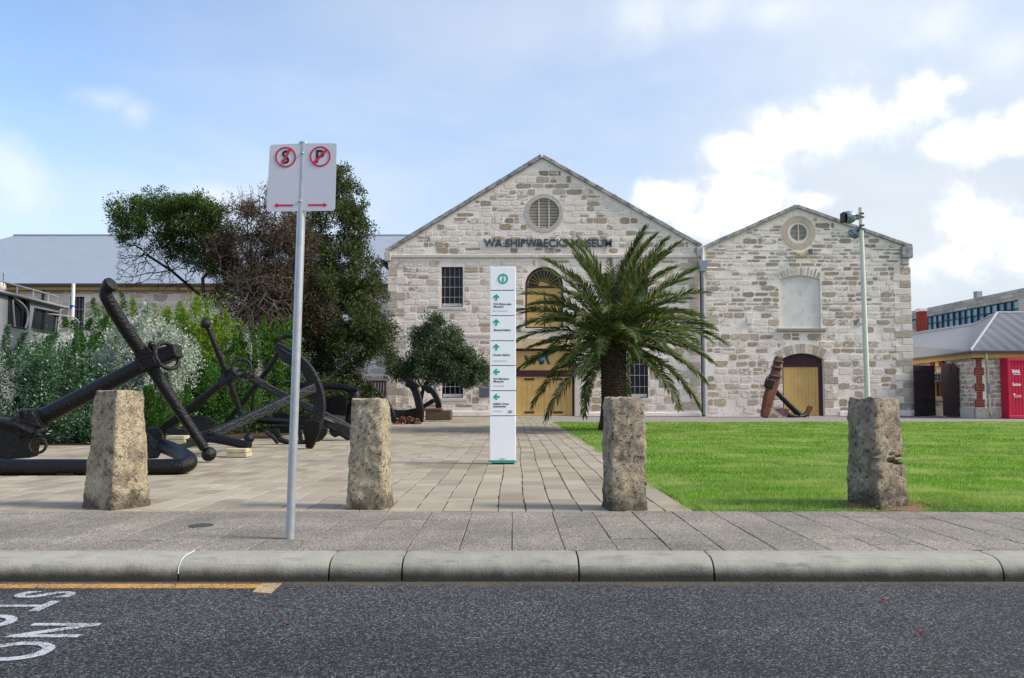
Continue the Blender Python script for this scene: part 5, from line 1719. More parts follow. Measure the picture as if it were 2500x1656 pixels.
c = TP(1227.9, 681); loop = arc_pts(c.x, c.z, 12.7 * k_, 0, 2 * PI * 39 / 40, 39); inn = arc_pts(c.x, c.z, 8.6 * k_, 0, 2 * PI * 39 / 40, 39)
plate(loop, [inn], TY - .004, .005).build('information_ring', MAT['teal'], panels[0])
MB().lathe([(2.1 * k_, 0), (2.1 * k_, .005)], TP(1228, 675.6) + Vector((0, -.003, 0)), (0, 1, 0), 14).span(TP(1226.1, 688) + Vector((0, -.003, 0)), TP(1229.9, 679) + Vector((0, .002, 0))).build('information_letter', MAT['teal'], panels[0])
arrow(panels[1], 1211.5, 726, 'up'); arrow(panels[2], 1211.5, 787, 'up'); arrow(panels[3], 1211.5, 847.5, 'up'); arrow(panels[4], 1212, 908, 'left'); arrow(panels[5], 1212, 969, 'left')
tt(panels[1], 'WA Shipwrecks', 1204.8, 744.8, 4.9, width_px=44.4); tt(panels[1], 'Museum', 1204.8, 751.3, 4.9, width_px=24.2)
c = TP(1206.5, 759.4); plate(arc_pts(c.x, c.z, 2.3 * k_, 0, 2 * PI * 19 / 20, 19), [arc_pts(c.x, c.z, 1.6 * k_, 0, 2 * PI * 19 / 20, 19)], TY - .003, .004).build('small_ring', MAT['teal'], panels[1])
tt(panels[1], 'Visitor information desk', 1211, 760.2, 2.0, 'ink_soft', .0, width_px=29)
tt(panels[2], 'Batavia', 1204.8, 808.2, 4.9, shear=.25, width_px=21); tt(panels[2], 'Gallery', 1227.3, 808.2, 4.9, width_px=20.4)
tt(panels[3], 'Events Gallery', 1204.8, 869, 4.9, width_px=41); tt(panels[3], 'Special programs and events', 1204.8, 882, 2.0, 'ink_soft', 0, width_px=34)
tt(panels[4], 'WA Maritime', 1204.8, 927.4, 4.9, width_px=38); tt(panels[4], 'Museum', 1204.8, 933.8, 4.9, width_px=24.2); tt(panels[4], '5 minute walk / 500m', 1204.8, 943.4, 2.0, 'ink_soft', 0, width_px=26.5)
tt(panels[5], 'HMAS', 1204.3, 988.6, 4.9, width_px=18.6); tt(panels[5], 'Ovens', 1225.2, 988.6, 4.9, shear=.25, width_px=16.6); tt(panels[5], 'Submarine', 1204.3, 994.8, 4.9, width_px=31); tt(panels[5], 'Submarine tours', 1204.3, 1004.6, 2.0, 'ink_soft', 0, width_px=21.6)
e0 = lambda x, y: TP(1240.6 + x, 1004.5 + y)
MB().prism([e0(*p) for p in [(0, .6), (1.2, 1.2), (2.5, .8), (4, 1.0), (4.4, -.6), (5.6, -.6), (6, .9), (10.2, .9), (10, 2.4), (9, 3.0), (1.2, 3.0), (.3, 2)]], (0, -.003, 0)).build('submarine_emblem', MAT['ink'], panels[5])
MB().prism([e0(*p) for p in [(4.8, -3.2), (5.3, -3.2), (5.3, -.6), (4.8, -.6)]], (0, -.003, 0)).prism([e0(*p) for p in [(0, -2.6), (4.2, -2.0), (4.2, -1.5), (0, -2.1)]], (0, -.003, 0)).prism([e0(*p) for p in [(6, -2.0), (10.6, -2.6), (10.6, -2.1), (6, -1.5)]], (0, -.003, 0)).build('emblem_line', MAT['ink_soft'], panels[5])
lg = MB()
for i, s in enumerate((1, -1, 1, -1)):
    c = TP(1222 + i * 1.5, 1120.6); sk = .5 * k_ * s; w_ = .95 * k_; h = 1.2 * k_
    lg.prism([(c.x - sk, c.y, c.z + h), (c.x + w_ - sk, c.y, c.z + h), (c.x + w_ + sk, c.y, c.z - h), (c.x + sk, c.y, c.z - h)], (0, -.003, 0))
lg.build('footer_logo', MAT['ink'], panels[6])
c = TP(1228.6, 1120.6); MB().span(c + Vector((0, -.003, -1.1 * k_)), c + Vector((1.3 * k_, 0, 1.1 * k_))).build('footer_accent', MAT['teal'], panels[6])
for a, b in ((1217, 1219.6), (1231.5, 1236)):
    MB().span(TP(a, 1121) + Vector((0, -.003, 0)), TP(b, 1120.2) + Vector((0, .001, 0))).build('footer_line', MAT['ink_soft'], panels[6])

# floodlight pole on the lawn
LY = 22.0
lb, ltop = P(2008.5, 1006, LY), P(1989, 482, LY); lb.z = 0
lp = thing('floodlight_pole', 'tall pale green pole with two grey floodlights near its top', 'lamp post', lb)
MB().tube([lb - Vector((0, 0, .05)), lb.lerp(ltop, .5), ltop], [.074, .068, .056], 18).build('pole', MAT['pole_green'], lp, True)
MB().lathe([(.057, 0), (.05, .02)], ltop, (0, 0, 1), 14).build('pole_cap', MAT['alu_paint'], lp)
fl = lambda x, y, d=0: PS(2030 + .1275 * x, 500 + .1275 * y, LY) + Vector((0, d, 0))
up_ = (ltop - lb).normalized()
for i, y in enumerate((170, 240, 398, 470)):
    MB().lathe([(.075, 0), (.075, .035)], fl(572 + i * 4, y) - up_ * .02, up_, 16).build('clamp', MAT['lamp_dark'], lp)
for k in range(2):
    if k == 0:
        c, ax, r = fl(318, 255, -.10), Vector((-1, -.02, -.06)), .155
        prof_ = [(.06, -.26), (.085, -.25), (.095, -.16), (.14, -.12), (.175, -.04), (.185, .04), (.175, .10), (.160, .13)]
    else:
        c, ax, r = fl(480, 520, .16), Vector((-.55, .55, -.75)), .155
        prof_ = [(.05, -.20), (.075, -.19), (.085, -.10), (.12, -.08), (.160, 0), (.165, .05), (.155, .09)]
    bd = MB().lathe(prof_, c, ax, 22).build('floodlight', MAT['lamp_grey'], lp, True)
    axn = ax.normalized()
    MB().lathe([(.150, .10), (.150, .14)] if k == 0 else [(.142, .07), (.142, .11)], c, ax, 22).build('lamp_glass', MAT['dark_glass'], bd)
    if k == 0:
        MB().cbox(c + axn * .20 + Vector((0, 0, .0)), (.07, .24, .29), .02).build('visor', MAT['lamp_dark'], bd)
    MB().ring(c, .166, .008, axn, 26, 6).build('rim', MAT['lamp_dark'], bd)
    MB().tube([c - axn * .02 + Vector((0, -.17, 0)), c - axn * .18 + Vector((0, -.14, .02)), fl(565, 205 if k == 0 else 435, -.02)], .018, 6).build('yoke', MAT['lamp_dark'], bd)
MB().tube([fl(500, 300, -.08), fl(515, 340, -.07), fl(530, 390, -.07)], .008, 5).build('cable', MAT['dull_white'], lp)

# manhole cover
mc = G(465, 1216); mc.z = .004
mh = MB().lathe([(.095, -.01), (.10, 0), (.10, .003), (.085, .004), (.082, .002)], mc, (0, 0, 1), 28)
tag(mh.build('access_cover', MAT['iron_cover']), 'small round dark access cover set in the footpath left of the sign pole', 'access cover')

# road markings
yl0, yl1 = G(-400, 1338, ROADZ), G(588, 1364.5, ROADZ)
yl = thing('edge_line', 'yellow painted edge line with a buff end bar beside the kerb', 'road marking', G(300, 1355, ROADZ))
ya_, yb_ = G(300, 1351, ROADZ).y, G(300, 1360.5, ROADZ).y
xe = G(590, 1364, ROADZ).x
MB().span((-9, yb_, ROADZ - .01), (xe, ya_, ROADZ + .004)).build('line', MAT['paint_yellow'], yl)
q = [G(607, 1350, ROADZ), G(651, 1350, ROADZ), G(625, 1373, ROADZ), G(583, 1371, ROADZ)]
MB().prism([v + Vector((0, 0, .006)) for v in q], (0, 0, -.01)).build('end_bar', MAT['paint_buff'], yl)


def road_word(body, xtop, xbase, y_first, label, grp):
    """capitals painted on the road, tops pointing right, reading towards the viewer"""
    t = thing('road_lettering', label, 'road marking', ((xtop + xbase) / 2, y_first, ROADZ), grp)
    cap = xtop - xbase
    y = y_first
    for ch in body:
        V_, F_ = text_geo(ch, cap, .006, .012)
        mnx = min(v[0] for v in V_); mz = min(v[2] for v in V_); mxz = max(v[2] for v in V_); w_ = max(v[0] for v in V_) - mnx
        sy = .72
        vv = [(xbase + (v[2] - mz) / (mxz - mz) * cap, y - (v[0] - mnx) * sy, ROADZ + .003 + (.006 - v[1]) * .5) for v in V_]
        MB().add(vv, F_).build('letter', MAT['paint_white'], t)
        y -= w_ * sy + .075
    return t


road_word('STOPPING', -2.76, -3.13, 5.06, 'white painted word STOPPING on the asphalt, cut by the left edge', 'no stopping words on the road')
road_word('NO', -2.26, -2.63, 4.36, 'white painted word NO on the asphalt near the bottom left', 'no stopping words on the road')

# dead leaves on road
for (x, y, lab) in [(662, 1443, 'red dead leaf on the road below the end of the yellow line'), (490, 1341, 'brown dead leaf in the gutter right of the kerb mortar joint'), (577, 1340, 'reddish dead leaf in the gutter above the yellow line end'), (2126, 1466, 'red dead leaf alone on the asphalt at the lower right'), (2040, 1388, 'brown dead leaf on the road below the eroded bollard'),
                    (1448, 1338, 'brown dead leaf in the gutter below the mottled bollard'), (1770, 1338, 'brown dead leaf in the gutter right of the mottled bollard'), (1328, 1341, 'orange dead leaf in the gutter at the kerb joint right of the totem')]:
    p = G(x, y, ROADZ + .01); a = rng.uniform(0, PI); e1, e2 = Vector((math.cos(a), math.sin(a), .15)) * .024, Vector((-math.sin(a), math.cos(a), .1)) * .012
    o = MB().add([p - e1, p + e2 + Vector((0, 0, .006)), p + e1 + Vector((0, 0, .008)), p - e2 + Vector((0, 0, .004)), p + Vector((0, 0, -.003))], [(0, 4, 1), (1, 4, 2), (2, 4, 3), (3, 4, 0)]).build('fallen_leaf', MAT['red_leaf'])
    tag(o, lab, 'leaf', 'dead leaves on the road')

# picket gate and posts left of the museum
pg = thing('picket_gate', 'low dark maroon picket gate between the posts and the museum corner', 'gate', P(867, 958, 41.0))
gx0, gx1 = P(843, 900, 41).x, P(893, 900, 41).x; gz1 = P(860, 880, 41).z
for i in range(8):
    x = gx0 + (gx1 - gx0) * (i + .5) / 8
    MB().span((x - .045, 41, .08), (x + .045, 41.03, gz1 - .03)).build('picket', MAT['maroon_paint'], pg)
for z in (.3, gz1 - .05):
    MB().span((gx0, 41.03, z - .05), (gx1, 41.07, z + .05)).build('rail', MAT['maroon_paint'], pg)
for x0_, x1_, yt, lab in ((824, 837, 862, 'tall weathered timber post left of the picket gate'), (837, 845, 879, 'short weathered timber post against the picket gate')):
    a, b = P(x0_, 900, 40.6), P(x1_, yt, 40.6)
    tag(MB().cbox(((a.x + b.x) / 2, 40.7, b.z / 2), (b.x - a.x, .28, b.z), .02).build('gate_post', MAT['timber']), lab, 'post', 'posts beside the picket gate')
a, b = P(745, 900, 41.5), P(824, 882, 41.5)
tag(MB().cbox(((a.x + b.x) / 2, 41.6, b.z / 2), (b.x - a.x, .3, b.z), .03).build('garden_wall', MAT['timber']), 'low brown garden wall in the shade left of the timber posts', 'wall')

# ================================================================ ANCHORS
IRON, IRON2 = MAT['black_iron'], MAT['black_iron_worn']
c1 = lambda x, y: (x * .41445 / K, (600 + y * .41445) / K)
c2 = lambda x, y: ((350 + x * .31686) / K, (750 + y * .31686) / K)
c5 = lambda x, y: ((620 + x * .19767) / K, (800 + y * .19767) / K)
c7 = lambda x, y: ((380 + x * .17857) / K, (900 + y * .17857) / K)
c8 = lambda x, y: ((800 + x * .2551) / K, (900 + y * .2551) / K)
cp = lambda f, x, y, Y: P(*f(x, y), Y)


def smooth_path(pts, n=5):
    """Catmull-Rom through points"""
    out_ = []
    q = [pts[0]] + list(pts) + [pts[-1]]
    for i in range(1, len(q) - 2):
        for k in range(n):
            t = k / n; p0, p1, p2, p3 = q[i - 1], q[i], q[i + 1], q[i + 2]
            out_.append(.5 * ((2 * p1) + (p2 - p0) * t + (2 * p0 - 5 * p1 + 4 * p2 - p3) * t * t + (3 * p1 - p0 - 3 * p2 + p3) * t ** 3))
    out_.append(q[-2])
    return out_


def lerp_r(n, *rs):
    return [float(np.interp(i / (n - 1), np.linspace(0, 1, len(rs)), rs)) for i in range(n)]


GRP = 'old black iron anchors displayed on the plaza'
AN = lambda label, loc: thing('anchor', label, 'anchor', loc, GRP)

# 1 the big one in front
a1 = AN('largest black anchor with ball-ended stock leaning up behind the first bollard', P(*c1(560, 1000), 12.6) * Vector((1, 1, 0)) if False else Vector((-6.0, 12.6, 0)))
path = smooth_path([cp(c1, 655, 236, 11.85), cp(c1, 632, 247, 11.9), cp(c1, 622, 275, 11.9), cp(c1, 640, 325, 11.95), cp(c1, 740, 490, 12.2), cp(c1, 850, 650, 12.45), cp(c1, 1030, 930, 12.75), cp(c1, 1205, 1195, 13.0)])
MB().tube(path, lerp_r(len(path), .080, .084, .098, .105, .098, .078), 16).build('stock', IRON, a1, True)
kc = cp(c1, 648, 232, 11.85)
MB().lathe([(.06, -.05), (.105, -.045), (.118, 0), (.105, .045), (.06, .06)], kc, (.75, -.2, .45), 20).build('stock_knob', IRON, a1, True)
MB().ball(cp(c1, 1230, 1228, 13.05), .122, 20).build('stock_ball', IRON2, a1, True)
s0, s1 = cp(c1, 150, 1062, 12.2), cp(c1, 900, 672, 12.5); s2 = cp(c1, 1050, 618, 12.42)
MB().tube([s0, s0.lerp(s1, .5), s1], [.135, .128, .120], 18).build('shank', IRON, a1, True)
MB().tube([s0.lerp(s1, .90), s1, s2], .1, rect=[(.13, .135), (.14, .14), (.10, .11)], up=(0, 0, 1)).build('shank_head', IRON, a1, bevel=.012)
MB().tube([cp(c1, 825, 690, 12.4), cp(c1, 905, 650, 12.36)], .1, rect=[(.05, .17), (.05, .17)], up=(.55, -.2, .85)).build('stock_collar', IRON, a1)
MB().ring(cp(c1, 985, 650, 12.28), .215, .032, (.86, -.42, .30), 30, 10).build('ring', IRON, a1, True)
MB().tube([cp(c1, 890, 585, 12.4), cp(c1, 912, 610, 12.4)], .05, 8).ball(cp(c1, 893, 582, 12.38), .06, 10).build('forelock_pin', IRON2, a1, True)
MB().tube([cp(c1, 240, 1015, 12.15), cp(c1, 110, 1080, 12.1)], .1, rect=[(.17, .17), (.19, .18)], up=(0, 0, 1)).build('crown_fork', IRON, a1, bevel=.015)
MB().lathe([(.07, 0), (.075, .10), (.05, .13)], cp(c1, 148, 1010, 12.0), (-.1, -.2, 1), 14).build('crown_pin', IRON, a1, True)
MB().ring(cp(c1, 222, 1178, 11.9), .115, .022, (.25, -1, .2), 26, 8).build('shackle', IRON, a1, True)
MB().tube([cp(c1, 215, 1090, 12.0), cp(c1, 222, 1130, 11.92)], .05, 8).build('shackle_lug', IRON, a1)
arm = smooth_path([cp(c1, 170, 1060, 12.2), cp(c1, 20, 1100, 12.3), cp(c1, -200, 1190, 12.5), cp(c1, -380, 1240, 12.6)])
MB().tube(arm, .15, 12).build('arm', IRON, a1, True)
lp_ = [cp(c1, x, y, Y) for x, y, Y in ((-140, 1020, 12.0), (-10, 1018, 11.9), (80, 1040, 11.85), (195, 1098, 11.9), (186, 1150, 11.95), (172, 1252, 12.0), (20, 1262, 12.0), (-150, 1240, 12.1))]
MB().prism(lp_, (.05, .16, .02)).build('fluke', IRON, a1, bevel=.02)
MB().tube([cp(c1, 0, 1035, 11.84), cp(c1, 90, 1055, 11.80), cp(c1, 192, 1103, 11.85)], .022, 8).build('fluke_rim', IRON2, a1, True)

# the ground arm with bent elbow
a1b = AN('thick black anchor arm with bent elbow lying on the paving behind the first bollard', Vector((-5.5, 11.3, 0)))
path = smooth_path([cp(c1, -420, 1305, 10.95), cp(c1, 200, 1305, 10.95), cp(c1, 700, 1305, 11.0), cp(c1, 1010, 1302, 11.05), cp(c1, 1098, 1290, 11.12), cp(c1, 1112, 1262, 11.35), cp(c1, 1050, 1218, 11.9), cp(c1, 960, 1180, 12.3), cp(c1, 900, 1160, 12.5)])
MB().tube(path, .112, 16).build('arm', IRON, a1b, True)
lp_ = [cp(c1, x, y, Y) for x, y, Y in ((846, 1080, 12.25), (885, 1068, 12.25), (935, 1076, 12.2), (958, 1100, 12.2), (950, 1165, 12.2), (945, 1225, 12.15), (930, 1254, 12.15), (846, 1258, 12.2))]
MB().prism(lp_, (-.05, .13, .0)).build('fluke', IRON, a1b, bevel=.02)
MB().cbox(cp(c1, 400, 1353, 10.95) + Vector((0, 0, .02)), (.22, .16, .05), .01).build('foot', IRON, a1b)

# 2 ball-stocked anchor behind
a2 = AN('black anchor with a thin upright ball-ended stock between silver and green shrubs', Vector((-6.6, 17.9, 0)))
MB().tube([cp(c2, 498, 160, 17.0), cp(c2, 575, 345, 17.2), cp(c2, 648, 520, 17.4), cp(c2, 730, 760, 17.7), cp(c2, 795, 965, 17.9)], [.055, .066, .075, .066, .055], 14).build('stock', IRON2, a2, True)
MB().ball(cp(c2, 480, 128, 16.95), .112, 18).build('stock_ball', IRON, a2, True)
MB().ball(cp(c2, 815, 1012, 17.95), .118, 18).build('stock_ball', IRON2, a2, True)
s0, s1 = cp(c2, 720, 492, 17.35), cp(c2, 150, 955, 18.4)
MB().tube([s0.lerp(s1, .18), s1], [.085, .112], 14).build('shank', IRON, a2, True)
MB().tube([s0, s0.lerp(s1, .2)], .1, rect=[(.10, .11), (.105, .115)], up=(0, 0, 1)).build('shank_head', IRON2, a2, bevel=.012)
MB().ring(cp(c2, 760, 468, 17.2), .195, .030, (.35, -1, .15), 30, 10).build('ring', IRON2, a2, True)
MB().tube(smooth_path([cp(c2, 660, 545, 17.2), cp(c2, 740, 530, 17.1), cp(c2, 800, 500, 17.15), cp(c2, 760, 485, 17.3), cp(c2, 720, 495, 17.3)]), .024, 8).build('shackle', IRON2, a2, True)
MB().tube([cp(c7, 190, 850, 18.0), cp(c7, 480, 920, 17.8)], .085, 14).build('arm', IRON2, a2, True)
lp_ = [cp(c7, x, y, 18.2) for x, y in ((470, 660), (560, 640), (680, 655), (770, 700), (815, 730), (770, 810), (690, 850), (600, 870), (480, 850))]
MB().prism(lp_, (.02, .10, .0)).build('fluke', IRON2, a2, bevel=.015)
MB().tube(smooth_path([cp(c7, 260, 1085, 16.6), cp(c7, 330, 1065, 16.6), cp(c7, 440, 1045, 16.7), cp(c7, 560, 1035, 16.8), cp(c7, 690, 1000, 16.9)]), .048, 10).build('lower_arm', IRON, a2, True)
MB().tube([cp(c7, 440, 1000, 16.9), cp(c7, 520, 960, 17.0), cp(c7, 620, 880, 17.2)], .06, 10).build('lower_arm', IRON, a2, True)

# 3 square-shank anchor with curved arms
a3 = AN('black anchor with a square shank and a great curved arm behind the sign pole', Vector((-4.4, 15.6, 0)))
h0, cr_ = cp(c2, 470, 1014, 14.5), cp(c5, 735, 745, 16.4)
MB().tube([h0, h0.lerp(cr_, .5), cr_], .1, rect=[(.088, .088), (.086, .094), (.085, .10)], up=(0, 0, 1)).build('shank', IRON2, a3, bevel=.006)
apts = [(270, 218), (340, 258), (430, 312), (520, 372), (600, 445), (680, 550), (738, 655), (780, 770), (806, 890), (812, 990), (800, 1090), (775, 1190), (740, 1300), (700, 1410), (680, 1488)]
arc = smooth_path([cp(c5, x, y, 16.4 + .25 * math.sin(i * .2)) for i, (x, y) in enumerate(apts)], 3)
n = len(arc)
rects_ = [(.075 + .055 * math.sin(PI * i / (n - 1)), .030 + .045 * math.sin(PI * i / (n - 1))) for i in range(n)]
MB().tube(arc, .1, rect=rects_, up=(0, 1, 0)).build('arm', IRON2, a3, bevel=.006)
lp_ = [cp(c5, x, y, Y) for x, y, Y in ((268, 232, 16.35), (330, 262, 16.2), (470, 345, 16.1), (500, 400, 16.1), (480, 485, 16.15), (380, 440, 16.2), (305, 360, 16.3), (285, 300, 16.35))]
MB().prism(lp_, (-.02, .10, .03)).build('fluke', IRON, a3, bevel=.012)
lp_ = [cp(c5, x, y, Y) for x, y, Y in ((618, 1158, 16.2), (720, 1150, 16.12), (810, 1162, 16.15), (800, 1290, 16.2), (760, 1390, 16.3), (715, 1485, 16.4), (650, 1492, 16.4), (628, 1400, 16.35), (606, 1290, 16.25))]
MB().prism(lp_, (.02, .08, 0)).build('fluke', IRON, a3, bevel=.012)
MB().tube([cp(c7, 650, 925, 14.5), cp(c7, 860, 965, 14.4), cp(c7, 1285, 1055, 14.2)], [.098, .088, .074], 16).build('stock', IRON, a3, True)
MB().tube([cp(c7, 700, 920, 14.5), cp(c7, 560, 1000, 15.2), cp(c7, 430, 1050, 16.0)], [.09, .08, .06], 14).build('stock', IRON, a3, True)
MB().tube([cp(c7, 640, 900, 14.45), cp(c7, 740, 850, 14.4), cp(c7, 800, 880, 14.4)], .018, 6).tube([cp(c7, 660, 920, 14.4), cp(c7, 730, 880, 14.36), cp(c7, 790, 860, 14.4)], .016, 6).build('lashing', IRON2, a3, True)

# 4 long shank with bent-ended stock
a4 = AN('black anchor whose long shank slopes down to the right behind the curved arm', Vector((-5.2, 19.5, 0)))
MB().tube([cp(c2, 785, 520, 18.9), cp(c2, 1000, 640, 19.2), cp(c5, 830, 1060, 19.5), cp(c5, 1190, 1270, 19.8)], .1, rect=[(.085, .095), (.085, .09), (.09, .095), (.11, .13)], up=(0, 0, 1)).build('shank', IRON2, a4, bevel=.008)
path = smooth_path([cp(c5, 520, 118, 19.3), cp(c5, 440, 108, 19.3), cp(c5, 378, 112, 19.3), cp(c5, 342, 150, 19.3), cp(c5, 335, 215, 19.3), cp(c5, 250, 410, 19.4), cp(c5, 80, 640, 19.5), cp(c2, 800, 690, 19.6), cp(c2, 640, 895, 19.8)])
MB().tube(path, lerp_r(len(path), .05, .055, .062, .068, .06), 12).build('stock', IRON, a4, True)
MB().tube([cp(c5, 830, 1130, 19.4), cp(c5, 1000, 1215, 19.5), cp(c5, 1215, 1320, 19.6)], .1, rect=[(.10, .10), (.14, .15), (.15, .19)], up=(0, 0, 1)).build('crown', IRON2, a4, bevel=.015)
lp_ = [cp(c5, x, y, Y) for x, y, Y in ((860, 1130, 19.2), (940, 1108, 19.5), (1030, 1106, 19.9), (1125, 1128, 20.0), (1120, 1190, 19.7), (1040, 1200, 19.4))]
MB().prism(lp_, (0, .05, .06)).build('fluke', IRON2, a4, bevel=.01)
MB().prism([cp(c5, x, y, 19.3) for x, y in ((915, 1270), (1060, 1300), (1040, 1340), (995, 1358), (950, 1330))], (0, .18, 0)).build('foot', IRON, a4)
MB().tube([cp(c2, 852, 640, 20.0), cp(c2, 835, 780, 20.1), cp(c2, 812, 915, 20.2)], .028, 8).build('brace', MAT['black_iron_worn'], a4, True)
MB().tube([cp(c2, 720, 545, 18.7), cp(c2, 770, 575, 18.7), cp(c2, 810, 560, 18.8), cp(c2, 850, 520, 18.8)], .03, 8).build('shackle', IRON2, a4, True)

# 5 dark anchor lying level at the back
a5 = AN('black anchor with a level bar and broad shield fluke in the shade behind the others', Vector((-4.6, 23.2, 0)))
path = smooth_path([cp(c5, 40, 685, 23.6), cp(c5, 400, 700, 23.4), cp(c5, 800, 725, 23.2), cp(c5, 1080, 740, 23.0), cp(c5, 1200, 770, 22.9), cp(c5, 1255, 830, 22.8), cp(c5, 1230, 960, 22.8), cp(c5, 1200, 1120, 22.9), cp(c5, 1190, 1240, 22.9)])
MB().tube(path, lerp_r(len(path), .08, .09, .10, .12, .15, .17, .13), 14).build('arm', IRON, a5, True)
MB().tube([cp(c5, 1170, 735, 22.7), cp(c5, 1285, 770, 22.7)], .1, rect=[(.08, .04), (.08, .04)], up=(0, 0, 1)).build('crown_plate', IRON, a5)
lp_ = [cp(c5, x, y, Y) for x, y, Y in ((850, 900, 23.1), (960, 855, 22.8), (1075, 828, 22.6), (1140, 862, 22.55), (1145, 960, 22.6), (1130, 1050, 22.6), (1090, 1095, 22.7), (960, 1085, 22.9), (850, 1060, 23.1))]
MB().prism(lp_, (.03, .11, 0)).build('fluke', IRON2, a5, bevel=.02)
MB().tube([cp(c5, 1140, 880, 22.5), cp(c5, 1142, 960, 22.52), cp(c5, 1110, 1085, 22.6)], .012, 6).build('fluke_rim', MAT['black_iron_worn'], a5)
MB().tube([cp(c5, 1108, 372, 24.0), cp(c5, 1010, 540, 23.9), cp(c5, 920, 695, 23.8)], .030, 8).ball(cp(c5, 1130, 320, 24.1), .055, 10).build('stock', IRON2, a5, True)
MB().tube([cp(c5, 1190, 1180, 22.9), cp(c5, 1185, 1290, 22.9)], .14, 10).build('foot', IRON, a5)

# 6 small anchor flat on the ground
a6 = AN('small black anchor lying low with two curled flukes beneath the great curved arm', Vector((-4.7, 18.2, 0)))
path = smooth_path([cp(c5, 230, 1310, 18.0), cp(c5, 300, 1375, 17.9), cp(c5, 420, 1412, 17.9), cp(c5, 560, 1420, 18.0), cp(c5, 700, 1408, 18.0), cp(c5, 790, 1370, 18.05), cp(c5, 850, 1310, 18.1)])
MB().tube(path, .062, 12).build('arm', IRON, a6, True)
for pts_, dd in (([(138, 1272), (180, 1256), (245, 1252), (300, 1268), (318, 1310), (312, 1345), (262, 1352), (205, 1335), (165, 1305)], (.03, .10, -.10)), ([(915, 1245), (860, 1240), (800, 1258), (770, 1320), (760, 1390), (790, 1412), (850, 1375), (905, 1300)], (-.02, .09, -.02))):
    MB().prism([cp(c5, x, y, 17.85) for x, y in pts_], dd).build('fluke', IRON, a6, bevel=.015)
MB().tube([cp(c5, 150, 1290, 17.82), cp(c5, 230, 1345, 17.84), cp(c5, 300, 1425, 17.84)], .05, 8).build('fluke_rib', IRON, a6, True)
MB().tube([cp(c5, 580, 1410, 18.0), cp(c5, 575, 1340, 18.5), cp(c5, 560, 1280, 19.2)], .05, 10).build('shank', IRON, a6, True)

# 7 grey shaft on supports
a7 = AN('dull grey iron shaft lying on low black supports behind the small anchor', Vector((-5.0, 21.0, 0)))
MB().tube([cp(c5, 40, 1145, 21.0), cp(c5, 180, 1150, 21.0), cp(c5, 420, 1165, 21.0), cp(c5, 860, 1190, 21.0)], [.075, .095, .085, .055], 14).build('shaft', MAT['black_iron_worn'], a7, True)
for x, y, w_ in ((390, 1240, .26), (620, 1200, .2)):
    c = cp(c5, x, y, 21.0); MB().cbox((c.x, 21.0, max(.06, c.z)), (w_, .2, .26), .01).build('support', IRON, a7)
MB().tube([cp(c5, 250, 1215, 20.7), cp(c5, 560, 1228, 20.7), cp(c5, 850, 1215, 20.7)], .05, 10).build('lower_bar', IRON2, a7, True)
MB().prism([cp(c5, x, y, 21.3) for x, y in ((230, 1060), (330, 1040), (440, 1075), (700, 1090), (690, 1135), (240, 1130))], (0, .15, 0)).build('fluke', IRON, a7, bevel=.01)

# 8, 9 near the small tree
a8 = AN('black anchor with two tall curved arms near the small tree and chain', Vector((-8.2, 33.2, 0)) * Vector((.55, 1, 1)) if False else P(960, 958, 33.0) * Vector((1, 1, 0)))
n8 = lambda pts, Y: smooth_path([cp(c8, x, y, Y) for x, y in pts], 4)
p_ = n8([(372, 140), (440, 195), (520, 280), (580, 350), (615, 430), (638, 500), (640, 565)], 32.6); n = len(p_)
MB().tube(p_, .1, rect=[(.11, .05 + .09 * math.sin(PI * i / (n - 1))) for i in range(n)], up=(0, 1, 0)).build('arm', IRON2, a8, bevel=.01)
p_ = n8([(752, 135), (812, 165), (850, 235), (872, 320), (886, 400), (884, 465), (872, 515)], 33.2); n = len(p_)
MB().tube(p_, .1, rect=[(.16, .07 + .12 * math.sin(PI * i / (n - 1))) for i in range(n)], up=(0, 1, 0)).build('arm', IRON2, a8, bevel=.01)
MB().prism([cp(c8, x, y, 33.0) for x, y in ((738, 108), (775, 98), (830, 128), (885, 170), (860, 185), (780, 175), (748, 150))], (.02, .14, .02)).build('fluke', IRON2, a8, bevel=.015)
MB().prism([cp(c8, x, y, 33.0) for x, y in ((835, 450), (905, 450), (912, 515), (845, 515))], (.02, .14, .02)).build('fluke', IRON, a8, bevel=.015)
MB().tube([cp(c8, 622, 430, 33.2), cp(c8, 740, 440, 33.3), cp(c8, 850, 430, 33.3)], .1, rect=[(.2, .17), (.2, .19), (.2, .24)], up=(0, 0, 1)).build('shank', IRON, a8, bevel=.015)
MB().prism([cp(c8, x, y, 33.1) for x, y in ((655, 405), (690, 395), (720, 405), (700, 412))], (0, .1, 0)).build('lug', MAT['rust'], a8)
a9 = AN('black anchor with a slim curved arm resting on a timber block under the small tree', P(1000, 950, 34.6) * Vector((1, 1, 0)))
p_ = n8([(905, 185), (960, 192), (1005, 222), (1040, 280), (1058, 330), (1064, 378)], 34.6); n = len(p_)
MB().tube(p_, .1, rect=[(.13, .05 + .09 * math.sin(PI * i / (n - 1))) for i in range(n)], up=(0, 1, 0)).build('arm', IRON2, a9, bevel=.01)
MB().tube([cp(c8, 912, 368, 34.6), cp(c8, 1015, 305, 34.6)], .1, rect=[(.1, .09), (.1, .10)], up=(0, 0, 1)).build('shank', IRON, a9, bevel=.01)
MB().prism([cp(c8, x, y, 34.5) for x, y in ((900, 178), (935, 172), (970, 200), (985, 235), (960, 240), (920, 205))], (0, .12, 0)).build('fluke', IRON, a9, bevel=.01)
tb0, tb1 = cp(c8, 928, 385, 34.3), cp(c8, 1085, 500, 34.3)
tb = thing('timber_block', 'stout weathered timber block under the slim curved anchor arm', 'block', ((tb0.x + tb1.x) / 2, 34.5, 0))
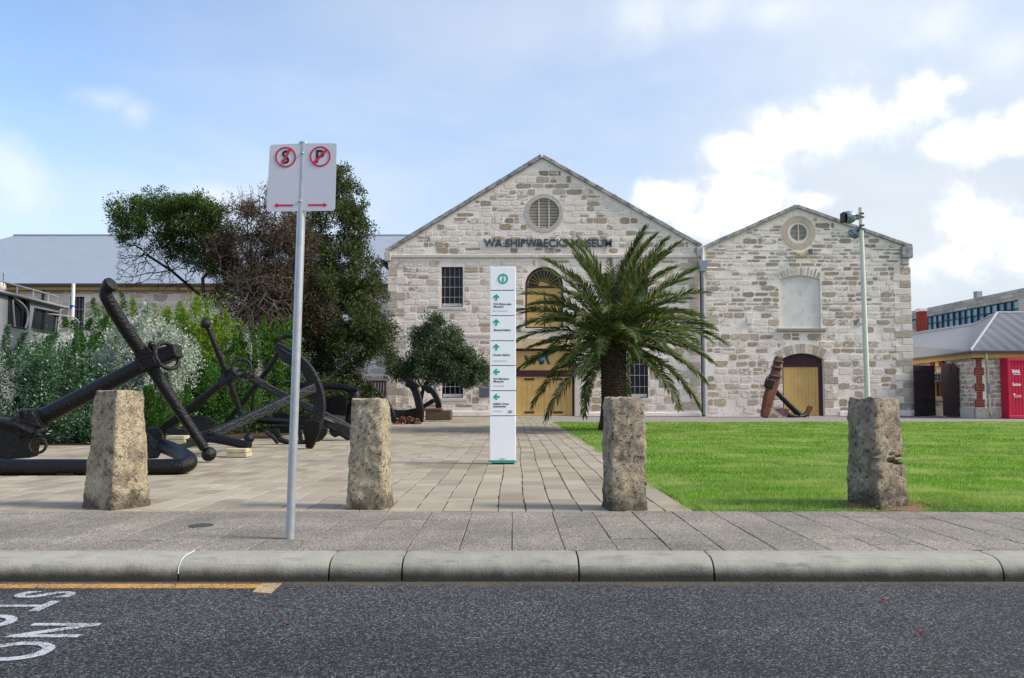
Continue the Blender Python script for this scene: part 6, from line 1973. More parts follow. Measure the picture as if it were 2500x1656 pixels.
MB().cbox((tb0.x + .62, 34.5, tb0.z / 2), (1.15, .7, tb0.z - .12), .05).build('log', MAT['timber'], tb)
MB().cbox((tb1.x - .25, 34.62, tb0.z / 2), (.40, .6, tb0.z - .14), .05).build('log', MAT['timber'], tb)
MB().cbox(((tb0.x + tb1.x) / 2, 34.5, tb0.z - .04), (tb1.x - tb0.x + .1, .75, .12), .03).build('cap_plank', MAT['rust'], tb)
# chain
ch = thing('chain', 'heap of rusty stud-link chain on the paving beside the anchor', 'chain', cp(c8, 750, 545, 31.0) * Vector((1, 1, 0)))
Rc = random.Random(2)
for i in range(15):
    t = i / 14
    c = cp(c8, 650 + 205 * t, 540 - 50 * math.sin(t * PI) * Rc.uniform(.2, 1.2), 30.9 + Rc.uniform(-.25, .3)); c.z = max(.05, c.z)
    MB().ring(c, .13, .036, (Rc.uniform(-1, 1), Rc.uniform(-1, 1), Rc.uniform(-.6, 1)), 16, 7, 1.35, .85).build('link', MAT['rust'] if i % 3 else IRON2, ch, True)

# stone pads under the anchors
def pads(label, f, x0, x1, ys, Y, grp='stone pads under the anchors'):
    for k, (ya_, yb_) in enumerate(ys):
        a, b = cp(f, x0 + (6 if k else 0), yb_, Y), cp(f, x1 + (8 if k else 0), ya_, Y)
        tag(MB().cbox(((a.x + b.x) / 2, Y + .14, (a.z + b.z) / 2), (b.x - a.x, .30, b.z - a.z), .012).build('stone_pad', MAT['block_stone']), label[k], 'stone block', grp)


pads(('upper pale stone slab under the right end of the round anchor stock', 'lower pale stone slab under the right end of the round anchor stock'), c7, 962, 1240, ((1095, 1155), (1158, 1216)), 14.02)
pads(('upper pale stone slab under the anchor arm by the bent elbow', 'lower pale stone slab under the anchor arm by the bent elbow'), c7, 142, 395, ((920, 975), (978, 1040)), 17.1)

mk('band_iron', '#6d6663', .7, .2, .3, .2, 9, .3)
# 10 rusty wooden-stocked anchor by the ochre door
WY = 40.6
wS = lambda x, y, Y=WY: PS(1850 + x * .11479, 850 + y * .11479, Y)
wa = thing('wooden_stock_anchor', 'old rusty anchor with banded wooden stock leaning in front of the arched door', 'anchor', wS(600, 1480) * Vector((1, 1, 0)))
MB().tube([wS(445, 195, 40.7), wS(330, 760, 40.5), wS(230, 1060, 40.4), wS(140, 1470, 40.3)], .1, rect=[(.175, .175), (.25, .25), (.245, .245), (.175, .175)], up=(0, 1, 0)).build('wooden_stock', MAT['rust'], wa, bevel=.03)
for (xa, ya_, xb, yb_, w_) in ((365, 270, 505, 300, .19), (320, 400, 490, 430, .225), (275, 570, 460, 625, .25), (150, 1050, 335, 1095, .25), (110, 1225, 285, 1265, .215), (75, 1365, 225, 1400, .19)):
    c = (wS(xa, ya_, 40.5) + wS(xb, yb_, 40.5)) / 2; d = Vector((.22, 0, .97))
    MB().tube([c - d * .035, c + d * .035], .1, rect=[(w_ + .03, w_ + .03), (w_ + .03, w_ + .03)], up=(0, 1, 0)).build('iron_band', MAT['band_iron'], wa)
MB().tube([wS(395, 935, 40.5), wS(650, 1190, 40.7), wS(880, 1410, 40.9)], [.13, .15, .17], 14).build('shank', IRON, wa, True)
MB().tube(smooth_path([wS(640, 1420, 40.6), wS(770, 1450, 40.8), wS(900, 1460, 40.9), wS(1010, 1420, 41.0), wS(1080, 1340, 41.1), wS(1120, 1240, 41.1)]), .13, 12).build('arm', IRON, wa, True)
MB().prism([wS(x, y, 40.5) for x, y in ((345, 1295), (555, 1280), (672, 1305), (640, 1480), (540, 1450))], (0, .12, .02)).build('fluke', MAT['rust_fluke'], wa, bevel=.01)
MB().prism([wS(x, y, 40.9) for x, y in ((1125, 1225), (1152, 1280), (1130, 1350), (1060, 1420), (1010, 1440), (1040, 1320), (1070, 1250))], (0, .14, 0)).build('fluke', MAT['rust'], wa, bevel=.01)
MB().ring(wS(200, 720, 40.25), .27, .055, (.85, -.5, -.2), 26, 8).build('ring', IRON2, wa, True)
MB().cbox(wS(240, 760, 40.3), (.42, .3, .48), .04, Matrix.Rotation(.3, 3, 'Y')).build('shank_head', IRON, wa)
for x, y0_, y1_, Y in ((528, 1450, 1520, 40.5), (1075, 1420, 1510, 41.0), (195, 1450, 1525, 40.3)):
    MB().tube([wS(x, y0_, Y), Vector((wS(x, y1_, Y).x, Y, 0))], .025, 6).build('prop', IRON, wa)
rk = MB()
Rk = random.Random(12)
rk.hull([wS(x, y, 40.2 + dy) for x, y, dy in ((225, 1490, 0), (330, 1375, .15), (345, 1380, .2), (475, 1500, 0), (240, 1512, .0), (460, 1515, .1), (300, 1515, .5), (420, 1500, .6))])
tag(rk.build('boulder', MAT['moss_rock']), 'mossy triangular rock beneath the rusty wooden-stocked anchor', 'rock')

# ================================================================ BOAT BEHIND THE SHRUBS
bt = thing('work_boat', 'grey aluminium work boat cabin with roof rails behind the shrubs', 'boat', (-17, 29, 0))
bY = lambda x: 27.0 + 4.0 * x / 1400
bp = lambda x, y, d=0.0: PS(x * .10984, 680 + y * .10984, bY(x)) + Vector((-.25, .97, 0)) * d if d else PS(x * .10984, 680 + y * .10984, bY(x))
nb_ = Vector((-(4.0), 2.4, 0)).normalized()
A0, A1v = bp(-1200, 300), bp(1280, 540)
bdir = (A1v - A0); bdir.z = 0; bdir.normalize(); bn = Vector((-bdir.y, bdir.x, 0))
if bn.x > 0: bn = -bn
off = lambda p, d: p + bn * d
# cabin side with window openings, as a frame of panels
zr, zd = 4.62, 2.2
s_of = lambda x: (bp(x, 400) - A0).dot(bdir)
z_of = lambda x, y: bp(x, y).z
BL = lambda s, z, d=0.0: Vector((A0.x, A0.y, 0)) + bdir * s + bn * d + Vector((0, 0, z))
sA, sB, sC, sD, sE = s_of(-1200), s_of(20), s_of(480), s_of(600), s_of(1255)
zt1, zb1 = z_of(250, 385), z_of(250, 900) - .3
o_ = [(sA, zd), (sE + .12, zd), (sE + .28, zr), (sA, zr)]
w1 = [(sB, zb1), (sC - .02, zb1), (sC + .06, zt1 - .35), (sC - .05, zt1 - .06), (sC - .3, zt1), (sB, zt1)]
w2 = [(sD - .05, zb1), (sE + .02, zb1), (sE + .14, zr - .22), (sD + .13, zr - .24)]
cbn = MB()
zh = zr - .22
for lp4 in ([(sA, zd), (sE + .12, zd), (sE + .20, zb1), (sA, zb1)], [(sA, zb1), (sB, zb1), (sB, zr), (sA, zr)], [(sB, zt1), (sC - .05, zt1), (sC - .05, zr), (sB, zr)],
            [(sC - .02, zb1), (sD - .05, zb1), (sD + .13, zh), (sD + .13, zr), (sC - .05, zr), (sC - .05, zt1 - .06), (sC + .06, zt1 - .35)], [(sD + .13, zh), (sE + .14, zh), (sE + .15, zr), (sD + .13, zr)],
            [(sE + .02, zb1), (sE + .20, zb1), (sE + .28, zr), (sE + .15, zr), (sE + .14, zh)]):
    cbn.prism([BL(a, b, 0) for a, b in lp4], bn * .06)
cbn.build('cabin_side', MAT['alu_paint'], bt)
for w_ in (w1, w2):
    MB().add([BL(a, b, .05) for a, b in w_], [tuple(range(len(w_)))]).build('window', MAT['cabin_glass'], bt)
    MB().tube([BL(a, b, -.02) for a, b in w_], .035, 6, closed=True).build('window_seal', MAT['dark_metal'], bt)
MB().tube([BL((sD + sE) / 2 + .0, zb1, -.01), BL((sD + sE) / 2 + .1, zr - .24, -.01)], .035, 6).build('window_post', MAT['dark_metal'], bt)
MB().prism([BL(sE + .12, zd, .06), BL(sE + .28, zr, .06), BL(sE + .28, zr, 2.6), BL(sE + .12, zd, 2.6)], bdir * -.05).build('windscreen', MAT['cabin_glass'], bt)
MB().prism([BL(sA, zr, -.15), BL(sE + .62, zr, -.15), BL(sE + .62, zr, 2.8), BL(sA, zr, 2.8)], (0, 0, .09)).build('roof', MAT['alu_paint'], bt)
MB().prism([BL(sA, zr - .03, -.16), BL(sE + .66, zr - .03, -.16), BL(sE + .66, zr + .035, -.16), BL(sA, zr + .035, -.16)], bn * .05).build('roof_edge', MAT['dark_metal'], bt)
for d in (-.05, 2.6):
    MB().tube([BL(sA, zr + .42, d), BL(sE - .3, zr + .42, d), BL(sE + .1, zr + .38, d), BL(sE + .22, zr + .1, d)], .028, 8).build('roof_rail', MAT['aluminium'], bt, True)
    for i in range(6):
        s = sA + (sE - sA) * (i + .5) / 6.2
        MB().tube([BL(s, zr + .05, d), BL(s, zr + .42, d)], .022, 6).build('rail_post', MAT['aluminium'], bt)
MB().tube([BL(sB + .35, zb1, -.06), BL(sB + .15, zt1 - .2, -.06)], .03, 6).tube(smooth_path([BL(sB + .2, zt1 - .1, -.07), BL(sC - .35, zt1 - .35, -.07), BL(sC - .1, zt1 - .7, -.07), BL(sC - .25, zb1, -.07)]), .035, 8).build('grab_rail', MAT['bar_white'], bt, True)
MB().tube(smooth_path([bp(740, 1090), bp(850, 850), bp(930, 775), bp(1100, 790), bp(1500, 840), bp(1690, 900), bp(1760, 1000)]), .035, 8).build('bow_rail', MAT['aluminium'], bt, True)
MB().tube([bp(75, 170), bp(75, -120)], .012, 5).build('aerial', MAT['dark_metal'], bt)
MB().ball(BL(s_of(180), zr + .35, .6), .28, 14, (1, .6, .8)).build('fender', MAT['cream_sill'], bt, True)
MB().cbox(BL(s_of(330), zr + .22, .8), (.5, .4, .22), .04).build('roof_locker', MAT['dark_metal'], bt)
hull = [(sA, 2.2), (sE + 3.2, 2.35), (sE + 1.9, 1.2), (sE + .8, .5), (sA, .4)]
MB().prism([BL(a, b, -.35) for a, b in hull], bn * 3.4).build('hull', MAT['alu_paint'], bt, bevel=.05)
MB().cbox(BL((sA + sE) / 2, .2, 1.3), (.6, 2.5, .42), .03).build('cradle', MAT['timber'], bt)
fpst = thing('white_post', 'slim white post with blue rope rising in front of the barred window', 'post', P(167, 930, 33) * Vector((1, 1, 0)))
a = P(167.5, 740, 33); MB().tube([Vector((a.x, 33, 0)), Vector((a.x, 33, P(167.5, 656, 33).z))], .07, 12).build('post', MAT['flag_post'], fpst, True)
MB().ring(P(167.5, 707, 33), .085, .03, (.2, 0, 1), 14, 6).tube([P(166, 708, 32.9), P(163, 713, 32.9)], .04, 6).build('rope', MAT['rope_blue'], fpst, True)

# ================================================================ PLANTS
def leaf_quads(c, n, rad, ln, wd, up=.25, out_from=None, squash=1.0):
    """n leaf-shaped faces scattered in soft balls: c (m,3) centres, rad (m,) radii"""
    m = len(c); idx = rng.integers(0, m, n)
    d = rng.normal(0, 1, (n, 3)); d /= np.linalg.norm(d, axis=1, keepdims=True) + 1e-9
    r = rng.random(n) ** .45
    d2 = d * (r * rad[idx])[:, None]; d2[:, 2] *= squash
    p = c[idx] + d2
    ax = d * .8 + rng.normal(0, .7, (n, 3)); ax[:, 2] += up
    ax /= np.linalg.norm(ax, axis=1, keepdims=True) + 1e-9
    sd = np.cross(ax, rng.normal(0, 1, (n, 3))); sd /= np.linalg.norm(sd, axis=1, keepdims=True) + 1e-9
    L = ln * rng.uniform(.6, 1.3, n)[:, None]; Wd = wd * rng.uniform(.6, 1.3, n)[:, None]
    nr = np.cross(ax, sd)
    mid = p + ax * L * .5 + nr * L * .06
    return np.stack([p, mid + sd * Wd * .5, p + ax * L, mid - sd * Wd * .5], 1).reshape(-1, 3)


def clumps(blobs, dens, rr, shell=.55, seed=0):
    """clump centres inside ellipsoids (centre, (rx,ry,rz)), mostly near their surface"""
    g = np.random.default_rng(seed); cs_, rs_ = [], []
    for c, r in blobs:
        r = np.array(r); n = max(4, int(dens * (r[0] * r[1] + r[1] * r[2] + r[0] * r[2])))
        d = g.normal(0, 1, (n, 3)); d /= np.linalg.norm(d, axis=1, keepdims=True)
        t = shell + (1 - shell) * g.random(n) ** .7
        wob = 1 + .16 * np.array([noise.noise(Vector(q) * 2.3 + Vector(c)) for q in d])
        cs_.append(np.array(c) + d * r * (t * wob)[:, None]); rs_.append(rr * g.uniform(.55, 1.35, n))
    return np.concatenate(cs_), np.concatenate(rs_)


def grow(trunk, targets, step=.38, wob=.09, seed=0, reach=1.0):
    """branch skeleton: every target joins the nearest node that lies towards the root"""
    g = random.Random(seed)
    nodes = [Vector(p) for p in trunk]; par = [-1] + list(range(len(trunk) - 1))
    dist = [0.0]
    for i in range(1, len(nodes)): dist.append(dist[-1] + (nodes[i] - nodes[i - 1]).length)
    root = nodes[-1]
    order = sorted(range(len(targets)), key=lambda i: (Vector(targets[i]) - root).length)
    arr = np.array([n[:] for n in nodes]); dd = np.array(dist)
    for i in order:
        t = np.array(targets[i][:])
        e = np.linalg.norm(arr - t, axis=1)
        k = int(np.argmin(e + .22 * dd * reach))
        n = max(1, int(e[k] / step)); p0 = nodes[k]; prev = k; L = dd[k]
        new, nd = [], []
        for j in range(1, n + 1):
            q = p0.lerp(Vector(t), j / n)
            if j < n: q += Vector((g.gauss(0, wob), g.gauss(0, wob), g.gauss(0, wob) + .10 * math.sin(PI * j / n) * e[k] * .35))
            nodes.append(q); par.append(prev); L += (q - nodes[prev]).length; prev = len(nodes) - 1
            new.append(q[:]); nd.append(L)
        arr = np.concatenate([arr, np.array(new)]); dd = np.concatenate([dd, np.array(nd)])
    return nodes, par


def limbs(nodes, par, rt, pw, rmax, mat, name, parent, rmin=0.0, sides=5):
    n = len(nodes); cnt = [0] * n; kids = [[] for _ in range(n)]
    for i in range(n):
        if par[i] >= 0: kids[par[i]].append(i)
    for i in range(n - 1, -1, -1):
        cnt[i] = max(1, sum(cnt[k] for k in kids[i]))
    r = [min(rmax, rt * c ** pw) for c in cnt]
    mb = MB(); done = set()
    for i in range(n):
        # follow chains along the thickest child
        if i in done: continue
        chain = [par[i]] if par[i] >= 0 else []
        j = i
        while True:
            chain.append(j); done.add(j)
            nx = [k for k in kids[j] if k not in done]
            if not nx: break
            j = max(nx, key=lambda k: r[k])
        if len(chain) < 2: continue
        rr = [r[k] for k in chain]
        if par[i] >= 0: rr[0] = min(rr[0], rr[1] * 1.25)
        if max(rr) < rmin: continue
        mb.tube([nodes[k] for k in chain], rr, sides if max(rr) < .05 else 9, cap=False)
    return mb.build(name, mat, parent, True)


# ---------------------------------------------------------------- trees left
B = lambda x, y, Y, rx, ry, rz: (tuple(P(x, y, Y)), (rx * m_px(Y), rz, ry * m_px(Y)))


def tree(name, label, group, trunk, blobs, dens, rr, nleaf, ln, wd, lmat, bmat, rt, rmax, seed, shell=.5, twig=None, up=.25, pw=.46, parent=None, step=.38, wob=.09):
    base = Vector(trunk[0])
    t = thing(name, label, 'tree', base, group)
    c, r = clumps(blobs, dens, rr, shell, seed)
    nodes, par = grow(trunk, [Vector(q) for q in c], step, wob, seed)
    limbs(nodes, par, rt, pw, rmax, bmat, 'trunk', t)
    if nleaf: link('crown', np_mesh('crown', leaf_quads(c, nleaf, r, ln, wd, up), 4, lmat), t)
    return t, c


TG = 'windswept trees behind the anchors'
Y1 = 27.0
tr1 = [Vector((P(486, 700, Y1).x, Y1, 0)), P(484, 800, Y1), P(478, 715, Y1), P(470, 672, Y1)]
tree('umbrella_tree', 'windswept tree with bare forking limbs and a flat green umbrella crown', TG, tr1,
     [B(300, 492, Y1, 46, 26, .9), B(345, 478, Y1 + .3, 45, 24, 1.2), B(400, 472, Y1, 52, 22, 1.3), B(452, 478, Y1 - .3, 48, 22, 1.2), B(500, 495, Y1, 35, 26, 1.0), B(300, 530, Y1, 38, 30, .8), B(370, 520, Y1, 60, 36, 1.2), B(440, 525, Y1, 55, 35, 1.2), B(500, 540, Y1, 40, 40, 1.0), B(470, 590, Y1 + .3, 55, 38, 1.0), B(400, 570, Y1 + .4, 50, 26, .8), B(510, 610, Y1, 40, 50, 1.0)],
     19, .26, 42000, .095, .040, MAT['leaf_umbrella'], MAT['brown_bark'], .0065, .19, 5, .2, step=.3, wob=.07)
# bare twigs fanning out below the crown
tg = tr1[0].copy()
bt1 = [o for o in bpy.data.objects if o.name.startswith('umbrella_tree')][0]
gt = random.Random(4); tw = []
for i in range(1000):
    a = gt.uniform(0, 1)
    tw.append(P(gt.uniform(265, 455), gt.uniform(560, 672) if gt.random() < .6 else gt.uniform(520, 600), Y1 + gt.uniform(-.9, .9)))
nodes, par = grow([P(470, 690, Y1), P(430, 655, Y1), P(395, 625, Y1), P(340, 590, Y1)], tw, .25, .05, 3)
limbs(nodes, par, .0058, .36, .075, MAT['dark_bark'], 'bare_twigs', bt1, sides=4)

Y2 = 26.0
tr2 = [Vector((P(590, 800, Y2).x, Y2, 0)), P(588, 800, Y2), P(572, 720, Y2), P(560, 680, Y2)]
t2, c2_ = tree('dead_tree', 'half dead tree of tangled grey brown twigs behind the sign pole', TG, tr2,
               [B(560, 560, Y2, 60, 55, 1.2), B(620, 520, Y2, 60, 60, 1.2), B(680, 560, Y2, 50, 80, 1.2), B(600, 640, Y2, 75, 50, 1.2), B(560, 480, Y2 + .3, 30, 30, .7), B(640, 460, Y2, 45, 30, .8), B(660, 660, Y2, 50, 60, 1.0), B(520, 590, Y2 + .5, 40, 60, .8), B(560, 735, Y2 + .3, 55, 55, .9), B(640, 760, Y2 + .2, 60, 60, 1.0), B(505, 690, Y2 + .8, 40, 40, .7)],
               20, .27, 36000, .085, .03, MAT['leaf_brown'], MAT['grey_twig'], .0065, .13, 6, .15, step=.28, wob=.09)
gt = random.Random(14)
tw = [Vector(q) + Vector((gt.gauss(0, .28), gt.gauss(0, .28), gt.gauss(-.1, .30))) for q in c2_ for _ in range(9)]
nodes, par = grow([Vector(q) for q in tr2[2:]], tw, .22, .06, 9)
limbs(nodes, par, .0055, .36, .05, MAT['grey_twig'], 'fine_twigs', t2, sides=4)
# hanging dead twigs and upright bare sticks
tw = [P(gt.uniform(500, 700), gt.uniform(640, 800), Y2 - 1.0 + gt.uniform(-.4, .6)) for _ in range(700)] + [P(gt.uniform(540, 640), gt.uniform(425, 500), Y2 + gt.uniform(-.4, .4)) for _ in range(130)]
nodes, par = grow([P(590, 640, Y2 - .4), P(600, 600, Y2 - .6), P(600, 560, Y2 - .5)], tw, .25, .07, 12)
limbs(nodes, par, .0058, .36, .05, MAT['grey_twig'], 'hanging_twigs', t2, sides=4)

Y3 = 28.0
tr3 = [Vector((P(745, 900, Y3).x, Y3, 0)), P(742, 850, Y3), P(735, 760, Y3), P(745, 690, Y3)]
tree('dense_tree', 'tall dense dark green tree rising beside the long wing and museum', TG, tr3,
     [B(788, 420, Y3, 26, 40, .8), B(805, 460, Y3, 40, 40, 1.0), B(775, 505, Y3, 60, 50, 1.4), B(825, 530, Y3, 34, 40, 1.0), B(790, 590, Y3, 60, 55, 1.5), B(830, 640, Y3 - .3, 55, 50, 1.3), B(850, 690, Y3 - .3, 45, 45, 1.2), B(760, 670, Y3 - .6, 65, 60, 1.5), B(815, 745, Y3 - .6, 70, 50, 1.5), B(870, 770, Y3 - .4, 42, 46, 1.1), B(885, 800, Y3 - .4, 30, 48, .9), B(740, 770, Y3 - .4, 75, 60, 1.5), B(810, 810, Y3 - .5, 60, 50, 1.4), B(730, 590, Y3, 55, 60, 1.3), B(700, 690, Y3 + .3, 50, 60, 1.2), B(690, 780, Y3 + .2, 60, 70, 1.3), B(755, 850, Y3 - .2, 70, 40, 1.2), B(660, 720, Y3 + .6, 50, 70, 1.0), B(640, 600, Y3 + 1.0, 60, 60, 1.0), B(610, 700, Y3 + 1.0, 55, 55, 1.0), B(560, 640, Y3 + 1.2, 45, 45, .9), B(690, 530, Y3 + .6, 45, 50, 1.0)],
     13, .30, 105000, .105, .045, MAT['leaf_dark'], MAT['dark_bark'], .0065, .2, 8, .4)
tb_ = [o for o in bpy.data.objects if o.name.startswith('dense_tree')][0]
c, r = clumps([B(690, 640, Y3 - 1.3, 60, 70, .8), B(700, 560, Y3 - 1, 45, 50, .8), B(735, 720, Y3 - 1.5, 45, 60, .6)], 14, .3, .4, 15)
link('dead_foliage', np_mesh('dead_foliage', leaf_quads(c, 9000, r, .09, .032, -.2), 4, MAT['leaf_brown']), tb_)
tw = [Vector(q) + Vector((gt.gauss(0, .2), gt.gauss(0, .2), gt.gauss(-.2, .3))) for q in c for _ in range(8)]
nodes, par = grow([Vector(q) for q in tr3[1:]], tw, .26, .07, 19)
limbs(nodes, par, .0055, .36, .05, MAT['grey_twig'], 'dead_twigs', tb_, sides=4)

Y4 = 36.6
tr4 = [Vector((P(975, 900, Y4).x, Y4, 0)), P(972, 930, Y4), P(978, 900, Y4), P(992, 872, Y4), P(1010, 845, Y4)]
tree('small_tree', 'small rounded grey green tree against the museum wall left of the totem', None, tr4,
     [B(1012, 765, Y4, 36, 36, .9), B(985, 790, Y4, 34, 36, .9), B(1040, 790, Y4, 30, 30, .9), B(1000, 820, Y4, 55, 36, 1.2), B(1060, 830, Y4 - .3, 50, 32, 1.1), B(1095, 855, Y4 - .3, 30, 26, .9), B(935, 852, Y4, 34, 20, .9), B(970, 850, Y4 - .4, 45, 26, 1.0), B(1040, 858, Y4 - .3, 50, 22, 1.1), B(925, 862, Y4 - .3, 30, 16, .8), B(1000, 868, Y4 - .6, 50, 18, .9), B(1085, 872, Y4 - .5, 38, 18, .9), B(1115, 866, Y4 - .5, 20, 16, .6)],
     13, .33, 38000, .13, .06, MAT['leaf_small_tree'], MAT['dark_bark'], .010, .19, 9, .35)


# ---------------------------------------------------------------- shrubs
def shrub(name, label, x, ytop, Y, rx, ry, mat, n, ln, wd, rr=.2, seed=0, up=.5, spiky=0.0, y0=None, bulge=None):
    H = P(x, ytop, Y).z; r = rx * m_px(Y) * 1.18; n = int(n * 2.6); wd = wd * 1.35; cx_ = P(x, 900, Y).x
    t = thing(name, label, 'shrub', (cx_, Y, 0), 'shrubs in the bed behind the anchors')
    g = np.random.default_rng(seed + 70)
    blobs = [((cx_, Y, H * .48), (r, ry, H * .50)), ((cx_, Y - .1, H * .22), (r * 1.05, ry * 1.05, H * .26))]
    for k in range(5):
        a = g.uniform(0, 2 * PI); q = g.uniform(.45, .8)
        blobs.append(((cx_ + math.cos(a) * r * q, Y + math.sin(a) * ry * q, H * g.uniform(.35, .72)), (r * .5, ry * .5, H * .30)))
    c, rad = clumps(blobs, 20, rr * 1.15, .45, seed)
    ok = c[:, 2] > .05; c, rad = c[ok], rad[ok]
    stems = []
    if spiky:
        # upright sprays of leaves
        top = c[c[:, 2] > H * .30]; pick = top[g.integers(0, len(top), int(38 * spiky))]
        for q in pick:
            h = g.uniform(.22, .55); d = Vector((g.normal(0, .22), g.normal(0, .22), 1)).normalized()
            for s in range(7): stems.append((Vector(q) + d * h * s / 6)[:])
        c = np.concatenate([c, np.array(stems)]); rad = np.concatenate([rad, np.tile(np.array([.09, .085, .08, .07, .06, .05, .035]), len(pick))])
    link('foliage', np_mesh('foliage', leaf_quads(c, n, rad, ln, wd, up), 4, mat), t)
    mb = MB()
    for k in range(9):
        q = c[g.integers(0, len(c))]
        mb.tube([(cx_ + g.normal(0, .12), Y + g.normal(0, .12), 0), ((cx_ + q[0]) / 2, (Y + q[1]) / 2, q[2] * .55), tuple(q)], [.03, .022, .01], 5)
    mb.build('stem', MAT['dark_bark'], t)
    return t


sh = [
    ('flowering_shrub', 'dark green shrub flecked with pale flowers at the left edge of the bed', 60, 762, 18.4, 108, 1.1, 'leaf_rosemary', 12000, .075, .018, .22, .5, .6),
    ('flowering_shrub', 'dark green shrub flecked with pale flowers between the leftmost one and the first bollard', 185, 842, 18.5, 90, 1.0, 'leaf_rosemary', 11000, .075, .018, .22, .5, .6),
    ('green_shrub', 'mid green shrub in front of the boat bow rail and barred window', 150, 742, 22.2, 95, 1.1, 'leaf_green', 11000, .08, .02, .22, .6, 1.0),
    ('saltbush', 'grey silver shrub just left of the leaning anchor stock', 222, 808, 20.2, 40, .7, 'leaf_silver', 9000, .07, .022, .2, .5, .9),
    ('saltbush', 'largest bright silver shrub behind the ring of the big anchor', 352, 732, 20.4, 72, 1.0, 'leaf_silver', 12000, .075, .024, .22, .5, 1.1),
    ('green_shrub', 'lower green shrub behind the first bollard under the silver shrub', 330, 905, 18.9, 85, .9, 'leaf_green', 9000, .07, .018, .2, .5, .4),
    ('bright_shrub', 'tall yellow green shrub behind the silver shrub and anchor stock', 395, 680, 24.2, 100, 1.2, 'leaf_bright', 14000, .085, .022, .24, .7, 1.3),
    ('bright_shrub', 'bright yellow green shrub right of the big anchor head', 472, 668, 23.6, 66, 1.1, 'leaf_bright', 13000, .08, .02, .22, .6, .9),
    ('green_shrub', 'green shrub behind the leaning stock in front of the wing wall', 265, 700, 25.2, 70, 1.0, 'leaf_green', 9000, .085, .022, .22, .6, .9),
    ('feathery_shrub', 'feathery mid green shrub between the ball-ended stock and the sign pole', 600, 736, 24.0, 88, 1.2, 'leaf_feather', 17000, .09, .018, .22, .8, 1.5),
    ('green_shrub', 'shaded dark green shrub behind the anchor with ball-ended stock', 520, 815, 22.6, 62, 1.0, 'leaf_green', 10000, .08, .02, .22, .5, .6),
    ('dark_shrub', 'dark shaded shrub beneath the dense tree behind the curved anchor arm', 690, 850, 26.3, 75, 1.1, 'leaf_dark', 9000, .09, .035, .26, .2, .3),
    ('dark_shrub', 'dark shaded shrub beneath the dense tree left of the timber posts', 785, 862, 28.0, 60, 1.0, 'leaf_dark', 8000, .09, .035, .26, .2, .3),
]
for i, (nm, lab, x, yt, Y, rx, ry, mt, n, ln, wd, rr, up, spk) in enumerate(sh):
    shrub(nm, lab, x, yt, Y, rx, ry, MAT[mt], n, ln, wd, rr, i, up, spk)
# soil bed under the shrubs
bed = MB(); q = [(-16, 17.2), (-9.6, 17.6), (-7.2, 19.6), (-6.2, 22.4), (-6.4, 26), (-7.2, 30), (-8, 41), (-30, 41)]
bed.add([(a, b, .012) for a, b in q], [tuple(range(len(q)))])
o = bed.build('garden_bed', MAT['soil']); o['kind'] = 'structure'

# ---------------------------------------------------------------- palm
PY = 25.0
pb_ = P(1421, 1000, PY); ptop = P(1417, 803, PY); pb_.z = 0
palm = thing('date_palm', 'squat date palm with a thick rough trunk and full arching green crown on the lawn', 'palm tree', pb_)
H = ptop.z
trunk_pts = [pb_ + Vector((-.05, 0, -.05)), pb_ + Vector((-.03, 0, .3)), pb_.lerp(ptop, .35), pb_.lerp(ptop, .7), ptop, ptop + Vector((0, 0, .35))]
MB().tube(trunk_pts, [.52, .45, .40, .40, .42, .24], 22).build('trunk', MAT['boot'], palm, True)
mb = MB(); k = 0; z = .08
Rp = random.Random(31)
while z < H + .05:
    u = z / H; c = pb_.lerp(ptop, u); rad = np.interp(u, [0, .1, .35, .7, 1], [.49, .44, .395, .395, .41])
    n = 15
    for i in range(n):
        a = 2 * PI * (i + .5 * (k % 2)) / n + Rp.uniform(-.06, .06)
        d = Vector((math.cos(a), math.sin(a), 0)); tv = Vector((-math.sin(a), math.cos(a), 0)); w_ = .085; pr = Rp.uniform(.035, .075)
        b0 = c + d * (rad - .03)
        mb.add([b0 - tv * w_, b0 + tv * w_, b0 + tv * w_ * .5 + d * pr + Vector((0, 0, .085)), b0 - tv * w_ * .5 + d * pr + Vector((0, 0, .085)), b0 + Vector((0, 0, .15)) - tv * w_ * .3, b0 + Vector((0, 0, .15)) + tv * w_ * .3],
               [(0, 1, 2, 3), (3, 2, 5, 4), (0, 3, 4), (1, 5, 2)])
    z += .085; k += 1
o = mb.build('leaf_base_scales', MAT['boot'], palm); o['kind'] = 'stuff'


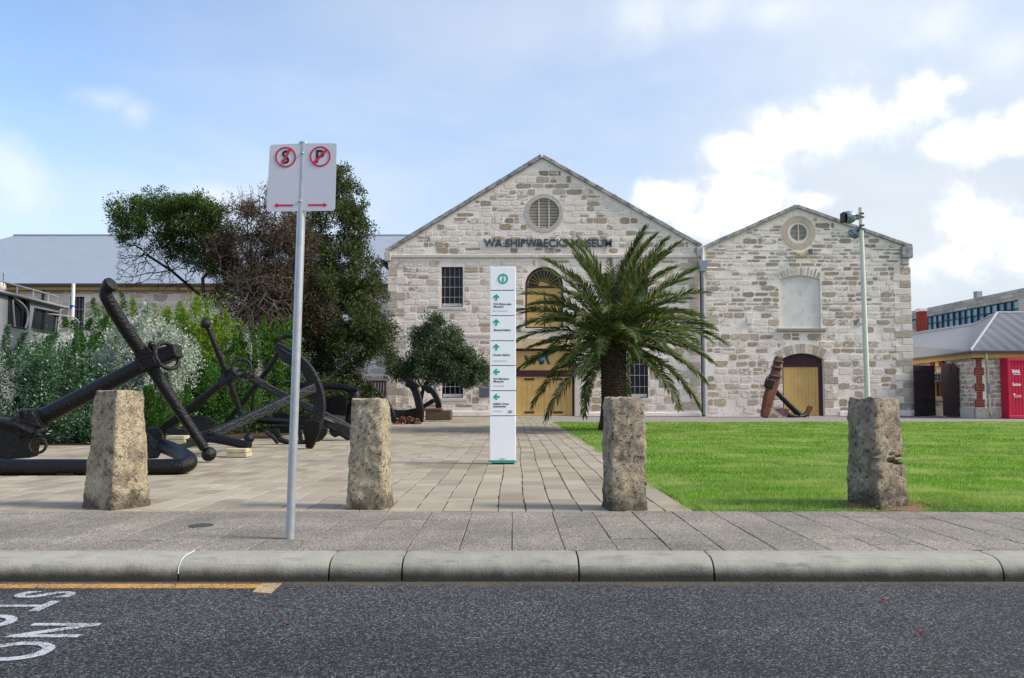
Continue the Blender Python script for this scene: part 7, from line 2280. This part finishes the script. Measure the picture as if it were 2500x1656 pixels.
def frond_mesh(L, bend, seed, vang, droop):
    g = np.random.default_rng(seed)
    n = 26; s = np.linspace(0, 1, n); th = -bend * s ** 1.35
    x = np.concatenate([[0], np.cumsum(np.cos(th[:-1]) * L / (n - 1))]); z = np.concatenate([[0], np.cumsum(np.sin(th[:-1]) * L / (n - 1))])
    yw = .06 * L * np.sin(s * 2 + seed) * s
    mb = MB()
    mb.tube([(a, c, b) for a, b, c in zip(x, z, yw)], list(np.interp(s, [0, .1, 1], [.045, .022, .004])), 5)
    nr = len(mb.f)
    m = 92
    for i in range(m):
        t = .10 + .90 * i / (m - 1)
        px, pz, py = np.interp(t, s, x), np.interp(t, s, z), np.interp(t, s, yw); a = np.interp(t, s, th)
        tan = Vector((math.cos(a), 0, math.sin(a))); nrm = Vector((-math.sin(a), 0, math.cos(a)))
        ll = L * .132 * (np.interp(t, [.1, .25, .6, .9, 1], [.35, .85, 1.0, .72, .45])) * g.uniform(.85, 1.15)
        for sgn in (-1, 1):
            va = vang + g.normal(0, .28); fa = np.interp(t, [.1, 1], [1.15, .45]) + g.normal(0, .08)
            d = (tan * math.cos(fa) + (Vector((0, sgn, 0)) * math.cos(va) + nrm * math.sin(va)) * math.sin(fa)).normalized()
            p0 = Vector((px, py, pz)); mid = p0 + d * ll * .5; tip = p0 + d * ll + Vector((0, 0, -droop * ll))
            w_ = tan.cross(d).cross(d).normalized() * .0145
            o_ = len(mb.v)
            mb.v += [tuple(p0 - w_ * .5), tuple(p0 + w_ * .5), tuple(mid + w_), tuple(tip), tuple(mid - w_)]
            mb.f.append((o_, o_ + 1, o_ + 2, o_ + 3, o_ + 4))
    me = mb.mesh('frond', MAT['palm_rachis'])
    me.materials.append(MAT['palm_leaflet'])
    mi = [0] * nr + [1] * (len(me.polygons) - nr)
    me.polygons.foreach_set('material_index', mi)
    return me


FR = {'up': [frond_mesh(3.5, .75, 1, .55, .10), frond_mesh(3.3, .95, 2, .5, .12), frond_mesh(3.6, .62, 3, .5, .10)],
      'mid': [frond_mesh(3.4, 1.05, 4, .45, .12), frond_mesh(3.55, .9, 5, .40, .12), frond_mesh(3.3, 1.2, 6, .42, .15)],
      'low': [frond_mesh(3.2, .85, 7, .30, .2), frond_mesh(3.3, 1.0, 8, .25, .2), frond_mesh(2.9, .75, 9, .3, .22)]}
NF = 104
for i in range(NF):
    t = (i + .5) / NF
    el = math.radians(np.interp(t, [0, .10, .32, .65, .88, 1], [86, 74, 50, 26, 4, -28]) + Rp.uniform(-7, 7))
    az = i * 2.39996 + Rp.uniform(-.18, .18)
    kind = 'up' if t < .30 else ('mid' if t < .74 else 'low')
    o = link('frond', Rp.choice(FR[kind]), palm)
    d0 = Vector((math.cos(az) * math.cos(el), math.sin(az) * math.cos(el), math.sin(el)))
    d0 = (d0 + Vector((.10, 0, 0))).normalized()      # the sea breeze pushes the crown to the right
    az2, el2 = math.atan2(d0.y, d0.x), math.asin(d0.z)
    rot = Matrix.Rotation(az2, 4, 'Z') @ Matrix.Rotation(-el2, 4, 'Y') @ Matrix.Rotation(Rp.uniform(-.35, .35), 4, 'X')
    o.location = ptop + Vector((math.cos(az2) * .20 * math.cos(el2), math.sin(az2) * .20 * math.cos(el2), np.interp(t, [0, 1], [.42, .02])))
    o.rotation_euler = rot.to_euler()
    sc_ = Rp.uniform(.88, 1.05); o.scale = (sc_, sc_, sc_)
# fibrous crown heart
mb = MB()
for i in range(60):
    a = Rp.uniform(0, 2 * PI); r0 = Rp.uniform(.1, .32)
    p0 = ptop + Vector((math.cos(a) * r0, math.sin(a) * r0, Rp.uniform(-.15, .3))); d = Vector((math.cos(a), math.sin(a), Rp.uniform(-.3, .8))).normalized()
    mb.tube([p0, p0 + d * .25, p0 + d * .5 + Vector((0, 0, -.08))], [.03, .022, .008], 5)
mb.build('dry_leaf_stubs', MAT['dead_straw'], palm)
